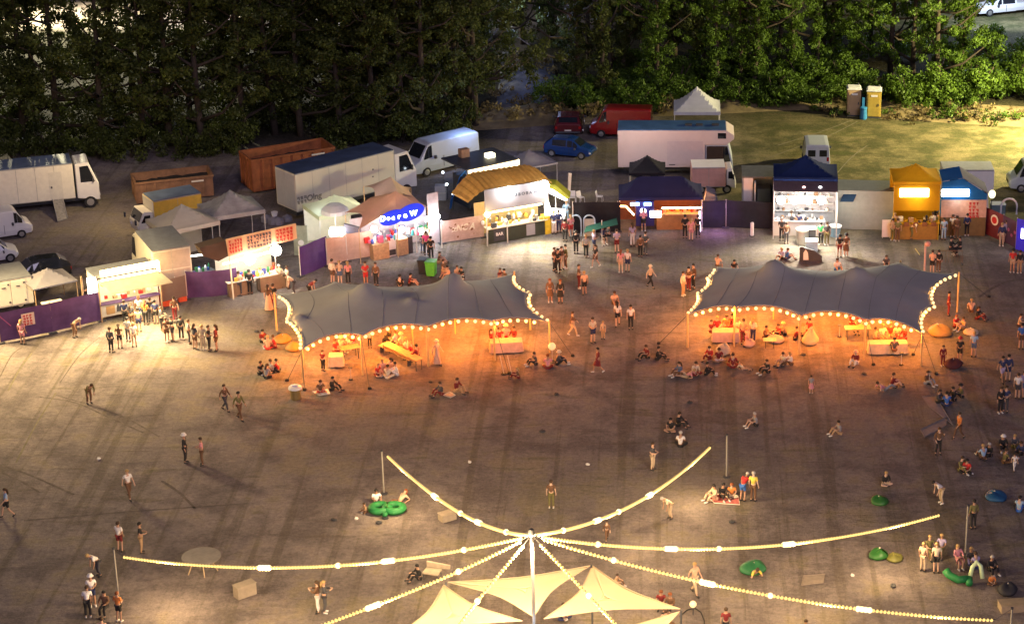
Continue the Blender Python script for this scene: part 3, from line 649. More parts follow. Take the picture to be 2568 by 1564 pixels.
# low grey container with tilted dark panel
F = Frame(2096, 574, 2240, 578)
t = F.thing('site_container', 'low grey green container with a tilted dark panel between the bright stall and yellow booth', 'container')
zt = F.px(2150, 478)[1]; MB().box(0, 0, 0, F.W, 2.4, zt).build('walls', mat('grey_green_wall', (.23, .25, .23), .6, var=.1), t, bevel=.02)
a_ = F.px(2106, 503); b_ = F.px(2140, 503); c_ = F.px(2148, 488); d2 = F.px(2115, 488)
MB().prism([(a_[0], -.3, a_[1]), (b_[0], -.3, b_[1]), (c_[0], -.01, c_[1]), (d2[0], -.01, d2[1])], (0, 0, .03)).build('panel', mat('solar_panel', (.02, .045, .09), .2, var=.1), t)
# caravan
F = Frame(2362, 505, 2490, 505)
t = F.thing('caravan', 'white caravan with a grey roof behind the blue gazebo', 'caravan')
zt = F.px(2400, 428)[1]
boxbody(t, 0, F.W, 0, 2.1, .45, zt, m_white, mat('caravan_roof', (.30, .31, .31), .5, var=.15), 'body')
MB().box(.2, -.02, zt - .35, F.W - .2, 0, zt - .05).build('awning_rail', m_white, t); MB().box(.5, -.015, 1.1, 1.8, 0, 1.7).build('window', m_glass, t)
for x in (1.3, 2.2): wheel(t, x, .1, .32)
# ---- open skips
def skip(f, ztop_px, label, m, L_end=2.3):
    F = Frame(*f); t = F.thing('open_skip', label, 'skip'); h = F.px(*ztop_px)[1]; W = F.W; D = L_end
    mb = MB(); tk = .07
    mb.box(0, 0, .12, W, tk, h); mb.box(0, D - tk, .12, W, D, h); mb.box(0, tk, .12, tk, D - tk, h); mb.box(W - tk, tk, .12, W, D - tk, h); mb.box(tk, tk, .12, W - tk, D - tk, .2); mb.build('shell', m, t)
    n = 8; rb = MB()
    for i in range(n + 1):
        x = W * i / n; rb.box(max(0, x - .05), -.06, .15, min(W, x + .05), -.002, h - .12)
    for i in range(4): rb.box(-.06, D * i / 3 - .04 if i else 0, .15, -.002, D * i / 3 + .04, h - .12)
    rb.build('ribs', m, t); mb = MB(); mb.box(-.08, -.08, h - .12, W + .08, -.002, h + .03); mb.box(-.08, D + .002, h - .12, W + .08, D + .08, h + .03); mb.box(-.08, -.002, h - .12, -.002, D + .002, h + .03); mb.box(W + .002, -.002, h - .12, W + .08, D + .002, h + .03); mb.build('rim', m, t)
    g = [[(tk + (W - 2 * tk) * i / 12, tk + (D - 2 * tk) * j / 6, h * .72 + .18 * mnoise.noise(Vector((i * .7, j * .9, W)))) for i in range(13)] for j in range(7)]
    MB().grid(g).build('shade_sheet', mat('skip_shade', (.018, .015, .013), .95, var=.5), t, fix=False)  # dark sheet added so the skip's inside reads as shade
    MB().box(W * .72, -.075, h - .38, W * .88, -.065, h - .26).build('marking_plate', m_cream, t)
    for x in (.4, W - .4): MB().box(x - .1, .3, 0, x + .1, D - .3, .119).build('skid', m_dgrey, t)
    return t
skip((345, 515, 537, 494), (340, 459), 'rusty brown open skip left of the taller orange skip', p_brown)
skip((637, 486, 842, 452), (628, 402), 'tall orange open skip behind the cream lorry', p_orange, 2.5)
# ---- portable toilets
def toilet(f, m, label):
    F = Frame(*f); t = F.thing('portable_toilet', label, 'portable toilet'); W = F.W; h = 2.2; D = W
    MB().box(0, 0, .1, W, D, h).build('cabin', m, t, bevel=.02); MB().box(-.03, -.03, 0, W + .03, D + .03, .1).build('base', m_dgrey, t)
    mb = MB(); mb.box(-.04, -.04, h + .003, W + .04, D + .04, h + .08); mb.prism([(.05, .05, h + .08), (W - .05, .05, h + .08), (W - .05, D - .05, h + .08), (.05, D - .05, h + .08)], (0, 0, .1)); mb.build('roof', mat('toilet_roof', (.6, .62, .62), .5), t, bevel=.02)
    d_ = MB().box(.12, -.03, .15, W - .12, -.002, h - .15).build('door', m, t, bevel=.01); MB().box(W - .25, -.06, 1.0, W - .17, -.031, 1.2).build('handle', m_dgrey, d_)
    MB().box(W * .3, -.045, h - .42, W * .75, -.031, h - .26).build('sign_plate', m_white, d_)
    MB().tube([(W * .85, D * .85, h), (W * .85, D * .85, h + .35)], .05, 6).build('vent_pipe', m_dgrey, t); return t
toilet((2124, 292, 2158, 292), mat('toilet_tan', (.36, .25, .14), .6, var=.1), 'tan portable toilet with a white plate at the back of the field')
toilet((2172, 296, 2208, 297), mat('toilet_yellow', (.42, .30, .05), .6, var=.15), 'yellow portable toilet right of the tan one')
F = Frame(2156, 300, 2172, 300); t = F.thing('wash_station', 'small blue hand wash station between the two portable toilets', 'wash station')
MB().lathe([(.28, 0), (.3, .1), (.26, .8), (.3, .85), (.3, .95), (.2, 1.0)], (.3, .2, 0), 12).build('basin', mat('blue_plastic', (.03, .17, .36), .4), t); MB().box(.2, .45, .9, .4, .55, 1.7).build('dispenser', mat('blue_plastic', (.03, .17, .36), .4), t)
# ================================================================== gazebos and stalls
_lamp = lamp
def lamp(loc, col, W, r=0.15, **k): return _lamp(loc, col, W * (.19 if W > 1000 else .115), r, **k)
def roofmesh(W, D, he, hp, ridge=0.0, n=12, conc=1.35):
    """pyramid or hipped fabric roof with slightly hollow slopes"""
    g = []; cx, cy = W / 2, D / 2
    for i in range(n + 1):
        row = []
        for j in range(2 * n + 1):
            x = W * j / (2 * n); y = D * i / n
            dx = max(0.0, abs(x - cx) - ridge / 2) / (cx - ridge / 2); dy = abs(y - cy) / cy; r = max(dx, dy)
            row.append((x, y, he + (hp - he) * max(0.0, 1 - r) ** conc))
        g.append(row)
    return MB().grid(g)
def gazebo(F, D, he, hp, m, name, label, cat='gazebo', ridge=0.0, val=.28, legm=None, walls='', wallm=None, y0=0.0, conc=1.35, valm=None, group=None, t=None):
    W = F.W; legm = legm or m_alu
    if t is None: t = F.thing(name, label, cat, group)
    o = roofmesh(W, D, he, hp, ridge, conc=conc).build('canopy', m, t, smooth=False, fix=False); o.location.y = y0
    v = MB(); e = .012
    v.box(0, -e, he - val, W, 0, he + .0); v.box(0, D, he - val, W, D + e, he); v.box(-e, 0, he - val, 0, D, he); v.box(W, 0, he - val, W + e, D, he)
    vo = v.build('valance', valm or m, t); vo.location.y = y0
    for x in (.05, W - .05):
        for y in (.05, D - .05):
            l = MB().tube([(x, y, 0), (x, y, he - .01)], .03, 6).build('leg', legm, t); l.location.y = y0
    for c in walls:
        q = {'b': ((.06, D - .04, .05, W - .06, D - .02, he - val)), 'l': ((.02, .06, .05, .035, D - .06, he - val)), 'r': ((W - .035, .06, .05, W - .02, D - .06, he - val))}[c]
        wo = MB().box(*q).build('side_wall', wallm or m, t); wo.location.y = y0
    return t
def fab(name, c, tr=.25, **k): return mat(name, c, .85, var=k.pop('var', .12), scale=k.pop('scale', 1.2), trans=tr, spec=.15)
f_navy = fab('navy_canopy', (.022, .026, .085), .08); f_dnavy = fab('deep_blue_canopy', (.008, .022, .095), .08)
f_black = fab('black_canopy', (.012, .012, .018), .05); f_yell = fab('yellow_canopy', (.60, .34, .015), .3)
f_grey = fab('grey_canopy', (.26, .25, .28), .2); f_pale = fab('pale_canopy', (.50, .47, .42), .3); f_white = fab('white_canopy', (.66, .68, .70), .35)
f_blue = fab('blue_canopy', (.02, .16, .42), .15); f_peach = fab('peach_canopy', (.66, .44, .30), .35); f_ochre = fab('ochre_canopy', (.46, .25, .07), .25, var=.3, scale=2.5)
f_mesh = fab('black_fence_mesh', (.018, .018, .022), .05, var=.3)
CN = {'white_paint': 'white', 'red_paint': 'red', 'pale_wood': 'wooden', 'cream_paint': 'cream', 'dark_grey': 'dark', 'steel': 'steel', 'yellow_panel_cloth': 'yellow'}
def clutter(parent, F, x0, x1, y0, y1, z, n, seed, cols, name='goods', smax=.3, where=None):
    """containers standing on a counter or shelf: each one a thing of its own"""
    rd = random.Random(seed); n = max(4, int(n * .42)); where = where or 'on the counter of the ' + parent.name.split('.')[0].replace('_', ' ')
    for k in range(n):
        c = cols[k % len(cols)]; mb = MB(); x = x0 + (x1 - x0) * (k + rd.random() * .8) / n; y = rd.uniform(y0, y1); s_ = rd.uniform(.14, smax * 1.15); h = rd.uniform(.14, smax * 1.3); cn = CN.get(c.name, c.name.replace('goods_', ''))
        if rd.random() < .5: kd = 'jar'; mb.lathe([(s_ * .4, 0), (s_ * .45, h * .7), (s_ * .28, h * .85), (s_ * .3, h)], (0, 0, 0), 8)
        else: kd = 'carton'; mb.box(-s_ / 2, -s_ / 3, 0, s_ / 2, s_ / 3, h)
        o = mb.build(kd, c); o.location = F.w(x, y, z + .002); o.rotation_euler = (0, 0, F.yaw + (rd.uniform(-.4, .4) if kd == 'carton' else 0)); tag(o, '%s %s %s' % (cn, kd, where), kd, 'goods ' + where)
def screen(name, label, f, h0, h1, m, cat='fence', posts=None, postm=None, gap=.12, wave=.03, group=None, drop=0.0):
    """fabric covered fence panel between two ground points, heights at both ends"""
    F = Frame(*f); t = F.thing(name, label, cat, group); n = 26; g = []
    for i in range(9):
        row = []
        for j in range(n + 1):
            x = F.W * j / n; tt = j / n; top = h0 + (h1 - h0) * tt - drop * math.sin(math.pi * tt); z = gap + (top - gap) * i / 8
            row.append((x, wave * math.sin(x * 3.1 + i * .35) * (1 if 0 < i < 8 else .5) + .02 * mnoise.noise(Vector((x * 2, i * .6, F.O.x))), z))
        g.append(row)
    MB().grid(g).build('mesh_panel' if cat == 'fence' else 'fabric', m, t, smooth=True, fix=False)
    for i, p in enumerate(posts if posts is not None else (0, 1)):
        x = F.W * p; hh = h0 + (h1 - h0) * p + .05
        MB().tube([(x, .06, 0), (x, .06, hh)], .035, 7).build('post', postm or m_alu, t)
        MB().box(x - .25, -.12, .0, x + .25, .24, .1).build('foot', m_dgrey, t, bevel=.02)
    return t, F
def banner_text(): pass
# ---- purple fences left
p_ = (m_purple)
t, F = screen('purple_fence', 'dark purple fence panel carrying a poster at the far left', (3, 862, 133, 836), 2.0, 2.0, m_purple, posts=(0, 1), postm=m_wood)
x, z = F.px(55, 817); x2, z2 = F.px(84, 781)
MB().box(x, -.09, z, x2, -.07, z2).build('poster', mat('poster_paper', (.62, .50, .42), .6), t)
mb = MB(); glyphs(mb, x + .08, z2 - .1, 3, 4, .2, (z2 - z) * .23, -.091, rnd=random.Random(5)); mb.build('poster_print', m_red, t)
mb = MB(); pts = [(0.05 + .9 * (1 - math.cos(a)), -.075, .35 + 1.1 * math.cos(a) + .4) for a in [i * .16 for i in range(9)]]
mb.tube(pts, .03, 5); mb.build('curved_stripe', mat('pink_print', (.35, .08, .22), .6), t)
t, F = screen('purple_fence', 'dark purple fence panel left of the bright yellow booth', (133, 836, 256, 806), 2.0, 2.0, m_purple, posts=(1,), postm=m_wood)
screen('purple_drape', 'sagging dark purple drape on a fence between the box van and the menu board stall', (470, 752, 598, 742), 1.95, 1.95, m_purple, posts=(0, 1), drop=.12, wave=.1)
screen('purple_banner', 'deep purple banner right of the menu board stall', (756, 695, 822, 666), 2.1, 2.1, mat('violet_banner', (.06, .025, .17), .7), cat='banner', posts=(0,), gap=.05)
m_bcream = mat('blush_banner', (.48, .34, .27), .7, var=.12)
t, F = screen('blush_banner', 'plain blush banner left of the peach star canopies', (822, 668, 872, 656), 1.95, 1.95, m_bcream, cat='banner', posts=(0,), wave=.05)
t, F = screen('blush_banner', 'blush banner with a pale seam touching the wooden counter', (872, 657, 938, 645), 2.0, 1.9, m_bcream, cat='banner', posts=(0,), wave=.06)
t, F = screen('print_banner', 'blush banner with white scrawled lettering and brown marks between two stalls', (1110, 612, 1214, 596), 1.65, 1.65, mat('pinkish_banner', (.44, .32, .28), .7), cat='banner', posts=(0, 1), gap=.1, wave=.015)
rd = random.Random(3); text('xNC A', .62, m_cream, t, F.W * .5, -.045, .98, sx=.9, shear=.3); mb = MB()
for k in range(14): mb.ball((rd.uniform(.5, F.W - .5), -.05, rd.uniform(.35, 1.3)), rd.uniform(.04, .09), 6, sy=.2)
mb.build('brown_print', mat('brown_print', (.20, .10, .05), .7), t)
# black mesh fences
screen('black_screen', 'black mesh screen between the main lit stall and the blue canopy bar', (1438, 588, 1556, 582), 2.35, 2.2, f_mesh, posts=(0, .95), gap=.05, wave=.08)
screen('black_screen', 'black mesh screen right of the blue canopy bar', (1757, 572, 1820, 572), 2.0, 2.05, f_mesh, posts=(1,), gap=.05)
screen('black_screen', 'dark mesh screen in front of the grey container', (1821, 572, 1940, 576), 2.05, 2.0, f_mesh, posts=(1,), gap=.05, wave=.06)
# red and blue banners right
t, F = screen('red_banner', 'dark red banner with a pale round emblem right of the blue signed booth', (2463, 585, 2512, 606), 2.0, 1.95, mat('dark_red_banner', (.12, .012, .02), .6), cat='banner', posts=(0,), gap=.05, wave=.01)
MB().lathe([(.38, -.02), (.38, 0)], (F.W * .62, -.05, 1.35), 20, axis='y').build('emblem', m_cream, t); MB().lathe([(.25, -.02), (.25, 0)], (F.W * .62, -.075, 1.35), 16, axis='y').build('emblem_ring', m_red, t)
t, F = screen('dark_banner', 'dark purple printed banner cut by the right edge beside the red one', (2512, 606, 2552, 625), 1.95, 1.9, mat('plum_banner', (.06, .02, .06), .6), cat='banner', posts=(0,), gap=.05, wave=.01)
for k in range(4): MB().ball((F.W * (.2 + .2 * k), -.04, .8 + .3 * (k % 2)), .13, 8, sy=.1).build('floral_print', mat('pink_print', (.35, .08, .22), .6), t)
t, F = screen('blue_banner', 'vivid blue banner at the right edge with glowing cloth', (2546, 628, 2600, 640), 2.3, 2.3, emis('blue_glow_cloth', (.01, .01, .55), .16, (.01, .01, .3)), cat='banner', posts=(0,), gap=.05, wave=.01)  # the banner's glow is put into its cloth material
text('D', .9, e_white, t, .7, -.06, 1.3)
mb = MB(); pts = [Vector((-.55 * math.cos(a), 0, 1.7 + .55 * math.sin(a))) for a in [i * math.pi / 10 for i in range(11)]]
t = thing('white_arch', 'small white tubular arch standing behind the red banner', 'arch', G(2527, 575)); MB().tube([(-.55, 0, 0)] + [tuple(p) for p in pts] + [(.55, 0, 1.1)], .07, 6).build('tube', m_white, t)
# ---- booth 1: trailer with a glowing sign
F = Frame(256, 808, 404, 779)
t = F.thing('food_booth', 'food booth with a glowing yellow sign and a white awning at the left', 'food stall')
a = F.px(240, 683, .4); b = F.px(397, 651, .4); zc = F.px(250, 716, .4)[1]
sb = MB().box(a[0] + .3, .25, zc + .05, b[0], .55, a[1]).build('sign_box', emis('booth_sign_glow', (1.0, .76, .30), 7.0, sample=True), t)
MB().box(a[0] + .25, .2, zc - .05, b[0] + .05, .6, zc + .047).build('sign_tray', m_wood, sb)
W = F.W; mb = MB(); mb.box(0, 2.3, .3, W, 2.36, 2.75); mb.box(0, .2, .3, .06, 2.3, 2.75); mb.box(W - .06, .2, .3, W, 2.3, 2.75); mb.box(.06, .2, .22, W - .06, 2.3, .3); mb.build('walls', m_cream, t)
MB().box(-.03, .15, 2.753, W + .03, 2.4, 2.85).build('roof', m_roofgrey, t)
MB().prism([(.1, .18, 2.55), (W + .15, .18, 2.55), (W + .55, -1.15, 2.15), (.55, -1.15, 2.15)], (0, 0, .05)).build('awning', mat('awning_cream', (.72, .66, .5), .6, trans=.3), t)
MB().box(.06, .05, .3, W - .06, .2, 1.12).build('counter_front', mat('booth_front', (.45, .42, .36), .5), t)
MB().box(.0, -.12, 1.123, W, .35, 1.18).build('counter_top', m_purple, t)
for x in (.35, W * .55): MB().box(x, .03, .42, x + .55, .047, .95).build('menu_sticker', mat('sticker', (.35, .20, .08), .6), t)
mb = MB(); mb.prism([(1.0, .02, .5), (1.25, .02, .5), (1.2, .02, .85), (1.12, .02, 1.0), (1.04, .02, .85)], (0, .02, 0)); mb.build('black_print', m_dgrey, t)
clutter(t, F, .3, W - .3, .4, .9, 1.18, 24, 3, (m_white, m_red, m_wood)); 
MB().box(.3, 1.4, 2.35, W - .3, 1.5, 2.42).build('strip_light', e_warm, t)
for x in (.0, W + .1): MB().tube([(x, -.02, 0), (x, -.02, 2.6)], .045, 6).build('post', m_wood, t)
lamp(F.w(W * .3, -.9, 1.9), CREAM, 500, .3); lamp(F.w(W * .75, -.9, 1.9), CREAM, 500, .3); lamp(F.w(W * .5, 1.2, 2.1), CREAM, 300, .2); lamp(F.w(W * .4, -2.6, 3.0), WARM, 6500, .5, spot=140, to=F.w(W * .4, -4.2, 0)); lamp(F.w(W * .5, -5.0, 3.8), WARM, 9000, .6, spot=150, to=F.w(W * .3, -6.5, 0))
t = thing('lit_side_board', 'narrow glowing board on a wooden post left of the glowing booth sign', 'sign', F.w(-.9, .4, 0), F.yaw)
MB().tube([(0, 0, 0), (0, 0, 3.1)], .06, 6).build('post', m_wood, t); MB().box(.35, -.04, 1.5, .85, .04, 2.9).build('panel', e_white, t); MB().box(.06, -.03, 2.1, .347, .03, 2.2).build('bracket', m_wood, t)
screen('crate_screen', 'grey mesh fence with red crates behind it right of the glowing booth', (407, 776, 470, 760), 1.9, 1.9, fab('grey_mesh', (.20, .15, .13), .3), posts=(0, .6), gap=.5)
for i, (u, v) in enumerate(((415, 766), (455, 754))):
    p = G(u, v); t = thing('red_crates', ('wide', 'narrow')[i] + ' stack of orange red crates behind the beige van', 'crates', p, F.yaw)
    for k in range(3): MB().box(-.42 if i == 0 else -.25, -.25, .003 + k * .42, .42 if i == 0 else .3, .25, .4 + k * .42).build('crate', mat('orange_red_crate', (.62, .10, .04), .5, var=.2, scale=5), t, bevel=.03)
# grey small gazebo + table at the left
F = Frame(93, 792, 201, 768)
g_ = gazebo(F, 2.6, F.px(97, 723)[1], F.px(97, 723)[1] + .75, f_grey, 'gazebo', 'small grey gazebo with a bare frame behind the purple fence', val=.08, legm=m_wood)
F2 = Frame(115, 800, 165, 790); t = F2.thing('covered_table', 'table with a cream cloth inside the small grey gazebo', 'table')
MB().box(0, 0, .80, F2.W, .8, .86).build('tabletop', m_cream, t)
for x in (.08, F2.W - .08):
    for y in (.08, .72): MB().box(x - .03, y - .03, 0, x + .03, y + .03, .797).build('leg', m_wood, t)
# two worn pale gazebos behind the menu board stall
F = Frame(424, 690, 560, 660); he = 3.0
gazebo(F, 3.2, he, he + 1.15, f_pale, 'gazebo', 'pale worn gazebo beside the yellow truck', walls='b')
F = Frame(537, 652, 672, 630)
gazebo(F, 3.2, he, he + 1.2, fab('stained_canopy', (.33, .33, .33), .2, var=.4, scale=.7), 'gazebo', 'grey stained gazebo behind the menu board', walls='')
# purple parasol near yellow truck
t = thing('parasol', 'folded dark purple parasol leaning before the yellow truck', 'parasol', G(455, 640)); MB().tube([(0, 0, 0), (0, 0, 2.6)], .03, 6).build('pole', m_steel, t)
MB().prism([(-.9, 0, 2.0), (-.2, 0, 2.65), (.25, 0, 2.85), (.75, 0, 2.45), (.3, 0, 2.4), (.25, 0, 1.8), (0, 0, 1.8), (-.05, 0, 2.3)], (0, .2, 0)).build('canopy', mat('dark_violet', (.05, .02, .09), .7), t)
# ---- menu board stall
F = Frame(578, 752, 720, 722)
t = F.thing('menu_stall', 'stall under a long cream menu board with red and black characters', 'food stall')
A = F.px(567, 600); B = F.px(742, 560); C_ = F.px(745, 598); D_ = F.px(573, 643)
bm_ = mat('menu_board_cream', (.62, .42, .24), .6, var=.06); nrm = .0
bd = MB().prism([(A[0], 0, A[1]), (B[0], 0, B[1]), (C_[0], 0, C_[1]), (D_[0], 0, D_[1])], (0, .08, 0)).build('menu_board', bm_, t)
sl = (B[1] - A[1]) / (B[0] - A[0]); H = A[1] - D_[1]; Wb = B[0] - A[0]
for (q0, q1, mm, sd) in ((.02, .22, m_red, 1), (.28, .64, m_dgrey, 2), (.69, .95, m_red, 3)):
    pn = MB(); x0, x1 = A[0] + Wb * q0, A[0] + Wb * q1
    pn.prism([(x0, -.003, A[1] + sl * Wb * q0 - H * .1), (x1, -.003, A[1] + sl * Wb * q1 - H * .1), (x1, -.003, A[1] + sl * Wb * q1 - H * .92), (x0, -.003, A[1] + sl * Wb * q0 - H * .92)], (0, -.012, 0)); pp_ = pn.build('menu_panel', mat('panel_peach', (.60, .30, .18) if mm is m_red else (.62, .45, .28), .6), bd)
    g2 = MB(); cw = (x1 - x0) / (5 if q1 - q0 < .3 else 8); glyphs(g2, x0 + .05, A[1] + sl * Wb * q0 - H * .14, int((x1 - x0) / cw), 4, cw * .97, H * .19, -.018, rnd=random.Random(sd), slope=sl); g2.build('lettering', mm, bd)
W = F.W; MB().box(.1, .3, .0, W * .42, .9, 1.0).build('counter_front', mat('counter_brown', (.20, .13, .08), .6), t); MB().box(W * .55, .1, .0, W, .8, 1.0).build('counter_front', mat('counter_brown', (.20, .13, .08), .6), t)
MB().box(0, .2, 1.003, W, 1.0, 1.06).build('counter_top', m_white, t); MB().box(.05, 2.3, .0, W, 2.36, 2.4).build('back_wall', m_cream, t)
clutter(t, F, .1, W - .1, .25, .9, 1.06, 60, 8, (m_white, m_red, mat('goods_blue', (.05, .08, .35), .5), mat('goods_yellow', (.6, .42, .08), .5), mat('goods_green', (.05, .22, .08), .5)))
for (u, v) in ((626, 650), (692, 628)):
    q = F.px(u, v, -.1); MB().ball((q[0], -.1, q[1]), .36, 14).build('lamp_globe', emis('glare_lamp', (1.0, .93, .78), 16), t); lamp(F.w(q[0], -.55, q[1] - .2), CREAM, 480, .3)
MB().tube([(.2, 1.3, 2.0), (W - .2, 1.3, 2.2)], .06, 6).build('tube_light', e_white, t)
MB().tube([(.2, -.02, 0), (.15, -.02, D_[1])], .05, 6).build('post', m_cream, t); MB().tube([(W - .3, .9, 0), (W - .3, .9, 3.0)], .04, 6).build('post', m_alu, t)
sp_ = [F.px(u, v, .15) for u, v in ((500, 622), (565, 603), (573, 642), (548, 655), (512, 643))]; MB().prism([(x, .15, z) for x, z in sp_], (0, .9, 0)).build('side_awning', fab('brown_awning', (.10, .07, .055), .1), t)
q = Frame(478, 745, 560, 725)
t = q.thing('prep_table', 'cluttered preparation table glowing behind the sagging purple drape', 'table'); MB().box(0, 1.0, 1.0, q.W, 1.7, 1.06).build('tabletop', m_steel, t)
for x in (.1, q.W - .1): MB().box(x - .03, 1.2, 0, x + .03, 1.5, .997).build('leg', m_steel, t)
clutter(t, q, .1, q.W - .1, 1.05, 1.6, 1.06, 30, 5, (m_white, mat('goods_blue', (.05, .08, .35), .5), mat('goods_green', (.05, .22, .08), .5))); MB().tube([(.3, 1.6, 2.2), (q.W, 1.5, 2.0)], .05, 6).build('tube_light', e_white, t); lamp(q.w(q.W * .7, 1.2, 1.9), COOL, 160, .2)
# grey junk on ground by the lorry and side cloth
t = thing('tarp_heap', 'crumpled grey tarpaulin heap with a white tub behind the menu board', 'tarpaulin', G(690, 560)); rd = random.Random(2); mb = MB()
for k in range(7): mb.ball((rd.uniform(-.8, .8), rd.uniform(-.5, .5), .2), rd.uniform(.3, .5), 7, sz=.8)
mb.build('cloth', f_grey, t); MB().lathe([(.18, .0), (.24, .3)], (0, 0, .55), 10).build('tub', m_white, t)
# ---- pale lit work tent between lorry and star canopies
F = Frame(806, 640, 925, 618)
t = gazebo(F, 3.0, 2.75, 3.6, fab('pale_green_canopy', (.60, .64, .48), .45), 'work_tent', 'pale green work tent glowing from inside behind the purple banner', cat='tent', walls='b', wallm=m_cream)
p = F.w(1.2, 1.0, 0); lamp(F.w(.7, .6, 2.0), COOL, 350, .25); lamp(F.w(2.6, 1.5, 2.2), CREAM, 250, .25)
t = thing('round_parasol', 'round white parasol over the glowing work tent', 'parasol', F.w(1.0, -.4, 0)); MB().tube([(0, 0, 0), (0, 0, 3.6)], .03, 6).build('pole', m_alu, t); MB().lathe([(.95, 3.0), (.9, 3.25), (.5, 3.55), (.05, 3.68)], (0, 0, 0), 14).build('canopy', f_white, t)
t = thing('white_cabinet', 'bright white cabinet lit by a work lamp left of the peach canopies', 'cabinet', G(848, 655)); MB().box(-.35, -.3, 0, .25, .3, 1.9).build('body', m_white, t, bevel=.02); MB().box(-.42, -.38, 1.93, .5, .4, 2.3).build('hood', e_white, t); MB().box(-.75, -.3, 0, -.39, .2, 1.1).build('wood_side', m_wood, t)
t = thing('dark_board', 'leaning dark grey board beside the bright white cabinet', 'board', G(890, 650)); MB().prism([(-.8, 0, 0), (.4, 0, 0), (.5, 0, 2.2), (-.6, 0, 2.5)], (0, .25, 0)).build('panel', mat('board_grey', (.12, .12, .17), .5), t)
t = thing('ground_cloth', 'pale green ground cloth lit by the work tent', 'cloth', G(790, 620)); mb = MB(); q = [G(u, v) - G(790, 620) for u, v in ((760, 640), (850, 625), (835, 585), (772, 592))]; MB().prism([(p.x, p.y, .01) for p in q], (0, 0, .02)).build('cloth', fab('pale_green_cloth', (.45, .47, .34), 0), t)
t = thing('round_sign_board', 'grey green board with a white roundel beside the menu board', 'board', G(757, 640)); MB().box(-.5, 0, 0, .45, .1, 2.1).build('panel', mat('sage', (.30, .32, .24), .6), t); MB().lathe([(.2, -.02), (.2, 0)], (0, -.002, .9), 14, axis='y').build('roundel', m_white, t)
# ---- star canopies with the blue sign
def star(F, pts, pk, m, name, label, cat='canopy'):
    """pts: rim points (x,y,z) in order; hollow edges between them, one peak"""
    t = F.thing(name, label, cat); n = len(pts); seg = 8; rim = []
    c = Vector((sum(p[0] for p in pts) / n, sum(p[1] for p in pts) / n, 0)); 
    for i in range(n):
        a, b = Vector(pts[i]), Vector(pts[(i + 1) % n])
        for k in range(seg):
            u = k / seg; p = a.lerp(b, u); s_ = math.sin(math.pi * u); inn = (Vector(pk) - p); inn.z = 0
            rim.append(p + inn * (.22 * s_) + Vector((0, 0, .28 * s_)))
    g = []
    for r in range(9):
        q = r / 8; g.append([tuple(p.lerp(Vector(pk), q).xy) + (p.z + (pk[2] - p.z) * (q ** 1.5 if q < 1 else 1),) for p in rim + [rim[0]]])
    MB().grid(g).build('canopy', m, t, fix=False, solid=.01)
    for p in pts: MB().tube([(p[0], p[1], 0), (p[0], p[1], p[2])], .035, 6).build('pole', m_wood, t)
    return t
F = Frame(905, 660, 1108, 620)
def FP(u, v, y, F=None):
    F = F or globals()['F']; q = F.px(u, v, y); return (q[0], y, q[1])
star(F, [FP(866, 533, 1.6), FP(900, 575, -.1), FP(994, 540, -.3), FP(1072, 520, .2), FP(1035, 490, 2.0), FP(930, 495, 2.6)], FP(992, 479, 1.2), f_peach, 'star_canopy', 'large peach star shaped canopy directly above the blue oval sign')
star(F, [FP(912, 468, 4.6), FP(940, 508, 3.2), FP(1005, 490, 3.1), FP(1050, 505, 3.6), FP(1030, 470, 5.2)], FP(980, 443, 4.2), fab('peach_canopy_pale', (.70, .52, .36), .35), 'star_canopy', 'smaller peach star shaped canopy behind the other one beside the lorry')
W = F.W
t = F.thing('snack_stall', 'snack stall with a blue oval sign and wooden counters below the peach canopy', 'food stall')
def oval(u, v, rx, rz, tilt, n=26):
    q = F.px(u, v, -.35); return [(q[0] + rx * math.cos(a) * 1.0, -.35, q[1] + rz * math.sin(a) + tilt * rx * math.cos(a)) for a in [2 * math.pi * i / n for i in range(n)]]
eb = emis('blue_sign_glow', (.006, .03, .6), .5, (.01, .03, .5)); so_ = MB().prism(oval(985, 546, .95, .5, .1), (0, .1, 0)).build('sign_panel', eb, t)
MB().prism([(x, y - .012, z) for x, y, z in oval(1030, 533, 1.0, .56, .14)], (0, .1, 0)).build('sign_panel', eb, t)
for ch, u, v, s_ in (('D', 960, 549, .52), ('o', 974, 547, .42), ('c', 986, 546, .46), ('r', 1001, 543, .5), ('e', 1016, 540, .52), ('W', 1037, 535, .5)):
    q = F.px(u, v, -.38); text(ch, s_, emis('sign_letter_glow', (.7, .9, 1), 4), t, q[0], -.39, q[1], name='letter')
x0 = F.px(936, 630)[0]; xs = [F.px(u, 630)[0] for u in (936, 976, 996, 1024, 1036)]
MB().box(xs[0], -.05, 0, xs[1], .6, 1.1).build('counter', m_wood, t, bevel=.01); MB().box(xs[1] + .01, .1, 0, xs[2] - .01, .6, 1.25).build('fridge', m_white, t, bevel=.02); MB().box(xs[2], -.05, 0, xs[3], .6, 1.15).build('counter', m_wood, t, bevel=.01); MB().box(xs[3] + .01, .0, 0, xs[4], .6, 1.2).build('counter_end', m_dgrey, t)
MB().box(xs[1] + .05, .09, .1, xs[2] - .05, .098, .5).build('fridge_panel', m_dgrey, t)
MB().box(.2, 1.9, 0, W - .2, 1.96, 2.5).build('back_wall', mat('stall_back', (.55, .5, .52), .6), t)
clutter(t, F, .6, W - 1.1, .1, 1.8, 1.15, 90, 12, (m_white, m_red, mat('goods_pink', (.6, .12, .2), .5), mat('goods_blue', (.05, .08, .35), .5), m_white, mat('goods_teal', (.05, .3, .3), .5)), smax=.36)
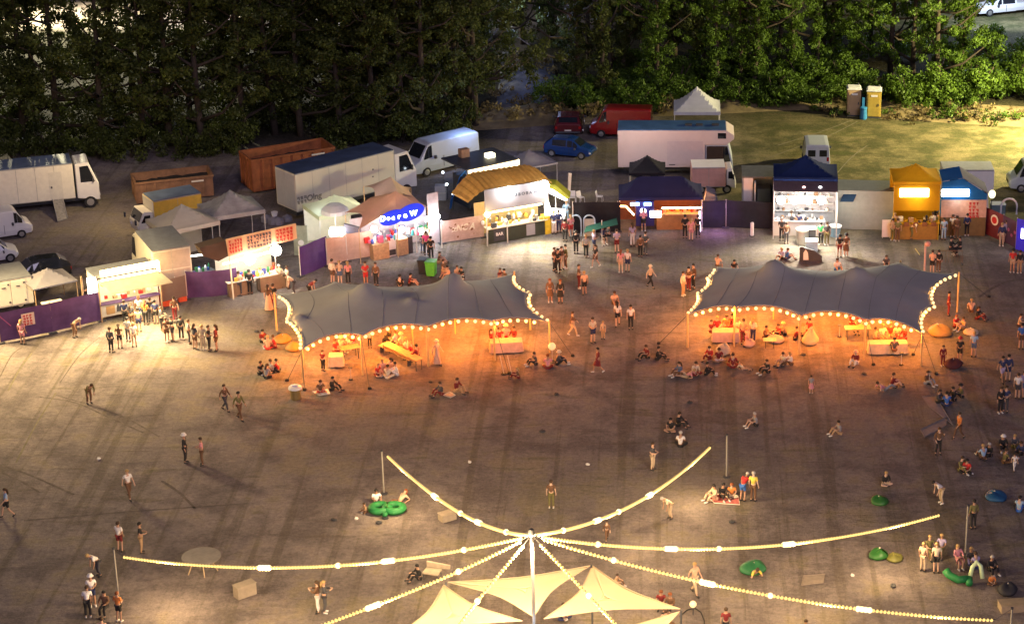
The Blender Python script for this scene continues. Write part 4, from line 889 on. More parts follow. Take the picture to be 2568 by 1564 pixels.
clutter(t, F, W - 1.4, W - .3, .5, 1.6, .9, 24, 13, (m_white, mat('goods_green', (.05, .22, .08), .5), mat('goods_brown', (.3, .18, .1), .5)), smax=.4)
for (u, v, y) in ((938, 575, -.1), (1008, 575, .4), (1055, 580, .6)):
    q = F.px(u, v, y); MB().ball((q[0], y, q[1]), .22, 12).build('lamp_globe', emis('glare_lamp', (1.0, .93, .78), 16), t); lamp(F.w(q[0], y - .4, q[1] - .05), COOL, 210, .2)
lamp(F.w(W * .5, 1.0, 2.9), COOL, 250, .3); lamp(F.w(W * .35, 3.4, 3.0), CREAM, 220, .3)
for u in (1043, 1106): x = F.px(u, 600)[0]; MB().tube([(x, -.1, 0), (x, -.1, F.px(u, 560)[1])], .05, 6).build('post', m_alu, t)
F = Frame(1075, 618, 1100, 612); t = F.thing('tall_board', 'tall plain grey board rising over a glaring white light box', 'sign'); q = F.px(1075, 535, .3); q2 = F.px(1098, 481, .3)
MB().box(q[0] - .05, .3, 0, q2[0], .38, q2[1]).build('panel', mat('board_grey_light', (.42, .36, .38), .5), t)
q = F.px(1066, 558, .1); q2 = F.px(1104, 536, .1); MB().box(q[0], .05, q[1], q2[0], .25, q2[1]).build('light_box', emis('cool_glare', (.85, .95, 1.0), 14), t, bevel=.1); lamp(F.w((q[0] + q2[0]) / 2, -.35, q[1]), COOL, 500, .3); lamp(F.w(q2[0] + .5, .6, q[1] + .4), (.1, .45, 1), 160, .2)
for (u, v, c, lb) in ((1063, 687, mat('bin_dark', (.02, .025, .03), .5), 'black wheeled bin left of the green bin'), (1082, 692, mat('bin_green', (.07, .38, .05), .45), 'bright green wheeled bin before the snack stall')):
    t = thing('wheeled_bin', lb, 'bin', G(u, v), R(-8)); MB().prism([(-.27, -.3, .08), (.27, -.3, .08), (.33, -.36, 1.02), (-.33, -.36, 1.02)], (0, .68, 0)).build('body', c, t, bevel=.03); MB().box(-.36, -.4, 1.023, .36, .38, 1.1).build('lid', c, t, bevel=.03)
    for x in (-.22, .22): MB().lathe([(.1, -.04), (.1, .04)], (x, .3, .1), 10, axis='x').build('wheel', m_black, t)
    MB().tube([(-.28, .42, 1.03), (.28, .42, 1.03)], .02, 5).build('handle', c, t)
# ---- dark food trailer with a lit fascia, behind the main stall
F = Frame(1182, 540, 1305, 512)
t = F.thing('food_trailer', 'dark roofed food trailer with a glowing pale fascia behind the main stall', 'food trailer')
z0 = F.px(1184, 453)[1]; z1 = F.px(1182, 426)[1]; W = F.W
MB().box(0, .05, .4, W, 2.4, z0 - .01).build('body', mat('trailer_dark', (.03, .035, .045), .5), t, bevel=.03); MB().box(-.02, -.02, z0, W + .02, .2, z1).build('fascia', emis('fascia_glow', (1.0, .80, .45), 1.6), t)
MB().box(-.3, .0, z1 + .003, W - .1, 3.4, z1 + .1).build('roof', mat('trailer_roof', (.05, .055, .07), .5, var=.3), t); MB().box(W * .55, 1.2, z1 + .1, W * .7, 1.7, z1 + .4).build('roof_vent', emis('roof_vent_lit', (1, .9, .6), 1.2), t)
MB().box(W * .2, 2.4, z1 + .1, W * .36, 2.9, z1 + .7).build('brown_box', mat('brown_box', (.28, .17, .12), .7), t)
for x in (1.2, W - 1.2): wheel(t, x, .2, .33)
lamp(F.w(W * .7, -.5, z0 - .2), CREAM, 120, .2)
t = thing('blue_tarpaulin', 'bright blue tarpaulin draped beside the dark food trailer', 'tarpaulin', G(1150, 530)); g = []
for i in range(9):
    g.append([(-.7 + .14 * i + .1 * j * .2, .15 * j, 3.0 * (i / 8) ** .7 * (1 - .02 * j) + .12 * math.sin(i * 1.3 + j)) for j in range(7)])
MB().grid(g).build('sheet', fab('blue_tarp', (.03, .14, .50), .3), t, fix=False); lamp(G(1150, 545) + Vector((0, -.6, 2.6)), (.3, .5, 1), 60, .2)
for (u, v) in ((1112, 470), (1122, 500), (1138, 525)): 
    q = thing('small_work_lamp', 'tiny white work lamp in the dark beside the blue tarpaulin', 'lamp', G(u, v), group='work lamps by the blue tarpaulin'); MB().tube([(0, 0, 0), (0, 0, 1.1)], .02, 5).build('stand', m_dgrey, q); MB().ball((0, 0, 1.15), .09, 8).build('bulb', e_cool, q)
t = thing('grey_flight_case', 'grey case left of the blue tarpaulin', 'case', G(1106, 500)); MB().box(-.4, -.3, 0, .4, .3, 1.1).build('shell', m_grey, t, bevel=.02); MB().box(-.42, -.32, .55, .42, .32, .6).build('band', m_steel, t)
# grey gazebo right of trailer
F = Frame(1300, 488, 1400, 470); he = F.px(1396, 408)[1]
gazebo(F, 2.8, he, he + .9, f_grey, 'gazebo', 'grey gazebo with a pale frame behind the main stall', val=.12, legm=m_alu, valm=m_alu)
t = F.thing('shelf_rack', 'lit shelf rack inside the grey gazebo with a pale frame', 'shelf'); MB().box(.4, 1.6, 0, 2.3, 2.0, 1.9).build('frame', m_dgrey, t); 
for k in range(3): MB().box(.5, 1.55, .5 + .5 * k, 2.2, 1.597, .72 + .5 * k).build('shelf_goods', mat('shelf_olive', (.30, .26, .10), .6), t)
lamp(F.w(1.5, .8, 1.9), CREAM, 60, .2)
# ---- main lit stall
F = Frame(1225, 614, 1385, 586); W = F.W
t = F.thing('main_stall', 'brightly lit long stall with a silver sign board under an ochre canopy', 'food stall')
A = FP(1215, 477, 0); B = FP(1374, 452, 0); C_ = FP(1376, 507, 0); D_ = FP(1217, 530, 0); sgm = mat('sign_silver', (.24, .22, .22), .35, var=.05, scale=.8)
bd = MB().prism([A, B, C_, D_], (0, .1, 0)).build('sign_board', sgm, t)
q = F.px(1310, 486); text('OOM B O B A  N', .30, m_dgrey, bd, q[0], -.01, q[1], rot=(R(90), -math.atan2(B[2] - A[2], B[0] - A[0]), 0), sx=1.0)
for (u, v) in ((1276, 480), (1361, 466)): q = FP(u, v, -.3); MB().lathe([(.05, .25), (.3, -.05), (.42, -.1), (.40, -.2), (.2, -.3)], q, 14, axis='y').build('floodlight', emis('flood_glare', (.88, .97, 1.0), 22), t); lamp(F.w(q[0], -2.4, q[2] - .6), COOL, 260, .3)
og = []
for i in range(15):
    row = []
    for j in range(61):
        x = -1.35 + (W + 1.5) * j / 60; y = .12 + 2.9 * i / 14; k = i / 14
        z = A[2] + (B[2] - A[2]) * j / 60 + .34 * math.sin(math.pi * min(1, k * 1.05) * .5) * min(1, .1 + j / 14) + .035 * math.sin(j * 1.7) - (.75 * max(0, (13 - j) / 13) ** 1.4) - (.22 * k * max(0, (16 - j) / 16)) - (.35 * max(0, (j - 50) / 10) ** 2)
        row.append((x, y, z))
    og.append(row)
MB().grid(og).build('canopy', f_ochre, t, fix=False, smooth=False)
mb = MB(); mb.box(.1, .1, 0, W - .5, .16, 1.05); mb.build('counter_front', mat('counter_dark_green', (.035, .045, .03), .6), t)
MB().box(0, .0, 1.053, W - .3, .75, 1.12).build('counter_top', mat('worktop', (.68, .62, .48), .4), t); MB().box(W - .49, .05, 0, W - .05, .7, 1.3).build('yellow_panel', mat('yellow_panel', (.62, .45, .03), .5), t)
for (a_, b_, c) in ((.45, 1.3, m_dgrey), (2.9, 3.55, m_grey)): MB().box(a_, .07, .15, b_, .097, .95).build('chalk_board', c, t)
text('BAR', .3, m_white, t, .87, .05, .62); MB().box(.0, 2.3, 0, W, 2.36, 2.3).build('back_wall', mat('stall_back_warm', (.55, .42, .2), .6), t)
clutter(t, F, .1, W - .5, .1, 1.6, 1.12, 80, 21, (m_white, mat('goods_yellow', (.6, .42, .08), .5), mat('goods_amber', (.55, .3, .06), .5), m_dgrey, m_cream, m_steel))
MB().box(.3, .9, 1.9, W - .3, 1.0, 1.98).build('strip_light', e_warm, t); 
for k in range(3): lamp(F.w(W * (.2 + .3 * k), .55, 1.9), CREAM, 200, .2)
lamp(F.w(W * .5, -2.0, 3.0), CREAM, 6500, .5, spot=140, to=F.w(W * .5, -4.5, 0)); lamp(F.w(W * .4, 1.2, 3.0), WARM, 170, .3)
for u in (1222, 1273): q = F.px(u, 600, -.25); MB().tube([(q[0], -.25, 0), (q[0], -.25, F.px(u, 545 if u < 1250 else 565, -.25)[1])], .045, 6).build('post', m_alu, t)
q = FP(1222, 538, -.25); MB().ball(q, .2, 12).build('globe_lamp', emis('warm_globe', (1, .8, .42), 9), t); lamp(F.w(q[0] - .1, -.7, q[2]), WARM, 200, .2)
# right side annexe: striped parasol, white lit equipment
t = thing('striped_parasol', 'green and white parasol tilted at the right end of the main stall', 'parasol', G(1395, 570)); MB().tube([(0, 0, 0), (0, 0, 2.4)], .03, 6).build('pole', m_alu, t)
MB().prism([(-1.1, 0, 3.2), (.0, 0, 3.1), (1.0, 0, 2.2), (.75, 0, 2.05), (-.3, 0, 2.75), (-1.1, 0, 2.9)], (0, 1.2, 0)).build('canopy', fab('lime_canopy', (.35, .36, .05), .4), t); MB().prism([(-.9, -.02, 2.95), (-.2, -.02, 2.8), (.85, -.02, 2.02), (.6, -.02, 2.0), (-.5, -.02, 2.55)], (0, -.02, 0)).build('glow_stripe', e_white, t)  # stripe's brightness is put into its material, it is no lamp
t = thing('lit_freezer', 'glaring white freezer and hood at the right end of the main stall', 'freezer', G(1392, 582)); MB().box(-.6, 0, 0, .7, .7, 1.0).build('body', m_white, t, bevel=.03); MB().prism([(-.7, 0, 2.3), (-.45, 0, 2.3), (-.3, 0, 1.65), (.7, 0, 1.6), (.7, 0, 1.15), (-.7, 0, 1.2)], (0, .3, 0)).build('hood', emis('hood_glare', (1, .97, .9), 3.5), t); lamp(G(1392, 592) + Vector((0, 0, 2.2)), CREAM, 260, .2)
t = thing('white_banner_flag', 'narrow pale flag standing right of the striped parasol', 'flag', G(1424, 520)); MB().tube([(0, 0, 0), (.1, 0, 2.6)], .03, 6).build('pole', m_alu, t); MB().prism([(0, -.01, 1.1), (.22, -.01, 1.2), (.32, -.01, 2.55), (.1, -.01, 2.6)], (0, .02, 0)).build('cloth', m_cream, t)
def chair(u, v, yaw, m, label, group=None, s=1.0):
    t = thing('plastic_chair', label, 'chair', G(u, v), yaw, group); t.scale = (s,) * 3
    MB().box(-.22, -.22, .42, .22, .22, .46).build('seat', m, t, bevel=.015); MB().prism([(-.22, .2, .463), (.22, .2, .463), (.2, .28, .86), (-.2, .28, .86)], (0, .03, 0)).build('backrest', m, t)
    for x in (-.2, .2):
        for y in (-.2, .2): MB().tube([(x, y, .417), (x * 1.15, y * 1.15, 0)], .02, 5).build('leg', m, t)
    return t
for i, (u, v) in enumerate(((1436, 508), (1456, 508), (1504, 506))): chair(u, v, R(40 * i), m_white, ('white plastic chair nearest the pale flag', 'white plastic chair in the middle behind the black screen', 'lone white plastic chair in the dark behind the black screen')[i], s=.95)
# arched white frames before the screen
t = thing('arch_shelf', 'pair of white arched display frames before the black screen', 'display'); t.location = G(1462, 592)
for x in (-.5, .45):
    pts = [(x - .38, 0, 0)] + [(x - .38 * math.cos(a), 0, 1.15 + .38 * math.sin(a)) for a in [i * math.pi / 8 for i in range(9)]] + [(x + .38, 0, 0)]; MB().tube(pts, .055, 6).build('arch', mat('powder_blue', (.45, .58, .68), .5), t)
MB().box(.12, .02, 0, .78, .05, 1.25).build('panel', mat('stone_print', (.42, .42, .36), .7), t)
t = thing('market_umbrella', 'low teal shade sloping over a table before the black screen', 'parasol', G(1510, 618)); MB().tube([(0, 0, 0), (0, 0, 1.9)], .03, 6).build('pole', m_alu, t); MB().prism([(-1.2, -.5, 1.15), (1.1, -.5, 1.75), (1.0, .5, 1.85), (-1.1, .5, 1.25)], (0, 0, .03)).build('canopy', fab('teal_canopy', (.03, .11, .085), .2), t)
# ---- bar under the navy canopy
F = Frame(1553, 582, 1762, 580); W = F.W
t = gazebo(F, 3.0, 2.5, 3.55, f_navy, 'bar_gazebo', 'wide navy canopy bar lit with orange neon', 'bar', ridge=W * .55, val=.2)
mb = MB().box(W * .45, .4, 0, W - .2, 1.0, 1.1).build('counter', mat('bar_front', (.30, .14, .05), .6), t); MB().box(W * .44, .3, 1.103, W - .1, 1.1, 1.16).build('counter_top', m_wood, t)
n1 = F.px(1660, 522, .2); n2 = F.px(1763, 524, .2); MB().box(n1[0], .17, n1[1] - .05, n2[0] - .05, .23, n1[1] + .06).build('neon_tube', emis('orange_neon', (1.0, .52, .22), 9), t)
n3 = F.px(1550, 517, .2); n4 = F.px(1590, 527, .2); MB().tube([(n3[0] + .1, .2, n3[1]), ((n3[0] + n4[0]) / 2, .2, n3[1] - .02), (n4[0], .2, n4[1] - .35)], .06, 6).build('neon_tube', emis('orange_neon', (1, .52, .22), 9), t)
MB().box(W * .2, .3, .3, W * .42, .8, 2.15).build('drinks_fridge', mat('fridge_navy', (.02, .02, .12), .4), t, bevel=.03)
for (u, w_) in ((1592, .30), (1624, .24)): q = F.px(u, 512, .25); MB().box(q[0] - w_, .2, q[1] - .1, q[0] + w_, .28, q[1] + .1).build('blue_lamp', emis('blue_lamp_glow', (.3, .62, 1.0), 6), t)
q = F.px(1613, 529, .25); MB().lathe([(.2, -.02), (.2, 0)], (q[0], .24, q[1]), 16, axis='y').build('round_sign', e_white, t); text('G', .3, m_dgrey, t, q[0], .21, q[1])
q = F.px(1645, 536, .2); MB().box(q[0] - .42, .2, q[1] - .28, q[0] + .38, .3, q[1] + .2).build('lit_menu', emis('menu_glow', (1, .93, .85), 3), t, bevel=.03)
for (x, wt) in ((.8, 130), (W * .6, 170), (W * .85, 170)): lamp(F.w(x, .7, 2.0), (1, .34, .07), wt * 1.8, .2)
lamp(F.w(W * .3, -.3, 1.9), (.25, .35, 1), 45, .15); lamp(F.w(W + 1.0, -.5, 1.3), (.55, .25, 1), 420, .2)
clutter(t, F, W * .46, W - .3, .5, 1.0, 1.16, 30, 31, (mat('goods_amber', (.55, .3, .06), .5), m_red, m_wood), smax=.25); MB().box(.05, 2.7, 0, W - .05, 2.76, 2.2).build('back_wall', mat('bar_back', (.22, .07, .03), .6), t)
MB().tube([(W - .2, -.02, 0), (W - .2, -.02, 1.5)], .07, 7).build('lit_post', emis('violet_white_post', (.9, .8, 1), 1.6), t)
F = Frame(1578, 512, 1668, 512); gazebo(F, 2.6, 2.35, 3.3, f_black, 'gazebo', 'small black gazebo between the navy bar and the camper truck', val=.2)
F = Frame(1690, 352, 1806, 352); gazebo(F, 3.4, 2.3, 3.9, f_white, 'gazebo', 'white blue peaked tent rising behind the camper truck', val=.25)
t = thing('small_tent', 'small grey tent roof behind the dark mesh screen', 'tent', G(1782, 560)); MB().prism([(-.9, 0, 0), (.9, 0, 0), (.3, 0, 2.1), (-.3, 0, 2.35)], (0, 1.3, 0)).build('flysheet', f_grey, t); MB().tube([(-.9, -.03, 0), (-.3, -.03, 2.38)], .025, 5).build('pole', m_alu, t)
# ---- bright white stall under deep blue gazebo
F = Frame(1938, 597, 2098, 599); W = F.W
t = F.thing('white_stall', 'dazzling white lit stall with four globe lamps under a dark fascia', 'food stall')
zf = F.px(2015, 480)[1]; zt = F.px(2015, 457, .7)[1]
MB().prism([(0, -.1, zf), (W, -.1, zf), (W + .0, .8, zt), (0, .8, zt)], (0, 0, .04)).build('fascia', mat('fascia_grey', (.07, .06, .08), .6), t)
for (u, cc) in ((2016, 'red'), (2057, 'white')): q = F.px(u, 470, .3); MB().ball((q[0], .28, q[1] + .02), .12, 10, sz=.6).build('fascia_lamp', emis('fascia_' + cc, (1, .45, .4) if cc == 'red' else (1, 1, 1), 3), t)
mb = MB(); mb.box(0, .85, .0, .05, 2.6, zt - .05); mb.box(W - .05, .85, 0, W, 2.6, zt - .05); mb.box(.05, 2.55, 0, W - .05, 2.6, zt - .05); mb.build('walls', mat('stall_grey_white', (.42, .42, .44), .6), t)
MB().box(.05, .5, 0, W - .9, 1.1, 1.05).build('counter', m_white, t); MB().box(0, .4, 1.053, W - .8, 1.15, 1.1).build('counter_top', m_white, t)
sh = MB()
for k in range(3): sh.box(.15, 2.2, 1.2 + k * .55, W - .2, 2.54, 1.24 + k * .55)
sh.build('shelves', m_white, t)
for k in range(3): clutter(t, F, .2, W - .3, 2.22, 2.5, 1.24 + k * .55, 20, 40 + k, (m_dgrey, mat('goods_brown', (.3, .18, .1), .5), m_steel, m_cream), smax=.22)
clutter(t, F, .2, W - 1, .5, 1.1, 1.1, 36, 50, (m_white, m_dgrey, mat('goods_brown', (.3, .18, .1), .5), m_steel))
for u in (1959, 1993, 2027, 2060):
    q = F.px(u, 502, .1); MB().ball((q[0], .1, q[1]), .29, 14).build('globe_lamp', emis('white_globe', (1, .96, .88), 12), t)
    MB().tube([(q[0], .1, q[1] + .28), (q[0], .1, zf + .02)], .012, 4).build('cord', m_dgrey, t)
for k in range(3): lamp(F.w(W * (.2 + .3 * k), -.35, F.px(2000, 512)[1]), (1, .93, .78), 300, .3)
lamp(F.w(W * .5, 1.6, 2.6), (1, .95, .85), 200, .3); lamp(F.w(W + .6, .2, 2.0), (1, .93, .75), 500, .25); lamp(F.w(W * .5, -1.6, 3.2), (1, .9, .68), 8500, .5, spot=145, to=F.w(W * .5, -4.5, 0))
for x in (.03, W - .03): MB().tube([(x, -.12, 0), (x, -.12, zf)], .04, 6).build('post', m_white, t)
gazebo(F, 3.0, zt + .3, zt + 1.45, f_dnavy, 'gazebo', 'deep blue peaked gazebo over the back of the dazzling white stall', val=.38, y0=.9, conc=1.6); MB().box(.02, .85, zt - .045, W - .02, 2.6, zt - .0).build('roof', m_dgrey, t)
t = thing('blue_tub', 'blue and white tub at the right end of the white lit stall', 'tub', G(2094, 592)); MB().lathe([(.3, 0), (.42, .7), (.44, .72)], (0, 0, 0), 14).build('tub', mat('tub_blue', (.25, .45, .60), .4), t); MB().lathe([(.46, .723), (.46, .78)], (0, 0, 0), 14).build('lid', m_white, t)
for i, (u, v, c, lb) in enumerate(((2012, 612, m_steel, 'steel drum with a white lid before the white stall'), (2030, 607, m_dgrey, 'black cabinet before the white stall'), (2035, 628, mat('pale_blue_box', (.45, .6, .7), .5), 'pale blue cool box below the black cabinet'))):
    t = thing('stall_unit', lb, 'container', G(u, v)); 
    if i == 0: MB().lathe([(.38, 0), (.42, .5), (.42, 1.0)], (0, 0, 0), 14).build('drum', c, t); MB().lathe([(.45, 1.003), (.45, 1.12)], (0, 0, 0), 14).build('lid', m_white, t)
    else: MB().box(-.4, -.3, 0, .4, .3, 1.0 if i == 1 else .7).build('case', c, t, bevel=.03); MB().box(-.42, -.32, 1.003 if i == 1 else .703, .42, .32, 1.06 if i == 1 else .77).build('lid', m_white, t)
t = thing('white_bollard', 'short white bollard in front of the dark mesh screen', 'bollard', G(1886, 592)); MB().lathe([(.12, 0), (.12, .95), (.08, 1.0)], (0, 0, 0), 10).build('post', m_white, t); MB().lathe([(.2, 0), (.2, .06)], (0, 0, -.0), 10).build('base', m_dgrey, t)
# bench set before the white stall
t = thing('slope_board', 'dark curved board leaning in front of the white stall', 'board', G(2020, 655)); MB().prism([(-.4, 0, 0), (1.1, 0, 0), (1.1, 0, .35), (.6, 0, .75), (-.4, 0, 1.05)], (0, .12, 0)).build('panel', mat('slate', (.04, .045, .06), .5), t); MB().prism([(-.15, -.003, .1), (.2, -.003, .1), (.15, -.003, .6), (.0, -.003, .85), (-.15, -.003, .6)], (0, -.02, 0)).build('white_print', m_white, t)
# ---- yellow booth
F = Frame(2236, 603, 2354, 603); W = F.W; he = F.px(2290, 456)[1]
t = gazebo(F, 3.0, he, F.px(2297, 409, 1.5)[1], f_yell, 'yellow_booth', 'yellow peaked booth with a glowing sign', 'food stall', val=.2, conc=1.5, legm=mat('yellow_leg', (.5, .33, .03), .5))
ym = fab('yellow_panel_cloth', (.48, .26, .012), .3); z2 = F.px(2290, 528)[1]
MB().box(.06, -.03, z2, W - .06, -.015, he - .203).build('front_panel', ym, t); q = F.px(2256, 494, -.1); q2 = F.px(2330, 473, -.1)
sgn = MB().box(q[0], -.12, q[1], q2[0], -.05, q2[1]).build('lit_sign', emis('yellow_sign_glow', (1, .85, .40), 7), t, bevel=.02)
MB().box(.0, .2, 0, W, .8, 1.15).build('counter', mat('ochre_counter', (.28, .15, .03), .6), t); MB().box(-.05, .1, 1.153, W + .05, .85, 1.2).build('counter_top', ym, t)
MB().box(.05, 2.9, 0, W - .05, 2.94, he - .3).build('back_wall', ym, t)
for k in range(5): MB().box(.2 + k * .62, .085, 1.0, .55 + k * .62, .097, 1.15 + .15).build('price_card', mat('price_card', (.55, .4, .2) if k % 2 else (.18, .07, .03), .6), t)
clutter(t, F, .1, W - .1, .3, .8, 1.2, 30, 61, (ym, mat('goods_brown', (.3, .18, .1), .5), m_cream))
lamp(F.w(W * .5, 1.2, 2.9), (1, .72, .25), 330, .3); lamp(F.w(W * .5, -.7, 3.1), (1, .78, .3), 330, .3); lamp(F.w(W * .5, -1.0, 1.9), (1, .8, .4), 90, .3)
t = thing('white_panel_board', 'small white board standing at the left foot of the yellow booth', 'board', G(2222, 598)); MB().box(-.3, 0, .1, .3, .05, 1.35).build('panel', m_white, t); 
for x in (-.25, .25): MB().tube([(x, .08, 0), (x, .08, 1.3)], .02, 5).build('leg', m_alu, t)
# ---- blue booth with white sign
F = Frame(2357, 592, 2470, 592); W = F.W; zf = F.px(2400, 501)[1]; zt = F.px(2400, 448)[1]
t = F.thing('blue_booth', 'booth with a bright white sign on a blue gable and a pink lower wall', 'food stall')
MB().prism([(0, 0, zf), (W, 0, zf), (W, 0, zf + .4), (W * .45, 0, zt), (.0, 0, zt - .25)], (0, .06, 0)).build('gable', fab('blue_gable', (.015, .12, .33), .15), t)
MB().prism([(W * .45, .07, zt + .01), (W + .1, .07, zf + .42), (W + .1, 2.2, zf + .5), (W * .45, 2.2, zt + .15)], (0, 0, .03)).build('roof', f_grey, t); MB().prism([(0, .07, zt - .22), (W * .45, .07, zt + .01), (W * .45, 2.2, zt + .15), (0, 2.2, zt - .1)], (0, 0, .03)).build('roof', f_blue, t)
q = F.px(2361, 492); q2 = F.px(2431, 475); MB().box(q[0], -.06, q[1], q2[0], -.002, q2[1]).build('lit_sign', emis('cool_sign_glow', (.82, .95, 1.0), 8), t, bevel=.02)
z2 = F.px(2400, 545)[1]; MB().box(0, -.02, z2, W, .05, zf - .01).build('front_wall', mat('pink_wall', (.50, .32, .24), .6), t); MB().box(0, .0, .02, W, .06, z2 - .005).build('lower_wall', mat('olive_wall', (.17, .11, .04), .7), t)
g2 = MB(); q = F.px(2430, 508); glyphs(g2, q[0], q[1], 3, 5, .25, .24, -.022, rnd=random.Random(9)); g2.build('lettering', m_red, t)
MB().box(0, .1, .0, .06, 2.2, zf).build('side_wall', f_blue, t); MB().box(W - .06, .1, .0, W, 2.2, zf + .4).build('side_wall', f_blue, t)
lamp(F.w(W * .35, -.6, 2.7), COOL, 90, .2); lamp(F.w(W * .5, -.8, 2.4), (1, .7, .4), 50, .2)
t = thing('cream_curtain', 'cream curtain and pole at the right side of the blue signed booth', 'curtain', G(2472, 588)); MB().prism([(-.15, 0, .9), (.25, 0, .9), (.1, 0, 1.9), (.0, 0, 3.1), (-.15, 0, 3.1)], (0, .15, 0)).build('cloth', m_cream, t); MB().tube([(-.18, .07, 0), (-.18, .07, 3.2)], .035, 6).build('pole', m_wood, t)
t = thing('globe_post_lamp', 'pale yellow globe lamp on a post beside the caravan', 'lamp', G(2484, 560)); MB().tube([(0, 0, 0), (0, 0, 1.9)], .03, 6).build('post', m_dgrey, t); MB().ball((0, 0, 2.15), .25, 12, sz=1.2).build('globe', emis('pale_globe', (1, .92, .5), 1.0), t)
t = thing('blue_bin_store', 'teal grey cupboard beside the caravan', 'cupboard', G(2502, 560)); MB().box(-.5, 0, 0, .5, .8, 1.3).build('body', mat('teal_grey', (.12, .18, .20), .5), t, bevel=.03); MB().box(-.52, -.02, 1.303, .52, .82, 1.36).build('top', m_grey, t)

lamp = _lamp
# ================================================================== stretch tents
def membrane(nr, nc, pins, edges=None, iters=1400, flat=0.0):
    """pins {(i,j): Vector}; four corners must be pinned. Relaxes a net between the pins like stretched cloth."""
    P = np.zeros((nr, nc, 3)); c00, c01, c10, c11 = (np.array(pins[k]) for k in ((0, 0), (0, nc - 1), (nr - 1, 0), (nr - 1, nc - 1)))
    for i in range(nr):
        for j in range(nc):
            a, b = i / (nr - 1), j / (nc - 1); P[i, j] = (c00 * (1 - b) + c01 * b) * (1 - a) + (c10 * (1 - b) + c11 * b) * a
    idx = [(i, j, np.array(p)) for (i, j), p in pins.items()]
    for it in range(iters):
        Q = P.copy()
        Q[1:-1, 1:-1] = .25 * (P[:-2, 1:-1] + P[2:, 1:-1] + P[1:-1, :-2] + P[1:-1, 2:])
        k = .06
        Q[0, 1:-1] = (.5 - k / 2) * (P[0, :-2] + P[0, 2:]) + k * P[1, 1:-1]; Q[-1, 1:-1] = (.5 - k / 2) * (P[-1, :-2] + P[-1, 2:]) + k * P[-2, 1:-1]
        Q[1:-1, 0] = (.5 - k / 2) * (P[:-2, 0] + P[2:, 0]) + k * P[1:-1, 1]; Q[1:-1, -1] = (.5 - k / 2) * (P[:-2, -1] + P[2:, -1]) + k * P[1:-1, -2]
        P = Q
        for i, j, p in idx: P[i, j] = p
    return P
f_tent = fab('stretch_tent_cloth', (.37, .35, .335), .06, var=.10, scale=.35)
bulb_me = MB().ball((0, 0, 0), .11, 10).mesh('bulb', True); bulb_me.materials.append(emis('tent_bulb', (1.0, .80, .38), .52))
sb_me = MB().ball((0, 0, 0), .080, 8).mesh('bulb', True); sb_me.materials.append(emis('string_bulb', (1.0, .70, .22), .50))
sb2_me = MB().ball((0, 0, 0), .13, 10).mesh('bulb', True); sb2_me.materials.append(emis('string_bulb_bright', (1.0, .84, .42), .95))
def lights_on(t, pts, spacing, me, limit=100, first=0.0, alt=None):
    """bulbs as parts hung along a polyline in the thing's own space"""
    L_ = 0; acc = first; pos = []
    for a, b in zip(pts[:-1], pts[1:]):
        d = (b - a).length
        while acc <= L_ + d: pos.append(a.lerp(b, (acc - L_) / d)); acc += spacing
        L_ += d
    rest = MB()
    for n, p in enumerate(pos):
        m_ = alt[0] if alt and alt[1](n) else me
        if n < limit:
            o = bpy.data.objects.new('bulb', m_); COL.objects.link(o); o.parent = t; o.location = p
        else: rest.ball(p, .075, 8)
    if rest.v: o = rest.build('bulbs', me.materials[0], t, smooth=True); o['kind'] = 'stuff'
    return pos
def stretch_tent(label, blabel, front, mid, back, left, right, guy):
    nr, nc = 33, 65; pins = {}
    O = G(front[2][0], front[2][1] + 95); rel = lambda p: G(p[0], p[1], p[2]) - O
    for j, p in front: pins[(0, j)] = G(*p) - O
    return pins, O
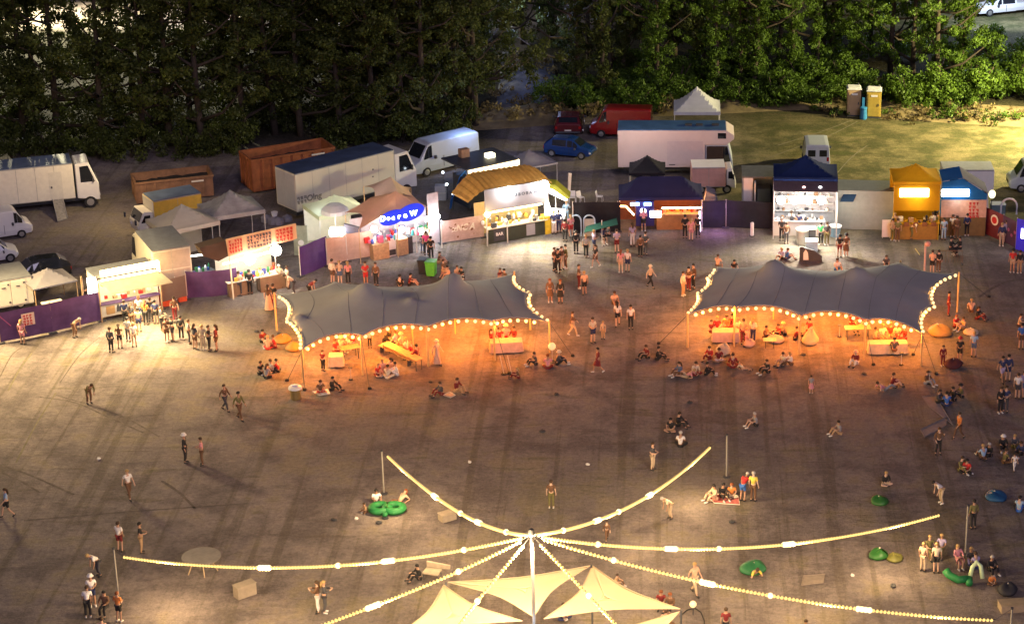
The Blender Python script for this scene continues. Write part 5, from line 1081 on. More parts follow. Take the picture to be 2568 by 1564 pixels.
def build_tent(label, blabel, front, mid, back, left, right, poles, guys, org):
    nr, nc = 33, 65; O = G(*org); pins = {}
    for j, *p in front: pins[(0, j)] = G(*p) - O
    for j, *p in back: pins[(nr - 1, j)] = G(*p) - O
    for i, *p in left: pins[(i, 0)] = G(*p) - O
    for i, *p in right: pins[(i, nc - 1)] = G(*p) - O
    for i, j, *p in mid: pins[(i, j)] = G(*p) - O
    for i, j, *p in mid:
        for di in (-2, -1, 0, 1, 2):
            for dj in (-2, -1, 0, 1, 2):
                q = math.hypot(di * .62, dj * .5)
                if 0 < q < 1.3 and 0 < j + dj < nc - 1:
                    a = pins[(i, j)]; pins[(i + di, j + dj)] = Vector((a.x + dj * .22, a.y + di * .26, a.z - .05 - .17 * q))
    P = membrane(nr, nc, pins)
    t = thing('stretch_tent', label, 'tent', O); MB().grid([[tuple(q) for q in r_] for r_ in P]).build('canopy', f_tent, t, smooth=True, fix=False, solid=.02)
    sm = MB()
    for j in range(8, nc - 4, 8): sm.tube([tuple(Vector(P[i, j]) + Vector((0, 0, .012))) for i in range(nr)], .016, 4)
    sm.build('seams', mat('tent_seam', (.22, .21, .21), .8), t)
    for k in poles:
        p = pins[k]; q = Vector((p.x, p.y, 0)); MB().tube([q + Vector((0, -.03, 0)), p + Vector((0, -.03, .12))], .06, 8).build('pole', mat('tent_pole_wood', (.55, .38, .17), .6), t)
    for k in mid: p = pins[(k[0], k[1])]; MB().tube([Vector((p.x, p.y, 0)), p - Vector((0, 0, .12))], .05, 7).build('king_pole', mat('tent_pole_wood', (.55, .38, .17), .6), t)
    for k, (u, v) in guys:
        p = pins[k]; g0 = G(u, v) - O; MB().tube([p, g0], .018, 4).build('guy_rope', m_dgrey, t); MB().lathe([(.12, 0), (.1, .12)], g0, 7).build('anchor', m_black, t)
    fr = [Vector(P[0, j]) + Vector((0, -.06, -.16)) for j in range(2, nc - 2)]; le = [Vector(P[i, 0]) + Vector((0, 0, -.06)) for i in range(1, nr - 1)]; ri = [Vector(P[i, nc - 1]) + Vector((0, 0, -.06)) for i in range(1, nr - 1)]
    b = thing('bulb_string', blabel, 'string lights', O)
    for pl, sp in ((fr, .50), (le, .46), (ri, .52)):
        MB().tube([p + Vector((0, 0, .13)) for p in pl], .015, 4).build('cable', m_black, b)
    lights_on(b, fr, .50, bulb_me); lights_on(b, [p + Vector((-.12 if pl is le else .12, 0, .05)) for pl in (le,) for p in le], .46, bulb_me); lights_on(b, [p + Vector((.12, 0, .05)) for p in ri], .52, bulb_me)
    return t, O, P
tA, OA, PA = build_tent('grey stretch tent on the left with bulbs strung along its edges', 'round warm bulbs strung round the edge of the left stretch tent',
    [(0, 757, 880, 2.0), (19, 905, 843, 2.45), (35, 1070, 820, 2.5), (50, 1238, 806, 2.5), (64, 1378, 808, 1.95)],
    [(13, 6, 752, 787, 2.9), (17, 20, 917, 708, 3.9), (17, 41, 1136, 684, 4.0), (14, 30, 1030, 745, 3.35)],
    [(0, 688, 737, 2.4), (16, 838, 706, 2.7), (32, 1000, 722, 2.0), (46, 1150, 705, 2.0), (64, 1290, 684, 2.3)],
    [(16, 722, 805, 2.35)], [(16, 1328, 735, 2.4)],
    [(0, 0), (0, 19), (0, 35), (0, 50), (0, 64), (32, 0), (32, 64), (16, 64)], [((0, 0), (720, 955)), ((0, 0), (764, 978)), ((0, 64), (1436, 893)), ((0, 19), (927, 975)), ((0, 50), (1277, 937)), ((32, 64), (1330, 800))], (1020, 930))
tB, OB, PB = build_tent('grey stretch tent on the right with bulbs strung along its edges', 'round warm bulbs strung round the edge of the right stretch tent',
    [(0, 1724, 790, 2.1), (16, 1842, 772, 2.5), (31, 2006, 793, 2.45), (47, 2170, 804, 2.5), (64, 2313, 838, 2.0)],
    [(18, 21, 1942, 650, 4.0), (18, 43, 2150, 668, 4.0)],
    [(0, 1797, 668, 2.3), (18, 1935, 660, 2.6), (32, 2060, 682, 2.0), (50, 2258, 657, 2.9), (64, 2405, 686, 2.6)],
    [(12, 1752, 737, 2.2), (24, 1778, 697, 2.2)], [(14, 2340, 768, 2.3)],
    [(0, 0), (0, 16), (0, 31), (0, 47), (0, 64), (32, 50), (32, 64)], [((0, 0), (1652, 862)), ((0, 64), (2290, 890)), ((0, 64), (2348, 938)), ((0, 47), (2190, 915)), ((32, 64), (2480, 745))], (2020, 880))
for P, O in ((PA, OA), (PB, OB)):
    for j in (4, 16, 28, 40, 52, 61): q = Vector(P[0, j]) + O; lamp(q + Vector((0, -.45, -.25)), ORNG, 100, .12); 
    for j in (8, 24, 40, 56): q = Vector(P[9, j]) + O; lamp(Vector((q.x, q.y, 1.9)), ORNG, 320, .15)
    for j in (14, 32, 50): q = Vector(P[22, j]) + O; lamp(Vector((q.x, q.y, 1.7)), ORNG, 240, .15)
    for i in (8, 20):
        for j, s_ in ((0, -1), (64, 1)): q = Vector(P[i, j]) + O; lamp(q + Vector((s_ * .5, 0, -.1)), (1, .42, .08), 100, .12)
# ================================================================== mast, string lights, shade sails
top = G(1333, 1337, 8.0); MX = Vector((top.x, top.y, 0))
t = thing('light_mast', 'tall silver mast from which the long strings of bulbs fan out', 'mast', MX)
MB().tube([(0, 0, 0), (0, 0, 8.05)], .075, 12).build('pole', mat('mast_grey', (.10, .10, .11), .5, metal=.3), t, smooth=True); MB().lathe([(.14, 7.9), (.16, 8.0), (.1, 8.2), (.03, 8.25)], (0, 0, 0), 12).build('head', m_dgrey, t)
ring = [(.55 * math.cos(a), .55 * math.sin(a), 3.1) for a in [i * math.pi / 8 for i in range(17)]]; rb = MB().tube(ring, .045, 6); rb.tube([(x * 1.5, y * 1.5, z - .25) for x, y, z in ring], .045, 6)
for x, y, z in ring[:-1:2]: rb.tube([(0, 0, 3.35), (x, y, z)], .03, 5); rb.tube([(x, y, z), (x * 1.5, y * 1.5, z - .25)], .03, 5)
rb.build('truss_ring', m_steel, t)
hub = MX + Vector((0, 0, 7.95))
def string(label, pxs, zend, pole=None, poleb=None, spacing=.165, plab=None, first=.6):
    E = G(*pxs[-1], zend); A = Vector((hub.x, hub.y, 0)); B = Vector((E.x, E.y, 0)); X = (B - A); Ln = X.length; X /= Ln; Nn = Vector((-X.y, X.x, 0)); c = Vector((0, 0, CH)); pts = [(0, hub.z)]
    for (u, v) in pxs[:-1]:
        d = ray(u, v); tt = (A - c).dot(Nn) / d.dot(Nn); p = c + d * tt; pts.append(((p - A).dot(X), p.z))
    pts.append((Ln, zend)); 
    # smooth sagging curve through the measured heights
    ss_ = [p[0] for p in pts]; K = 48; coef = np.polyfit(np.array(ss_), np.array([p[1] for p in pts]), 3, w=[8] + [1] * (len(pts) - 2) + [5])
    cur = []
    for i in range(K + 1):
        s_ = Ln * i / K; cur.append(A + X * s_ + Vector((0, 0, float(np.polyval(coef, s_)))) - MX)
    t = thing('light_string', label, 'string lights', MX); MB().tube(cur, .02, 5).build('cable', m_black, t)
    bc = [p - Vector((0, 0, .05)) for p in cur]
    lights_on(t, bc, spacing, sb_me, 100, first, alt=(sb2_me, lambda n: n > 6 and (n * 7 % 41) in (0, 3, 7, 14, 21) ))
    n = max(3, int(Ln / 5))
    for i in range(1, n):
        q = cur[int(K * (i + .5) / n)] + MX; lamp(q - Vector((0, 0, .35)), (1, .68, .34), 300, .35)
    if pole:
        g0 = G(*pole); h = zend + .15
        tp = thing('string_pole', plab, 'pole', g0); MB().tube([(0, 0, 0), (0, 0, h)], .045, 8).build('shaft', mat('dull_pole', (.22, .21, .19), .6), tp); MB().lathe([(.2, 0), (.2, .05), (.06, .08)], (0, 0, 0), 10).build('foot', m_dgrey, tp); MB().lathe([(.06, h - .02), (.07, h + .06)], (0, 0, 0), 8).build('cap', m_dgrey, tp)
        e0 = cur[-1]; MB().tube([e0, g0 + Vector((0, 0, h)) - MX], .012, 4).build('tie_cord', m_dgrey, t)
string('long string of bulbs running level to the far left', [(1277, 1345), (1201, 1368), (1100, 1387), (997, 1402), (890, 1410), (777, 1420), (640, 1421), (512, 1413), (408, 1405), (306, 1393)], 2.5, (298, 1500), plab='thin pole at the end of the far left bulb string')
string('string of bulbs rising to the upper left', [(1290, 1333), (1221, 1315), (1130, 1271), (1072, 1228), (1008, 1172), (972, 1142)], 2.3, (963, 1237), plab='thin pole beside the green ring float holding a bulb string')
string('string of bulbs rising to the upper right', [(1360, 1337), (1440, 1321), (1533, 1288), (1610, 1249), (1688, 1199), (1733, 1164), (1782, 1118)], 2.3, (1822, 1196), plab='thin pole behind the people on the red mat')
string('long string of bulbs curving up to the far right', [(1466, 1356), (1573, 1369), (1653, 1373), (1760, 1373), (1880, 1369), (1985, 1360), (2099, 1345), (2219, 1324), (2355, 1289)], 2.5, (2421, 1388), plab='pale pole at the right above the green lounger')
string('long string of bulbs falling to the lower right corner', [(1360, 1348), (1520, 1396), (1626, 1425), (1786, 1461), (1928, 1489), (2051, 1508), (2238, 1534), (2371, 1545), (2496, 1552)], 2.5, (2530, 1655), plab='pole at the lower right corner end of a bulb string', spacing=.175)
string('string of bulbs falling to the lower left past the sails', [(1186, 1412), (1120, 1442), (1026, 1482), (906, 1529), (805, 1564), (620, 1636)], 2.5, (610, 1745), plab='pole below the frame at the lower left string end')
string('steep string of bulbs crossing the left shade sail', [(1290, 1390), (1253, 1430), (1210, 1497), (1146, 1564), (1060, 1695)], 2.8, (1050, 1820), plab='pole below the frame under the steep left string')
string('steep string of bulbs crossing the right shade sail', [(1347, 1356), (1408, 1420), (1474, 1484), (1541, 1561), (1700, 1735)], 2.8, (1712, 1860), plab='pole below the frame under the steep right string')
f_sail = fab('sail_cloth', (.72, .58, .40), .3, var=.05, scale=.6)
def sail(label, pts, pin=.1):
    P3 = [G(*p) for p in pts]; O = Vector((P3[0].x, P3[0].y, 0)); P3 = [p - O for p in P3]; n = 22; g = []
    c = sum(P3, Vector()) / len(P3)
    def edge(a, b, k):
        s_ = math.sin(math.pi * k); return a.lerp(b, k) + (c - a.lerp(b, k)) * .24 * s_
    t = thing('shade_sail', label, 'shade sail', O); mb = MB(); K = len(P3); seg = 16; rim = []
    for i in range(K):
        for k in range(seg): rim.append(edge(P3[i], P3[(i + 1) % K], k / seg))
    rings = [[c.lerp(p, (q + 1) / 10) + Vector((0, 0, -.05 * (1 - ((q + 1) / 10) ** 2))) for p in rim + [rim[0]]] for q in range(10)]
    mb.grid([[tuple(p) for p in r_] for r_ in rings]); mb.poly([tuple(p) for p in rings[0][:-1]]); mb.build('cloth', f_sail, t, smooth=True, fix=False, solid=.015)
    hm = MB()
    for i in range(K):
        hm.tube([edge(P3[i], P3[(i + 1) % K], k / 12) + Vector((0, 0, .012)) for k in range(13)], .02, 4)
    hm.build('hem', mat('sail_hem', (.45, .36, .24), .7), t); return t
HZ = (1338, 1546, 3.3)
sail('upper cream shade sail pointing left and right behind the mast', [(1124, 1459, 3.4), (1480, 1418, 3.6), HZ])
sail('large cream shade sail right of the mast', [(1486, 1417, 3.4), (1706, 1526, 3.3), (1364, 1551, 3.25)])
sail('blush cream shade sail left of the mast', [(1113, 1466, 3.4), (985, 1600, 3.0), (1310, 1556, 3.25)])
sail('cream shade sail cut by the bottom edge at the right', [(1704, 1533, 3.3), (1640, 1660, 3.2), (1400, 1600, 3.1)])
for (u, v, z, lb) in ((1118, 1462, 3.4, 'pole under the left tip of the upper shade sail'), (1483, 1417, 3.5, 'pole under the top tips of the shade sails'), (1708, 1529, 3.35, 'dark pole under the right tip of the shade sail')):
    p = G(u, v, z); q = thing('sail_pole', lb, 'pole', (p.x, p.y, 0)); MB().tube([(0, 0, 0), (0, 0, z + .05)], .05, 7).build('shaft', m_dgrey, q); MB().lathe([(.2, 0), (.2, .05), (.06, .08)], (0, 0, 0), 10).build('foot', m_dgrey, q)
lamp(MX + Vector((-.3, -.5, 7.4)), (1, .70, .36), 1100, .35); lamp(MX + Vector((.4, .4, 7.2)), (1, .70, .36), 900, .35); lamp(MX + Vector((3, 2.5, 2.2)), (1, .75, .42), 160, .3); lamp(MX + Vector((-3, 1.8, 2.2)), (1, .75, .42), 160, .3); lamp(MX + Vector((0, 0, 2.3)), (.4, .3, 1), 120, .2); lamp(MX + Vector((0, -.6, 3.7)), COOL, 25, .2)  # the two low warm lamps are added to brighten the sails
t = thing('dj_table', 'round table with violet light under the mast', 'table', MX + Vector((0, -1.2, 0))); MB().lathe([(1.0, .95), (1.0, 1.0)], (0, 0, 0), 18).build('tabletop', mat('violet_top', (.2, .15, .5), .4), t)
for a in range(4): MB().tube([(.7 * math.cos(a * 1.57 + .7), .7 * math.sin(a * 1.57 + .7), 0), (.7 * math.cos(a * 1.57 + .7), .7 * math.sin(a * 1.57 + .7), .95)], .03, 5).build('leg', m_steel, t)
# ================================================================== people
def skin_mesh(V, E, root, sub=1, ext=None):
    """V {name:(co, r)}; grows one continuous surface over the joints"""
    names = list(V); ix = {n: i for i, n in enumerate(names)}
    me = bpy.data.meshes.new('tmp'); me.from_pydata([tuple(V[n][0]) for n in names], [(ix[a], ix[b]) for a, b in E], [])
    o = bpy.data.objects.new('tmp', me); COL.objects.link(o); md = o.modifiers.new('skin', 'SKIN'); md.use_smooth_shade = True
    for n, sv in zip(names, me.skin_vertices[0].data): r = V[n][1]; sv.radius = (r, r); sv.use_root = (n == root)
    if sub: s_ = o.modifiers.new('sub', 'SUBSURF'); s_.levels = sub; s_.render_levels = sub
    dg = bpy.context.evaluated_depsgraph_get(); r_ = bpy.data.meshes.new_from_object(o.evaluated_get(dg)); bpy.data.objects.remove(o); bpy.data.meshes.remove(me)
    return r_
BASE = dict(pel=(0, 0, .95), spi=(0, 0, 1.12), che=(0, 0, 1.32), nek=(0, .01, 1.475), hea=(0, -.015, 1.60), top=(0, -.01, 1.68),
    shL=(-.175, 0, 1.40), elL=(-.235, .03, 1.14), wrL=(-.25, -.06, .90), haL=(-.25, -.09, .81), shR=(.175, 0, 1.40), elR=(.235, .03, 1.14), wrR=(.25, -.06, .90), haR=(.25, -.09, .81),
    hiL=(-.09, 0, .90), knL=(-.10, -.02, .49), anL=(-.11, .03, .09), toL=(-.12, -.13, .04), hiR=(.09, 0, .90), knR=(.10, -.02, .49), anR=(.11, .03, .09), toR=(.12, -.13, .04))
def pose(**k):
    d = dict(BASE); d.update(k); return {n: Vector(p) for n, p in d.items()}
def shift(d, names, v):
    for n in names: d[n] = d[n] + Vector(v)
    return d
UP = ['spi', 'che', 'nek', 'hea', 'top', 'shL', 'elL', 'wrL', 'haL', 'shR', 'elR', 'wrR', 'haR']
def tilt(d, deg, pv):
    a = R(deg); pv = Vector(pv); M = Matrix.Rotation(a, 3, 'X')
    for n in UP: d[n] = pv + M @ (d[n] - pv)
    return d
POSES = {}
POSES['st'] = pose()
POSES['hold'] = pose(elL=(-.23, .03, 1.15), wrL=(-.13, -.24, 1.12), haL=(-.07, -.30, 1.14), elR=(.23, .03, 1.15), wrR=(.13, -.24, 1.16), haR=(.06, -.30, 1.18))
POSES['arm'] = pose(elR=(.27, -.10, 1.20), wrR=(.22, -.30, 1.40), haR=(.2, -.36, 1.47), elL=(-.25, .04, 1.14), wrL=(-.2, -.1, .93), haL=(-.17, -.15, .86), knL=(-.12, -.04, .49), anL=(-.15, .06, .09), toL=(-.18, -.09, .04))
POSES['walk'] = pose(knL=(-.10, -.20, .52), anL=(-.10, -.28, .10), toL=(-.11, -.44, .06), knR=(.10, .06, .49), anR=(.10, .34, .14), toR=(.11, .23, .03), elL=(-.23, .14, 1.16), wrL=(-.25, .16, .92), haL=(-.25, .15, .83), elR=(.23, -.08, 1.15), wrR=(.23, -.27, .97), haR=(.22, -.34, .90))
POSES['bend'] = tilt(pose(elL=(-.24, -.18, 1.2), wrL=(-.2, -.38, 1.1), haL=(-.18, -.46, 1.07), elR=(.24, -.18, 1.2), wrR=(.2, -.38, 1.1), haR=(.18, -.46, 1.07), knL=(-.11, -.08, .48), knR=(.11, -.08, .48)), 52, (0, 0, .95))
d = tilt(shift(pose(), UP + ['pel', 'hiL', 'hiR'], (0, 0, -.82)), 8, (0, 0, .13))
d.update({k: Vector(v) for k, v in dict(knL=(-.17, -.38, .40), anL=(-.15, -.60, .08), toL=(-.16, -.76, .05), knR=(.17, -.38, .40), anR=(.15, -.60, .08), toR=(.16, -.76, .05), elL=(-.24, -.16, .40), wrL=(-.18, -.38, .42), haL=(-.14, -.45, .43), elR=(.24, -.16, .40), wrR=(.18, -.38, .42), haR=(.14, -.45, .43)).items()}); POSES['sit'] = d
d = tilt(shift(pose(), UP + ['pel', 'hiL', 'hiR'], (0, 0, -.82)), 12, (0, 0, .13))
d.update({k: Vector(v) for k, v in dict(knL=(-.36, -.30, .14), anL=(-.04, -.40, .08), toL=(.10, -.38, .07), knR=(.36, -.30, .14), anR=(.06, -.30, .08), toR=(-.08, -.28, .07), elL=(-.25, -.14, .36), wrL=(-.16, -.33, .28), haL=(-.1, -.39, .27), elR=(.25, -.14, .36), wrR=(.16, -.33, .28), haR=(.1, -.39, .27)).items()}); POSES['cross'] = d
d = shift(pose(), UP + ['pel', 'hiL', 'hiR'], (0, 0, -.40))
d.update({k: Vector(v) for k, v in dict(knL=(-.12, -.42, .52), anL=(-.12, -.40, .09), toL=(-.12, -.56, .04), knR=(.12, -.42, .52), anR=(.12, -.40, .09), toR=(.12, -.56, .04), elL=(-.25, -.1, .78), wrL=(-.18, -.32, .74), haL=(-.13, -.38, .75), elR=(.25, -.1, .78), wrR=(.18, -.32, .74), haR=(.13, -.38, .75)).items()}); POSES['chair'] = d
d = tilt(shift(pose(), UP + ['pel', 'hiL', 'hiR'], (0, 0, -.82)), -48, (0, 0, .13))
d.update({k: Vector(v) for k, v in dict(knL=(-.13, -.38, .34), anL=(-.13, -.72, .08), toL=(-.15, -.84, .14), knR=(.13, -.44, .12), anR=(.13, -.86, .07), toR=(.16, -.90, .18), elL=(-.30, .50, .16), wrL=(-.26, .30, .10), haL=(-.24, .22, .07), elR=(.30, .50, .16), wrR=(.26, .30, .10), haR=(.24, .22, .07)).items()}); POSES['lie'] = d
d = dict(POSES['st']); d.update({k: Vector(v) for k, v in dict(elL=(-.26, -.12, 1.2), wrL=(-.12, -.33, 1.3), haL=(-.05, -.38, 1.33), elR=(.26, -.12, 1.2), wrR=(.12, -.33, 1.3), haR=(.05, -.38, 1.33)).items()}); POSES['hug'] = d
BE = [('pel', 'spi'), ('spi', 'che'), ('che', 'nek'), ('nek', 'hea'), ('hea', 'top'), ('che', 'shL'), ('shL', 'elL'), ('elL', 'wrL'), ('wrL', 'haL'), ('che', 'shR'), ('shR', 'elR'), ('elR', 'wrR'), ('wrR', 'haR'),
    ('pel', 'hiL'), ('hiL', 'knL'), ('knL', 'anL'), ('anL', 'toL'), ('pel', 'hiR'), ('hiR', 'knR'), ('knR', 'anR'), ('anR', 'toR')]
RB = dict(pel=.115, spi=.105, che=.12, nek=.05, hea=.088, top=.075, shL=.055, elL=.04, wrL=.028, haL=.03, shR=.055, elR=.04, wrR=.028, haR=.03, hiL=.085, knL=.055, anL=.04, toL=.035, hiR=.085, knR=.055, anR=.04, toR=.035)
GAR = {}
def garment(p, kind):
    key = (p, kind)
    if key in GAR: return GAR[key]
    D = POSES[p]; V = {}; E = []
    def add(n, r, co=None): V[n] = (D[n] if co is None else co, r)
    if kind == 'body':
        for n, r in RB.items(): add(n, r)
        E = list(BE)
        for s_, sg in (('L', -1), ('R', 1)):
            w_, h_ = D['wr' + s_], D['ha' + s_]; dr = (h_ - w_).normalized(); sd = dr.cross(Vector((0, 0, 1))); sd = (sd if sd.length > .1 else Vector((1, 0, 0))).normalized(); nn = sd.cross(dr)
            for k in range(4):
                b = h_ + sd * (.024 - .016 * k); l = (.04, .045, .042, .032)[k]
                V['f%s%da' % (s_, k)] = (b + dr * l - nn * .005, .009); V['f%s%db' % (s_, k)] = (b + dr * (l * 1.7) - nn * .022, .008)
                E += [('ha' + s_, 'f%s%da' % (s_, k)), ('f%s%da' % (s_, k), 'f%s%db' % (s_, k))]
            V['t%sa' % s_] = (w_.lerp(h_, .55) + sd * .045, .011); V['t%sb' % s_] = (h_ + sd * .055 + dr * .01, .009); E += [('wr' + s_, 't%sa' % s_), ('t%sa' % s_, 't%sb' % s_)]
        me = skin_mesh(V, E, 'pel'); hd = D['hea']; up = (D['top'] - D['nek']).normalized(); fw = Vector((0, -1, 0)); fw = (fw - up * fw.dot(up)).normalized(); rt = up.cross(fw)
        bm = bmesh.new(); bm.from_mesh(me); 
        for f in bm.faces: f.material_index = 0
        def blob(c, r, sc, mi):
            res = bmesh.ops.create_icosphere(bm, subdivisions=1, radius=r); M = Matrix((rt, fw, up)).transposed()
            for v in res['verts']: v.co = M @ Vector((v.co.x * sc[0], v.co.y * sc[1], v.co.z * sc[2])) + c
            for f in {f for v in res['verts'] for f in v.link_faces}: f.material_index = mi; f.smooth = True
        blob(hd + up * .01 + fw * .095, .02, (.7, 1.1, 1.3), 0)
        for s_ in (-1, 1): blob(hd + up * .03 + fw * .088 + rt * .034 * s_, .014, (1.3, .6, .8), 1); blob(hd + rt * .092 * s_, .024, (.5, .8, 1.3), 0)
        blob(hd - up * .04 + fw * .088, .02, (1.5, .5, .45), 2)
        bm.to_mesh(me); bm.free()
        for m_ in (None, mat('eye_dark', (.02, .015, .01), .3, var=0), mat('lips', (.30, .09, .07), .5, var=0)): me.materials.append(m_)
    elif kind in ('tee', 'long', 'vest'):
        add('pel', .128); add('spi', .125); add('che', .138); add('nek', .062, D['nek'] - (D['nek'] - D['che']) * .35)
        E = [('pel', 'spi'), ('spi', 'che'), ('che', 'nek')]
        for s_ in 'LR':
            add('sh' + s_, .072); E.append(('che', 'sh' + s_))
            if kind == 'tee': V['m' + s_] = (D['sh' + s_].lerp(D['el' + s_], .75), .062); E.append(('sh' + s_, 'm' + s_))
            if kind == 'long': add('el' + s_, .055); V['m' + s_] = (D['el' + s_].lerp(D['wr' + s_], .85), .043); E += [('sh' + s_, 'el' + s_), ('el' + s_, 'm' + s_)]
        me = skin_mesh(V, E, 'che')
    elif kind in ('shorts', 'trousers'):
        add('pel', .122); E = []
        for s_ in 'LR':
            add('hi' + s_, .10); E.append(('pel', 'hi' + s_))
            if kind == 'shorts': V['m' + s_] = (D['hi' + s_].lerp(D['kn' + s_], .78), .085); E.append(('hi' + s_, 'm' + s_))
            else: add('kn' + s_, .07); V['m' + s_] = (D['kn' + s_].lerp(D['an' + s_], .88), .058); E += [('hi' + s_, 'kn' + s_), ('kn' + s_, 'm' + s_)]
        me = skin_mesh(V, E, 'pel')
    elif kind in ('skirt', 'gown'):
        pl = D['pel']; kn = (D['knL'] + D['knR']) / 2; an = (D['anL'] + D['anR']) / 2; mb = MB(); rr = [(.135, 0), (.17, .3), (.21, .7), (.25, 1.0)] if kind == 'skirt' else [(.135, 0), (.18, .3), (.22, .6), (.29, 1.0)]
        tip = pl.lerp(kn, .95) if kind == 'skirt' else an + Vector((0, 0, .02)); dd = (tip - pl).normalized(); a = Vector((1, 0, 0)); b = dd.cross(a).normalized(); g = []
        for r_, q in rr:
            g.append([tuple(pl + Vector((0, 0, .04)) * (1 - q) + (tip - pl) * q + a * (r_ * (1 + .07 * math.sin(5 * k)) * math.cos(k * math.pi / 8)) + b * (r_ * (1 + .07 * math.cos(4 * k)) * math.sin(k * math.pi / 8))) for k in range(17)])
        me = mb.grid(g).mesh('skirt', True)
    elif kind in ('shoeL', 'shoeR'):
        mb = MB()
        for s_ in kind[-1]:
            a, t_ = D['an' + s_], D['to' + s_]; mb.tube([a + Vector((0, .04, -.03)), a + Vector((0, 0, -.02)), t_], .052, 8, r2=.045)
        me = mb.mesh('shoe', True)
    else:
        hd, tp = D['hea'], D['top']; up = (tp - D['nek']).normalized(); fw = Vector((0, -1, 0)); fw = (fw - up * fw.dot(up)).normalized(); c = hd + up * .045 - fw * .012; mb = MB()
        mb.ball((0, 0, 0), .112, 12); pts = []
        for p in mb.v:
            v = Vector(p)
            if v.z < -.02 and v.y < .02: v.z = -.02 + (v.z + .02) * .15
            if v.y < -.05 and v.z < .05: v.y *= .72
            pts.append(v)
        rt = up.cross(fw); mb.v = [tuple(c + rt * v.x - fw * v.y + up * v.z) for v in pts]
        if kind == 'longhair': mb.tube([c - fw * .07, c - fw * .11 - up * .12, c - fw * .12 - up * .30], .085, 8, r2=.05)
        if kind == 'hat': mb.lathe([(.17, .0), (.165, .02), (.115, .03), (.11, .11), (.04, .13)], c, 12)
        me = mb.mesh('hair', True)
    me.polygons.foreach_set('use_smooth', [True] * len(me.polygons))
    if kind != 'body': me.materials.clear(); me.materials.append(None)
    GAR[key] = me; return me
CC = dict(white=(.68, .66, .64), black=(.018, .018, .02), grey=(.26, .26, .28), dark_grey=(.06, .06, .07), navy=(.025, .035, .10), blue=(.04, .13, .42), light_blue=(.28, .42, .58), red=(.42, .03, .03), dark_red=(.16, .018, .02), pink=(.58, .25, .28),
    peach=(.62, .38, .26), orange=(.58, .20, .05), green=(.04, .36, .12), olive=(.14, .13, .05), brown=(.13, .07, .04), beige=(.46, .36, .25), cream=(.62, .55, .40), lavender=(.34, .30, .46), teal=(.05, .26, .28), yellow=(.58, .45, .08), tan=(.38, .25, .14), denim=(.08, .13, .24), magenta=(.55, .06, .22))
HC = dict(brown=(.05, .028, .015), black=(.012, .010, .010), fair=(.36, .24, .10), grey=(.38, .36, .34), red=(.20, .06, .02))
SK = [(.44, .27, .19), (.50, .32, .23), (.36, .21, .14), (.54, .37, .28)]
WORDS = dict(tee='T-shirt', long='jumper', vest='vest', shorts='shorts', trousers='trousers', skirt='skirt', gown='long skirt')
PW = dict(st='standing', hold='standing', arm='raising an arm', walk='walking', bend='bending', sit='sitting', cross='sitting cross-legged', chair='seated', lie='reclining', hug='embracing')
PG = {}
def person(u, v, ps='st', yaw=0, top='tee:white', bot='shorts:black', hair='brown', place='', s=1.0, z=0.0, shoes=None, extra=''):
    s *= .92 + .08 * ((u * 13 + v * 7) % 11) / 10
    i = int(u * 7 + v * 3); tk, tc = top.split(':'); bk, bc = bot.split(':'); sk = mat('skin_%d' % (i % 4), SK[i % 4], .55, var=.05)
    kid = 'child' if s < .8 else 'person'
    if tc == bc and bk in ('skirt', 'gown'): wear = '%s dress' % tc.replace('_', ' ')
    elif tc == bc: wear = '%s %s and %s' % (tc.replace('_', ' '), WORDS[tk], WORDS[bk])
    else: wear = '%s %s and %s %s' % (tc.replace('_', ' '), WORDS[tk], bc.replace('_', ' '), WORDS[bk])
    lb = '%s in %s %s %s' % (kid, wear, extra or PW[ps], place)
    o = bpy.data.objects.new('person', garment(ps, 'body')); COL.objects.link(o); o.location = G(u, v) + Vector((0, 0, z)); o.rotation_euler = (0, 0, R(yaw)); o.scale = (s,) * 3
    o.material_slots[0].link = 'OBJECT'; o.material_slots[0].material = sk; tag(o, lb, kid, 'people ' + place if place else 'people in the field')
    hk, hcn = ('hair', hair) if ':' not in hair else hair.split(':')
    parts = [(tk, {'tee': 'shirt', 'long': 'jumper', 'vest': 'vest'}[tk], mat('cloth_' + tc, CC[tc], .85, var=.15, scale=6)), (bk, bk if bk != 'gown' else 'skirt', mat('cloth_' + bc, CC[bc], .85, var=.15, scale=6)),
        ('shoeL', 'shoe', mat('shoe_' + ('white' if i % 3 == 0 else 'dark'), (.6, .6, .58) if i % 3 == 0 else (.03, .03, .03), .6)), ({'hair': 'hair', 'long': 'longhair', 'hat': 'hat'}[hk], 'hair' if hk != 'hat' else 'hat', mat('hat_' + hcn, CC.get(hcn, (.6, .6, .6)), .8) if hk == 'hat' else mat('hair_' + hcn, HC[hcn], .7))]
    parts.append(('shoeR', 'shoe', parts[2][2]))
    for k, nm, mm in parts:
        q = bpy.data.objects.new(nm, garment(ps, k)); COL.objects.link(q); q.parent = o
        for sl_ in q.material_slots: sl_.link = 'OBJECT'; sl_.material = mm
    return o
def crowd(place, rows):
    for r_ in rows:
        r_ = list(r_); kw = r_.pop() if isinstance(r_[-1], dict) else {}
        person(*r_, place=place, **kw)
K = dict(s=.7); K2 = dict(s=.62)
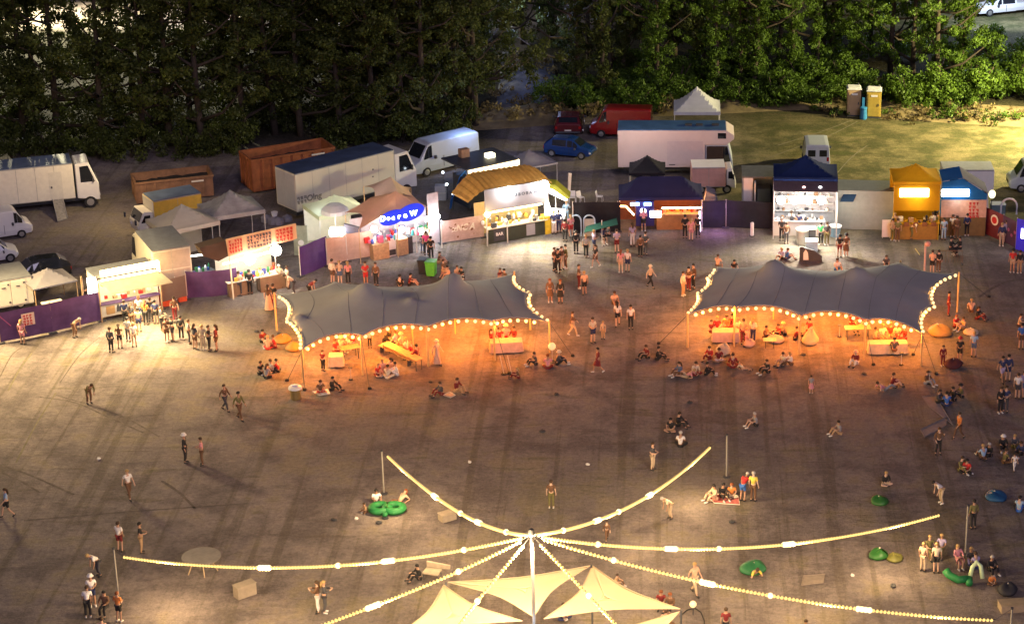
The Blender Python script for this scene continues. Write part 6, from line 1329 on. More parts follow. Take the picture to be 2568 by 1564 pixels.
crowd('in the queue at the glowing booth', [
 (280, 884, 'st', 160, 'long:dark_grey', 'trousers:black', 'brown'), (302, 874, 'st', 190, 'tee:brown', 'shorts:black', 'long:brown'), (323, 857, 'hold', 170, 'tee:grey', 'trousers:dark_grey', 'black'), (338, 870, 'st', 200, 'tee:white', 'shorts:beige', 'fair'),
 (315, 812, 'st', 180, 'long:navy', 'trousers:black', 'brown'), (332, 822, 'hold', 170, 'tee:dark_grey', 'trousers:brown', 'long:brown'), (350, 832, 'st', 185, 'tee:beige', 'shorts:navy', 'black'), (352, 806, 'st', 175, 'tee:white', 'trousers:denim', 'fair'),
 (367, 815, 'hold', 180, 'tee:orange', 'trousers:black', 'long:red'), (380, 806, 'st', 190, 'long:black', 'trousers:dark_grey', 'brown'), (392, 812, 'st', 180, 'tee:navy', 'shorts:black', 'black')])
crowd('right of the queue', [
 (407, 830, 'hold', 120, 'tee:dark_grey', 'trousers:black', 'brown'), (420, 858, 'st', 40, 'tee:brown', 'shorts:brown', 'long:brown'), (434, 856, 'hold', -60, 'tee:black', 'shorts:dark_grey', 'black'), (440, 805, 'walk', 200, 'tee:brown', 'trousers:dark_red', 'brown'),
 (456, 852, 'st', 180, 'long:black', 'trousers:black', 'black'), (476, 862, 'st', 100, 'tee:grey', 'trousers:dark_grey', 'brown'), (490, 876, 'arm', 150, 'tee:dark_grey', 'shorts:brown', 'long:brown'), (510, 878, 'st', 180, 'long:beige', 'trousers:beige', 'fair'), (526, 880, 'hold', 90, 'tee:black', 'trousers:black', 'brown'), (544, 880, 'st', -90, 'long:dark_red', 'shorts:brown', 'long:brown')])
crowd('in front of the left purple fence', [(58, 864, 'st', 170, 'tee:pink', 'shorts:pink', 'long:fair'), (188, 846, 'bend', 60, 'tee:beige', 'trousers:brown', 'grey')])
crowd('at the menu board stall', [
 (602, 742, 'hold', 180, 'tee:beige', 'trousers:dark_grey', 'brown'), (628, 738, 'st', 175, 'long:black', 'trousers:black', 'black'), (655, 730, 'st', 185, 'tee:cream', 'shorts:beige', 'fair'), (675, 778, 'st', 180, 'tee:brown', 'gown:peach', 'long:brown'), (688, 774, 'hold', 170, 'tee:black', 'trousers:dark_red', 'brown'),
 (690, 716, 'st', 180, 'tee:orange', 'trousers:brown', 'long:red'), (703, 722, 'arm', 190, 'long:beige', 'trousers:tan', 'grey'), (722, 724, 'st', 120, 'tee:cream', 'trousers:beige', 'brown'), (738, 738, 'bend', -70, 'tee:cream', 'trousers:dark_grey', 'brown'), (776, 748, 'bend', 80, 'tee:dark_red', 'trousers:black', 'black')])
crowd('before the blush banner', [(835, 712, 'st', 150, 'long:cream', 'shorts:brown', 'brown'), (853, 712, 'hold', 180, 'tee:beige', 'shorts:denim', 'fair'), (874, 714, 'st', 200, 'tee:pink', 'trousers:black', 'long:fair')])
crowd('behind the left stretch tent', [
 (918, 716, 'hold', 20, 'tee:red', 'shorts:red', 'brown'), (944, 718, 'st', -20, 'long:brown', 'trousers:black', 'brown'), (1003, 722, 'sit', 180, 'tee:black', 'shorts:black', 'black'), (1027, 716, 'sit', 90, 'tee:dark_red', 'shorts:black', 'black'),
 (1113, 694, 'chair', 60, 'tee:brown', 'shorts:tan', 'brown'), (1126, 696, 'sit', -60, 'long:peach', 'shorts:tan', 'black'), (1146, 694, 'sit', 30, 'tee:beige', 'shorts:pink', 'brown'), (1160, 698, 'sit', -40, 'tee:black', 'shorts:black', 'black'), (1252, 702, 'sit', 60, 'tee:dark_red', 'shorts:tan', 'brown'), (1268, 704, 'sit', -60, 'tee:brown', 'shorts:dark_red', 'black')])
crowd('at the snack stall counter', [(1070, 640, 'st', 180, 'tee:magenta', 'trousers:black', 'brown'), (1060, 634, 'hold', 170, 'tee:dark_grey', 'trousers:denim', 'black', dict(s=.8)), (1082, 652, 'st', 190, 'tee:black', 'trousers:black', 'black'), (1100, 660, 'sit', 90, 'tee:brown', 'shorts:tan', 'brown')])
crowd('right of the main stall', [(1390, 588, 'hold', 180, 'long:navy', 'trousers:white', 'fair'), (1402, 584, 'st', 190, 'long:navy', 'trousers:navy', 'brown'), (1417, 606, 'st', 170, 'long:dark_red', 'trousers:black', 'black'), (1432, 596, 'hold', 200, 'tee:pink', 'shorts:red', 'long:fair'), (1421, 560, 'arm', 0, 'long:light_blue', 'trousers:light_blue', 'fair')])
crowd('before the black screen', [
 (1445, 636, 'st', 180, 'long:black', 'trousers:black', 'black'), (1470, 646, 'st', 175, 'tee:grey', 'trousers:black', 'fair'), (1490, 632, 'hold', 120, 'tee:lavender', 'shorts:navy', 'fair'), (1494, 670, 'walk', -40, 'tee:black', 'shorts:brown', 'long:brown'), (1512, 610, 'chair', 30, 'tee:navy', 'shorts:black', 'brown'), (1527, 606, 'chair', -60, 'tee:dark_grey', 'trousers:black', 'black'),
 (1526, 574, 'st', 180, 'tee:teal', 'trousers:navy', 'black'), (1547, 634, 'hold', 190, 'tee:lavender', 'shorts:dark_red', 'brown'), (1557, 684, 'st', 180, 'tee:pink', 'shorts:peach', 'long:red'), (1574, 682, 'st', 165, 'tee:white', 'shorts:navy', 'fair'), (1586, 618, 'st', 200, 'tee:lavender', 'trousers:white', 'long:brown'), (1606, 646, 'st', 180, 'long:brown', 'trousers:black', 'black'), (1619, 640, 'hold', 150, 'tee:dark_grey', 'trousers:dark_grey', 'brown'), (1614, 580, 'hold', 180, 'long:pink', 'shorts:black', 'brown'),
 (1391, 680, 'hold', 60, 'tee:brown', 'trousers:black', 'brown'), (1400, 684, 'st', -20, 'tee:black', 'trousers:black', 'black'), (1409, 676, 'st', 40, 'tee:brown', 'shorts:beige', 'brown'), (1419, 674, 'st', -70, 'long:olive', 'trousers:brown', 'black'),
 (1452, 724, 'hold', 90, 'tee:brown', 'trousers:dark_red', 'brown'), (1466, 740, 'st', 200, 'tee:peach', 'shorts:black', 'fair'), (1380, 758, 'st', 10, 'long:brown', 'skirt:brown', 'long:red'), (1406, 760, 'st', -10, 'long:black', 'skirt:black', 'long:red'), (1631, 722, 'walk', 60, 'long:beige', 'trousers:black', 'hat:cream')])
crowd('at the navy canopy bar', [(1718, 598, 'hold', 180, 'long:black', 'trousers:black', 'black'), (1733, 604, 'st', 175, 'tee:pink', 'shorts:pink', 'long:fair'), (1750, 596, 'st', 185, 'long:black', 'trousers:black', 'brown')])
crowd('between the two stretch tents', [(1540, 762, 'sit', 20, 'tee:peach', 'shorts:brown', 'brown', dict(extra='crouching')), (1549, 818, 'walk', 180, 'tee:white', 'shorts:black', 'long:black'), (1582, 826, 'st', 10, 'tee:white', 'trousers:black', 'black'), (1487, 860, 'hold', 30, 'tee:cream', 'shorts:navy', 'brown'), (1513, 850, 'st', -20, 'tee:beige', 'trousers:tan', 'fair', dict(s=.75)), (1500, 934, 'walk', -70, 'long:dark_red', 'skirt:dark_red', 'black'), (1437, 842, 'walk', 90, 'long:brown', 'trousers:beige', 'brown')])
crowd('left of the right stretch tent', [(1713, 742, 'st', 60, 'long:cream', 'trousers:tan', 'brown'), (1727, 730, 'hold', -40, 'tee:brown', 'trousers:dark_red', 'black'), (1739, 724, 'st', -60, 'long:brown', 'trousers:black', 'black')])
crowd('behind the right stretch tent', [(1800, 682, 'chair', 150, 'tee:peach', 'shorts:brown', 'brown'), (1840, 680, 'sit', 20, 'tee:black', 'shorts:black', 'black'), (1972, 652, 'sit', 100, 'tee:blue', 'shorts:navy', 'brown'), (1962, 650, 'sit', -40, 'long:lavender', 'shorts:black', 'fair'), (2098, 678, 'sit', 20, 'tee:white', 'shorts:blue', 'brown'), (2222, 668, 'sit', 0, 'tee:dark_grey', 'shorts:black', 'brown'), (2105, 645, 'st', 170, 'tee:black', 'shorts:dark_red', 'hat:black'), (2121, 644, 'st', 190, 'tee:brown', 'skirt:brown', 'hat:black')])
crowd('before the dazzling white stall', [(1960, 604, 'hold', 180, 'tee:dark_grey', 'trousers:black', 'grey'), (1972, 612, 'st', 190, 'long:brown', 'trousers:dark_grey', 'brown'), (2058, 615, 'st', 180, 'tee:green', 'trousers:black', 'black'), (2073, 616, 'st', 185, 'tee:dark_grey', 'trousers:olive', 'brown'), (1984, 588, 'st', 180, 'tee:white', 'trousers:dark_grey', 'brown'), (2003, 590, 'hold', 170, 'tee:navy', 'trousers:black', 'black')])
crowd('in front of the grey green container', [(2157, 566, 'st', 150, 'long:black', 'trousers:black', 'hat:white'), (2172, 570, 'hold', 180, 'tee:light_blue', 'trousers:white', 'fair'), (2185, 568, 'st', 200, 'long:black', 'trousers:black', 'hat:white')])
crowd('in the queue at the yellow booth', [(2238, 604, 'hold', 160, 'tee:tan', 'trousers:olive', 'brown'), (2250, 606, 'st', 180, 'tee:olive', 'trousers:brown', 'brown'), (2243, 588, 'st', 185, 'tee:peach', 'shorts:brown', 'fair'), (2284, 600, 'bend', 90, 'tee:cream', 'trousers:olive', 'brown'), (2321, 598, 'st', 180, 'tee:black', 'shorts:black', 'long:black'), (2338, 588, 'st', 175, 'tee:cream', 'trousers:olive', 'brown'), (2350, 590, 'hold', 190, 'long:olive', 'trousers:olive', 'black')])
crowd('in the queue at the blue signed booth', [(2366, 602, 'st', 180, 'tee:light_blue', 'trousers:light_blue', 'brown'), (2388, 594, 'hold', 170, 'tee:white', 'trousers:brown', 'brown'), (2398, 600, 'st', 185, 'long:brown', 'trousers:brown', 'black'), (2412, 590, 'st', 180, 'tee:beige', 'trousers:black', 'red'), (2424, 592, 'st', 190, 'long:navy', 'trousers:black', 'black'), (2384, 640, 'chair', 60, 'long:black', 'trousers:black', 'black'), (2406, 638, 'chair', -70, 'long:black', 'trousers:black', 'brown'),
 (2337, 686, 'hold', 180, 'tee:peach', 'shorts:black', 'brown'), (2353, 684, 'st', 190, 'long:black', 'trousers:brown', 'black')])
crowd('by the banners at the right edge', [(2511, 618, 'st', 180, 'long:navy', 'trousers:beige', 'fair'), (2522, 610, 'hold', 170, 'tee:lavender', 'shorts:dark_grey', 'brown'), (2538, 684, 'st', 180, 'tee:red', 'shorts:beige', 'black'), (2556, 686, 'st', 190, 'long:black', 'trousers:tan', 'brown')])
crowd('sitting left of the left stretch tent', [
 (658, 858, 'sit', 40, 'long:dark_red', 'shorts:black', 'black'), (672, 876, 'cross', 180, 'tee:peach', 'shorts:red', 'fair'), (690, 872, 'sit', -80, 'tee:red', 'shorts:dark_red', 'brown'), (652, 938, 'sit', 60, 'tee:black', 'shorts:black', 'brown'), (668, 948, 'cross', 150, 'tee:grey', 'shorts:black', 'long:brown'), (684, 934, 'sit', -60, 'tee:grey', 'shorts:black', 'brown'), (698, 932, 'sit', -100, 'tee:red', 'shorts:black', 'black')])
crowd('under the left stretch tent', [
 (811, 930, 'st', 150, 'tee:dark_red', 'trousers:black', 'brown', dict(s=.82)), (842, 900, 'chair', 60, 'tee:red', 'shorts:dark_red', 'brown'), (858, 892, 'chair', 160, 'tee:peach', 'shorts:brown', 'hat:cream'), (876, 886, 'chair', -60, 'tee:cream', 'shorts:tan', 'hat:peach'), (928, 872, 'st', 20, 'tee:lavender', 'trousers:black', 'brown', K), (885, 870, 'chair', -20, 'long:dark_red', 'shorts:red', 'brown'),
 (945, 942, 'cross', 60, 'tee:red', 'shorts:dark_red', 'fair'), (960, 932, 'sit', 10, 'tee:peach', 'shorts:pink', 'fair'), (972, 948, 'cross', 170, 'tee:cream', 'trousers:cream', 'brown'), (984, 930, 'sit', -30, 'tee:peach', 'trousers:pink', 'long:black'), (996, 940, 'sit', -80, 'long:white', 'trousers:white', 'black'),
 (978, 868, 'chair', -110, 'long:black', 'trousers:black', 'black'), (993, 876, 'chair', -110, 'tee:lavender', 'shorts:black', 'brown'), (1008, 884, 'chair', -110, 'tee:peach', 'shorts:brown', 'hat:peach'), (1020, 894, 'chair', -110, 'tee:cream', 'shorts:dark_red', 'fair'), (1033, 904, 'chair', -110, 'tee:red', 'shorts:peach', 'fair'), (1046, 914, 'chair', -110, 'long:dark_red', 'trousers:black', 'black'),
 (1097, 914, 'walk', 60, 'long:peach', 'gown:peach', 'hat:cream'), (1253, 868, 'chair', 30, 'tee:red', 'shorts:dark_red', 'brown'), (1270, 862, 'chair', 0, 'tee:peach', 'shorts:red', 'hat:peach'), (1290, 868, 'chair', -40, 'long:dark_red', 'trousers:red', 'black'), (1233, 872, 'chair', 60, 'long:dark_red', 'trousers:black', 'long:brown')])
crowd('sitting before the left stretch tent', [(804, 984, 'cross', 20, 'tee:brown', 'shorts:red', 'brown'), (832, 978, 'sit', 70, 'long:black', 'trousers:black', 'black'), (1108, 990, 'sit', -60, 'long:dark_grey', 'trousers:dark_red', 'brown'), (1144, 982, 'sit', 60, 'long:dark_red', 'trousers:tan', 'brown'), (1300, 948, 'sit', -90, 'tee:brown', 'trousers:dark_red', 'long:fair', dict(s=.8)), (1344, 914, 'sit', -70, 'tee:dark_grey', 'trousers:black', 'brown'), (1374, 924, 'cross', 180, 'tee:pink', 'shorts:dark_red', 'red'), (1398, 914, 'sit', 100, 'long:dark_grey', 'trousers:black', 'hat:cream')])
crowd('under the right stretch tent', [
 (1784, 848, 'chair', 40, 'tee:dark_red', 'shorts:dark_red', 'brown'), (1798, 842, 'chair', 0, 'tee:red', 'shorts:brown', 'fair'), (1822, 838, 'chair', -30, 'long:orange', 'shorts:orange', 'brown'), (1836, 836, 'chair', -60, 'long:dark_red', 'trousers:red', 'black'), (1850, 846, 'chair', 60, 'tee:cream', 'trousers:dark_grey', 'fair'), (1864, 864, 'st', 170, 'tee:tan', 'trousers:dark_red', 'brown'), (1873, 868, 'walk', 150, 'tee:peach', 'shorts:pink', 'fair', K), (1888, 862, 'hold', 150, 'long:cream', 'trousers:navy', 'long:fair'),
 (1918, 848, 'sit', 60, 'tee:brown', 'trousers:black', 'black'), (1954, 842, 'sit', -60, 'tee:red', 'trousers:black', 'brown'), (1968, 840, 'sit', -90, 'long:tan', 'trousers:black', 'hat:tan'), (1994, 852, 'sit', 100, 'long:dark_red', 'trousers:black', 'brown'), (2030, 846, 'chair', -40, 'tee:red', 'shorts:dark_red', 'black'), (2135, 828, 'chair', 40, 'long:dark_red', 'trousers:dark_red', 'brown'), (2155, 834, 'chair', -20, 'tee:red', 'shorts:peach', 'black'),
 (2194, 868, 'chair', 60, 'tee:tan', 'shorts:brown', 'brown'), (2212, 862, 'chair', 20, 'tee:cream', 'shorts:tan', 'fair'), (2232, 858, 'chair', 0, 'tee:red', 'shorts:tan', 'long:red'), (2250, 860, 'chair', -20, 'tee:peach', 'shorts:red', 'brown'), (2268, 866, 'chair', -60, 'long:dark_red', 'trousers:red', 'black'), (2242, 896, 'chair', 180, 'long:dark_grey', 'trousers:brown', 'black'), (2147, 912, 'sit', -30, 'long:dark_red', 'trousers:white', 'hat:peach'), (2378, 792, 'st', 90, 'long:dark_red', 'trousers:dark_red', 'black')])
crowd('sitting before the right stretch tent', [
 (1624, 898, 'sit', -60, 'tee:dark_red', 'trousers:black', 'brown'), (1648, 902, 'sit', 80, 'long:black', 'trousers:black', 'black'), (1707, 940, 'sit', -60, 'long:denim', 'trousers:brown', 'long:brown'), (1722, 946, 'lie', 250, 'tee:pink', 'shorts:beige', 'fair'), (1742, 938, 'cross', 30, 'long:cream', 'trousers:dark_red', 'brown'), (1770, 940, 'sit', 90, 'long:black', 'trousers:black', 'black'), (1781, 900, 'sit', -30, 'long:red', 'trousers:dark_red', 'brown'), (1802, 904, 'cross', 10, 'tee:dark_red', 'shorts:white', 'brown'),
 (1838, 922, 'cross', 180, 'long:dark_red', 'trousers:dark_red', 'brown'), (1864, 926, 'lie', 60, 'tee:cream', 'shorts:peach', 'brown', K), (1926, 934, 'sit', -60, 'tee:black', 'trousers:black', 'brown'), (1966, 914, 'sit', -50, 'tee:cream', 'shorts:brown', 'brown'), (1984, 914, 'sit', -70, 'long:white', 'trousers:brown', 'fair'), (2034, 986, 'st', 170, 'tee:grey', 'skirt:pink', 'brown', K), (2218, 978, 'lie', 120, 'tee:pink', 'trousers:grey', 'dark' if 0 else 'brown'), (2236, 970, 'sit', 100, 'long:dark_red', 'trousers:peach', 'brown')])
crowd('right of the right stretch tent', [
 (2364, 918, 'st', 10, 'long:dark_red', 'trousers:dark_red', 'brown', dict(s=.85)), (2406, 908, 'st', 160, 'tee:black', 'shorts:black', 'hat:red'), (2441, 895, 'st', 170, 'tee:light_blue', 'shorts:denim', 'fair'), (2395, 820, 'sit', 40, 'tee:red', 'shorts:dark_red', 'red'), (2418, 826, 'sit', -60, 'tee:tan', 'shorts:tan', 'brown'), (2450, 800, 'sit', 60, 'long:black', 'trousers:dark_red', 'long:brown'), (2436, 782, 'sit', 180, 'tee:peach', 'shorts:brown', 'fair'),
 (2555, 818, 'sit', 80, 'long:beige', 'trousers:brown', 'brown'), (2560, 876, 'st', 180, 'tee:blue', 'shorts:brown', 'black'), (2512, 958, 'walk', 20, 'tee:navy', 'shorts:lavender', 'black'), (2527, 956, 'st', 170, 'long:navy', 'shorts:navy', 'black'), (2508, 1036, 'st', 20, 'long:black', 'trousers:black', 'brown'), (2521, 1034, 'hold', -20, 'tee:navy', 'trousers:dark_grey', 'brown'), (2551, 1000, 'st', 170, 'tee:white', 'shorts:dark_grey', 'brown'), (2566, 994, 'walk', 10, 'tee:lavender', 'shorts:denim', 'brown'),
 (2322, 962, 'sit', 50, 'long:brown', 'trousers:grey', 'brown'), (2352, 1010, 'sit', 60, 'long:dark_grey', 'trousers:black', 'brown'), (2374, 1018, 'cross', 180, 'tee:blue', 'trousers:navy', 'black'), (2392, 1004, 'sit', -60, 'long:black', 'trousers:black', 'black'), (2412, 996, 'sit', -80, 'long:olive', 'trousers:black', 'hat:black')])
crowd('in the darker right field', [
 (2106, 1088, 'sit', -70, 'tee:grey', 'trousers:tan', 'black'), (1896, 1068, 'sit', -70, 'tee:grey', 'shorts:black', 'grey'), (2353, 1140, 'arm', 10, 'long:brown', 'trousers:black', 'brown'), (2404, 1100, 'walk', -60, 'long:orange', 'trousers:brown', 'brown'), (2219, 1214, 'cross', 20, 'long:black', 'shorts:beige', 'fair'), (2409, 1180, 'sit', 40, 'long:olive', 'trousers:olive', 'brown'), (2426, 1184, 'cross', -30, 'tee:red', 'trousers:black', 'black'),
 (2466, 1150, 'sit', 200, 'long:light_blue', 'shorts:brown', 'fair'), (2482, 1144, 'sit', -40, 'long:black', 'trousers:black', 'grey'), (2514, 1124, 'sit', 0, 'long:black', 'trousers:black', 'hat:white'), (2542, 1122, 'sit', 20, 'long:dark_grey', 'trousers:olive', 'fair'), (2562, 1140, 'sit', -40, 'long:navy', 'trousers:black', 'brown'), (2543, 1180, 'walk', 10, 'tee:white', 'trousers:white', 'brown', K2), (2518, 1160, 'cross', 120, 'tee:olive', 'trousers:brown', 'brown'),
 (2361, 1262, 'bend', -70, 'tee:white', 'trousers:beige', 'black'), (2440, 1326, 'st', 200, 'long:olive', 'trousers:black', 'black'), (2555, 1282, 'sit', 160, 'tee:light_blue', 'trousers:blue', 'black')])
crowd('round the curved green lounger', [
 (2314, 1432, 'st', 150, 'tee:peach', 'trousers:beige', 'fair'), (2347, 1436, 'st', 180, 'tee:cream', 'shorts:black', 'fair'), (2330, 1398, 'chair', 20, 'tee:olive', 'trousers:olive', 'fair'), (2360, 1394, 'chair', -20, 'tee:lavender', 'trousers:olive', 'fair'), (2400, 1420, 'chair', 20, 'long:pink', 'skirt:pink', 'long:fair'), (2434, 1408, 'sit', 0, 'long:dark_grey', 'trousers:lavender', 'fair'), (2448, 1424, 'cross', 200, 'tee:lavender', 'trousers:navy', 'brown'), (2484, 1430, 'sit', 20, 'long:black', 'trousers:black', 'grey'), (2486, 1462, 'cross', 10, 'long:orange', 'trousers:brown', 'black', K)])
crowd('in the open middle field', [
 (1684, 1080, 'cross', -20, 'tee:black', 'shorts:tan', 'black'), (1700, 1068, 'sit', 60, 'long:black', 'trousers:black', 'black'), (1706, 1120, 'cross', 170, 'tee:white', 'trousers:black', 'grey'), (1637, 1178, 'hold', 60, 'tee:dark_grey', 'trousers:beige', 'brown'), (1383, 1274, 'st', 180, 'tee:brown', 'trousers:olive', 'brown'), (1522, 1355, 'walk', 10, 'long:brown', 'trousers:brown', 'brown', K), (1682, 1300, 'bend', -60, 'tee:cream', 'trousers:beige', 'grey')])
crowd('around the red mat', [(1794, 1252, 'sit', -60, 'long:beige', 'trousers:peach', 'black'), (1812, 1246, 'sit', 20, 'long:black', 'trousers:black', 'black'), (1835, 1244, 'cross', 0, 'tee:orange', 'trousers:cream', 'red'), (1862, 1256, 'bend', 150, 'tee:red', 'shorts:blue', 'grey'), (1889, 1256, 'st', 160, 'tee:yellow', 'trousers:brown', 'grey')])
crowd('by the green ring float', [(944, 1262, 'sit', 20, 'tee:white', 'shorts:black', 'black'), (1002, 1262, 'lie', -40, 'tee:beige', 'trousers:brown', 'long:red'), (918, 1284, 'cross', -60, 'tee:tan', 'trousers:brown', 'brown', K)])
crowd('on the left field', [(466, 1160, 'st', 90, 'long:black', 'trousers:black', 'hat:white'), (508, 1166, 'hold', -80, 'tee:pink', 'trousers:brown', 'brown'), (224, 1012, 'bend', 40, 'long:olive', 'trousers:brown', 'brown'), (566, 1030, 'walk', 60, 'long:brown', 'trousers:dark_grey', 'brown'), (602, 1052, 'walk', 50, 'long:olive', 'trousers:brown', 'black'), (20, 1296, 'walk', -60, 'tee:light_blue', 'shorts:black', 'long:brown'), (302, 1382, 'arm', 160, 'tee:white', 'shorts:dark_red', 'brown'), (356, 1386, 'hold', 100, 'tee:black', 'trousers:tan', 'black'), (325, 1250, 'walk', 40, 'tee:white', 'trousers:brown', 'fair'), (250, 1444, 'bend', -50, 'tee:white', 'trousers:dark_grey', 'fair')])
crowd('in the lower left huddle', [(222, 1548, 'bend', 190, 'tee:white', 'trousers:black', 'brown'), (234, 1520, 'hold', 20, 'tee:white', 'shorts:navy', 'hat:white'), (266, 1540, 'chair', -10, 'long:brown', 'trousers:black', 'black'), (300, 1558, 'hold', 160, 'tee:orange', 'shorts:black', 'red'), (256, 1592, 'cross', 180, 'tee:peach', 'trousers:pink', 'brown')])
crowd('near the lower left bulbs', [(799, 1536, 'hug', -90, 'long:brown', 'trousers:white', 'long:brown'), (816, 1536, 'hug', 90, 'long:dark_grey', 'trousers:dark_grey', 'long:fair'), (1052, 1452, 'sit', -60, 'long:black', 'trousers:black', 'black')])
crowd('around the shade sails', [(1410, 1548, 'cross', 30, 'tee:lavender', 'trousers:navy', 'brown'), (1658, 1516, 'sit', 0, 'tee:dark_red', 'shorts:black', 'red'), (1682, 1524, 'sit', -20, 'long:brown', 'trousers:black', 'red'), (1545, 1466, 'sit', 60, 'tee:tan', 'trousers:brown', 'brown', K), (1742, 1490, 'walk', 40, 'tee:peach', 'trousers:beige', 'fair'), (1668, 1572, 'cross', 160, 'tee:peach', 'trousers:brown', 'brown'), (1820, 1600, 'st', 180, 'tee:dark_red', 'trousers:black', 'brown'), (2020, 1590, 'sit', 0, 'tee:brown', 'shorts:black', 'brown'), (1890, 1442, 'lie', 200, 'tee:yellow', 'trousers:olive', 'brown')])
# ================================================================== furniture and small things
def table(u, v, L_, Wd, yaw, cloth, label, benches=True, cat='table', z=.74):
    t = thing('covered_table' if cloth else 'folding_table', label, cat, G(u, v), R(yaw))
    if cloth:
        MB().box(-L_ / 2, -Wd / 2, z - .03, L_ / 2, Wd / 2, z).build('tabletop', m_wood, t); mb = MB(); n = 24; g = []
        for i in range(5):
            k = i / 4; g.append([((L_ / 2 + .02 + .05 * k) * max(-1, min(1, 1.35 * math.cos(a))) + .03 * k * math.sin(9 * a), (Wd / 2 + .02 + .05 * k) * max(-1, min(1, 1.35 * math.sin(a))) + .03 * k * math.cos(8 * a), z + .006 - k * (z - .12)) for a in [2 * math.pi * j / n for j in range(n + 1)]])
        mb.grid(g); mb.poly(g[0][:-1]); mb.build('tablecloth', cloth, t, fix=False)
    else: MB().box(-L_ / 2, -Wd / 2, z - .04, L_ / 2, Wd / 2, z).build('tabletop', m_wood, t, bevel=.01)
    for x in (-L_ / 2 + .15, L_ / 2 - .15):
        for y in (-Wd / 2 + .1, Wd / 2 - .1): MB().tube([(x, y, 0), (x, y, z - .043)], .025, 5).build('leg', m_dgrey, t)
    return t
def bench(u, v, L_, yaw, label):
    t = thing('bench', label, 'bench', G(u, v), R(yaw)); MB().box(-L_ / 2, -.14, .41, L_ / 2, .14, .45).build('seat', m_wood, t, bevel=.01)
    for x in (-L_ / 2 + .2, L_ / 2 - .2): MB().box(x - .03, -.12, 0, x + .03, .12, .407).build('leg', m_dgrey, t)
    return t
def beanbag(u, v, s, m, label, yaw=0, tall=1.0, nm='bean_bag'):
    t = thing(nm, label, 'bean bag', G(u, v), R(yaw)); g = []
    prof = [(.02, .02), (.42, .02), (.58, .14), (.60, .30), (.52, .46), (.36, .60), (.17, .68), (.02, .72)] if 'cone' not in label else [(.02, .02), (.42, .03), (.55, .16), (.52, .34), (.36, .55), (.2, .78), (.09, .95), (.02, 1.0)]
    for r_, z in prof: g.append([(s * (r_ * math.cos(a) * (1 + .08 * math.sin(3 * a + z * 5)) + .10 * z), s * (r_ * math.sin(a) * (1 + .06 * math.cos(2 * a)) + .22 * z), s * z * tall * (1 + .14 * math.sin(2.3 * a + yaw))) for a in [2 * math.pi * j / 16 for j in range(17)]])
    MB().grid(g).build('bag', m, t, smooth=True, fix=False); MB().lathe([(.03, 0), (.05, .05), (.02, .08)], (.10 * s * prof[-1][1], .22 * s * prof[-1][1], s * prof[-1][1] * tall * (1 + .14 * math.sin(yaw)) - .05), 7).build('tag', m_cream, t); return t
c_p = mat('peach_cloth', (.42, .29, .24), .8); c_c = mat('cream_cloth', (.44, .37, .27), .8)
table(1270, 882, 1.9, .8, 8, c_p, 'table with a pale pink cloth at the right of the left stretch tent'); table(844, 918, .8, .7, 4, c_c, 'small table with a cream cloth at the left of the left stretch tent')
table(878, 898, 1.2, .7, 25, None, 'bare wooden table tilted towards the small cream clothed table'); table(1010, 908, 3.6, .6, -48, None, 'long narrow table beside the row of seated people'); bench(992, 900, 3.2, -48, 'long bench of the seated row under the left tent')
table(1820, 856, 1.6, .8, 0, c_p, 'table with a pale pink cloth at the left of the right stretch tent'); table(2225, 886, 2.3, .7, 2, c_c, 'long cream clothed table under the right end of the right tent'); table(2150, 848, 1.6, .7, 5, None, 'wooden table behind the second last pole of the right tent')
table(1930, 870, .8, .6, 0, None, 'low dark table between seated people in the right tent', z=.5)
beanbag(1947, 856, .9, c_p, 'blush bean bag lying behind the second pole of the right tent', 60, .6); beanbag(2030, 862, .95, mat('cream_bag', (.45, .36, .2), .7), 'cone shaped yellow cream bean bag by the third pole'); beanbag(1812, 888, .75, c_c, 'cream bean bag behind the people in red', -20, 1.2); beanbag(1878, 868, .6, c_p, 'small peach bean bag beside the standing family', 0)
beanbag(2360, 838, 1.3, mat('ochre_bag', (.36, .20, .06), .7), 'big ochre bean bag beside the right corner of the right tent', 90, .6); beanbag(2436, 838, .8, c_c, 'round cream cushion right of the right tent', 40, .6); beanbag(2388, 920, .95, mat('dark_red_bag', (.08, .02, .02), .8), 'dark red bean bag at the feet of the person in the red hat', 0, .7)
beanbag(706, 858, .9, mat('ochre_bag', (.36, .20, .06), .7), 'ochre bean bag at the left foot of the left tent', 0, .7); beanbag(735, 878, .8, mat('ochre_bag', (.36, .20, .06), .7), 'ochre bean bag directly under the left tent corner', 30, .8)
beanbag(2500, 1250, 1.0, mat('blue_bag', (.012, .075, .18), .6), 'blue bean bag lying alone on the dark field', 70, .5); beanbag(2524, 1488, .8, mat('black_bag', (.02, .02, .025), .7), 'black and peach bag standing at the lower right', 0, .9)
beanbag(2208, 1262, .8, mat('leaf_green', (.02, .10, .02), .5), 'green leaf shaped bean bag with a pale rim on the right field', 60, .7)
beanbag(2200, 1398, .8, mat('leaf_green', (.02, .10, .02), .5), 'green bean bag left of the olive one below the right bulb string', -30, .8); beanbag(2244, 1404, .7, mat('olive_bag', (.12, .12, .03), .6), 'olive bean bag beside a green one below the right bulb string', 30, .6); beanbag(1884, 1432, 1.1, mat('bottle_green', (.02, .13, .05), .6), 'dark green bean bag under the reclining person in yellow', -20, .6)
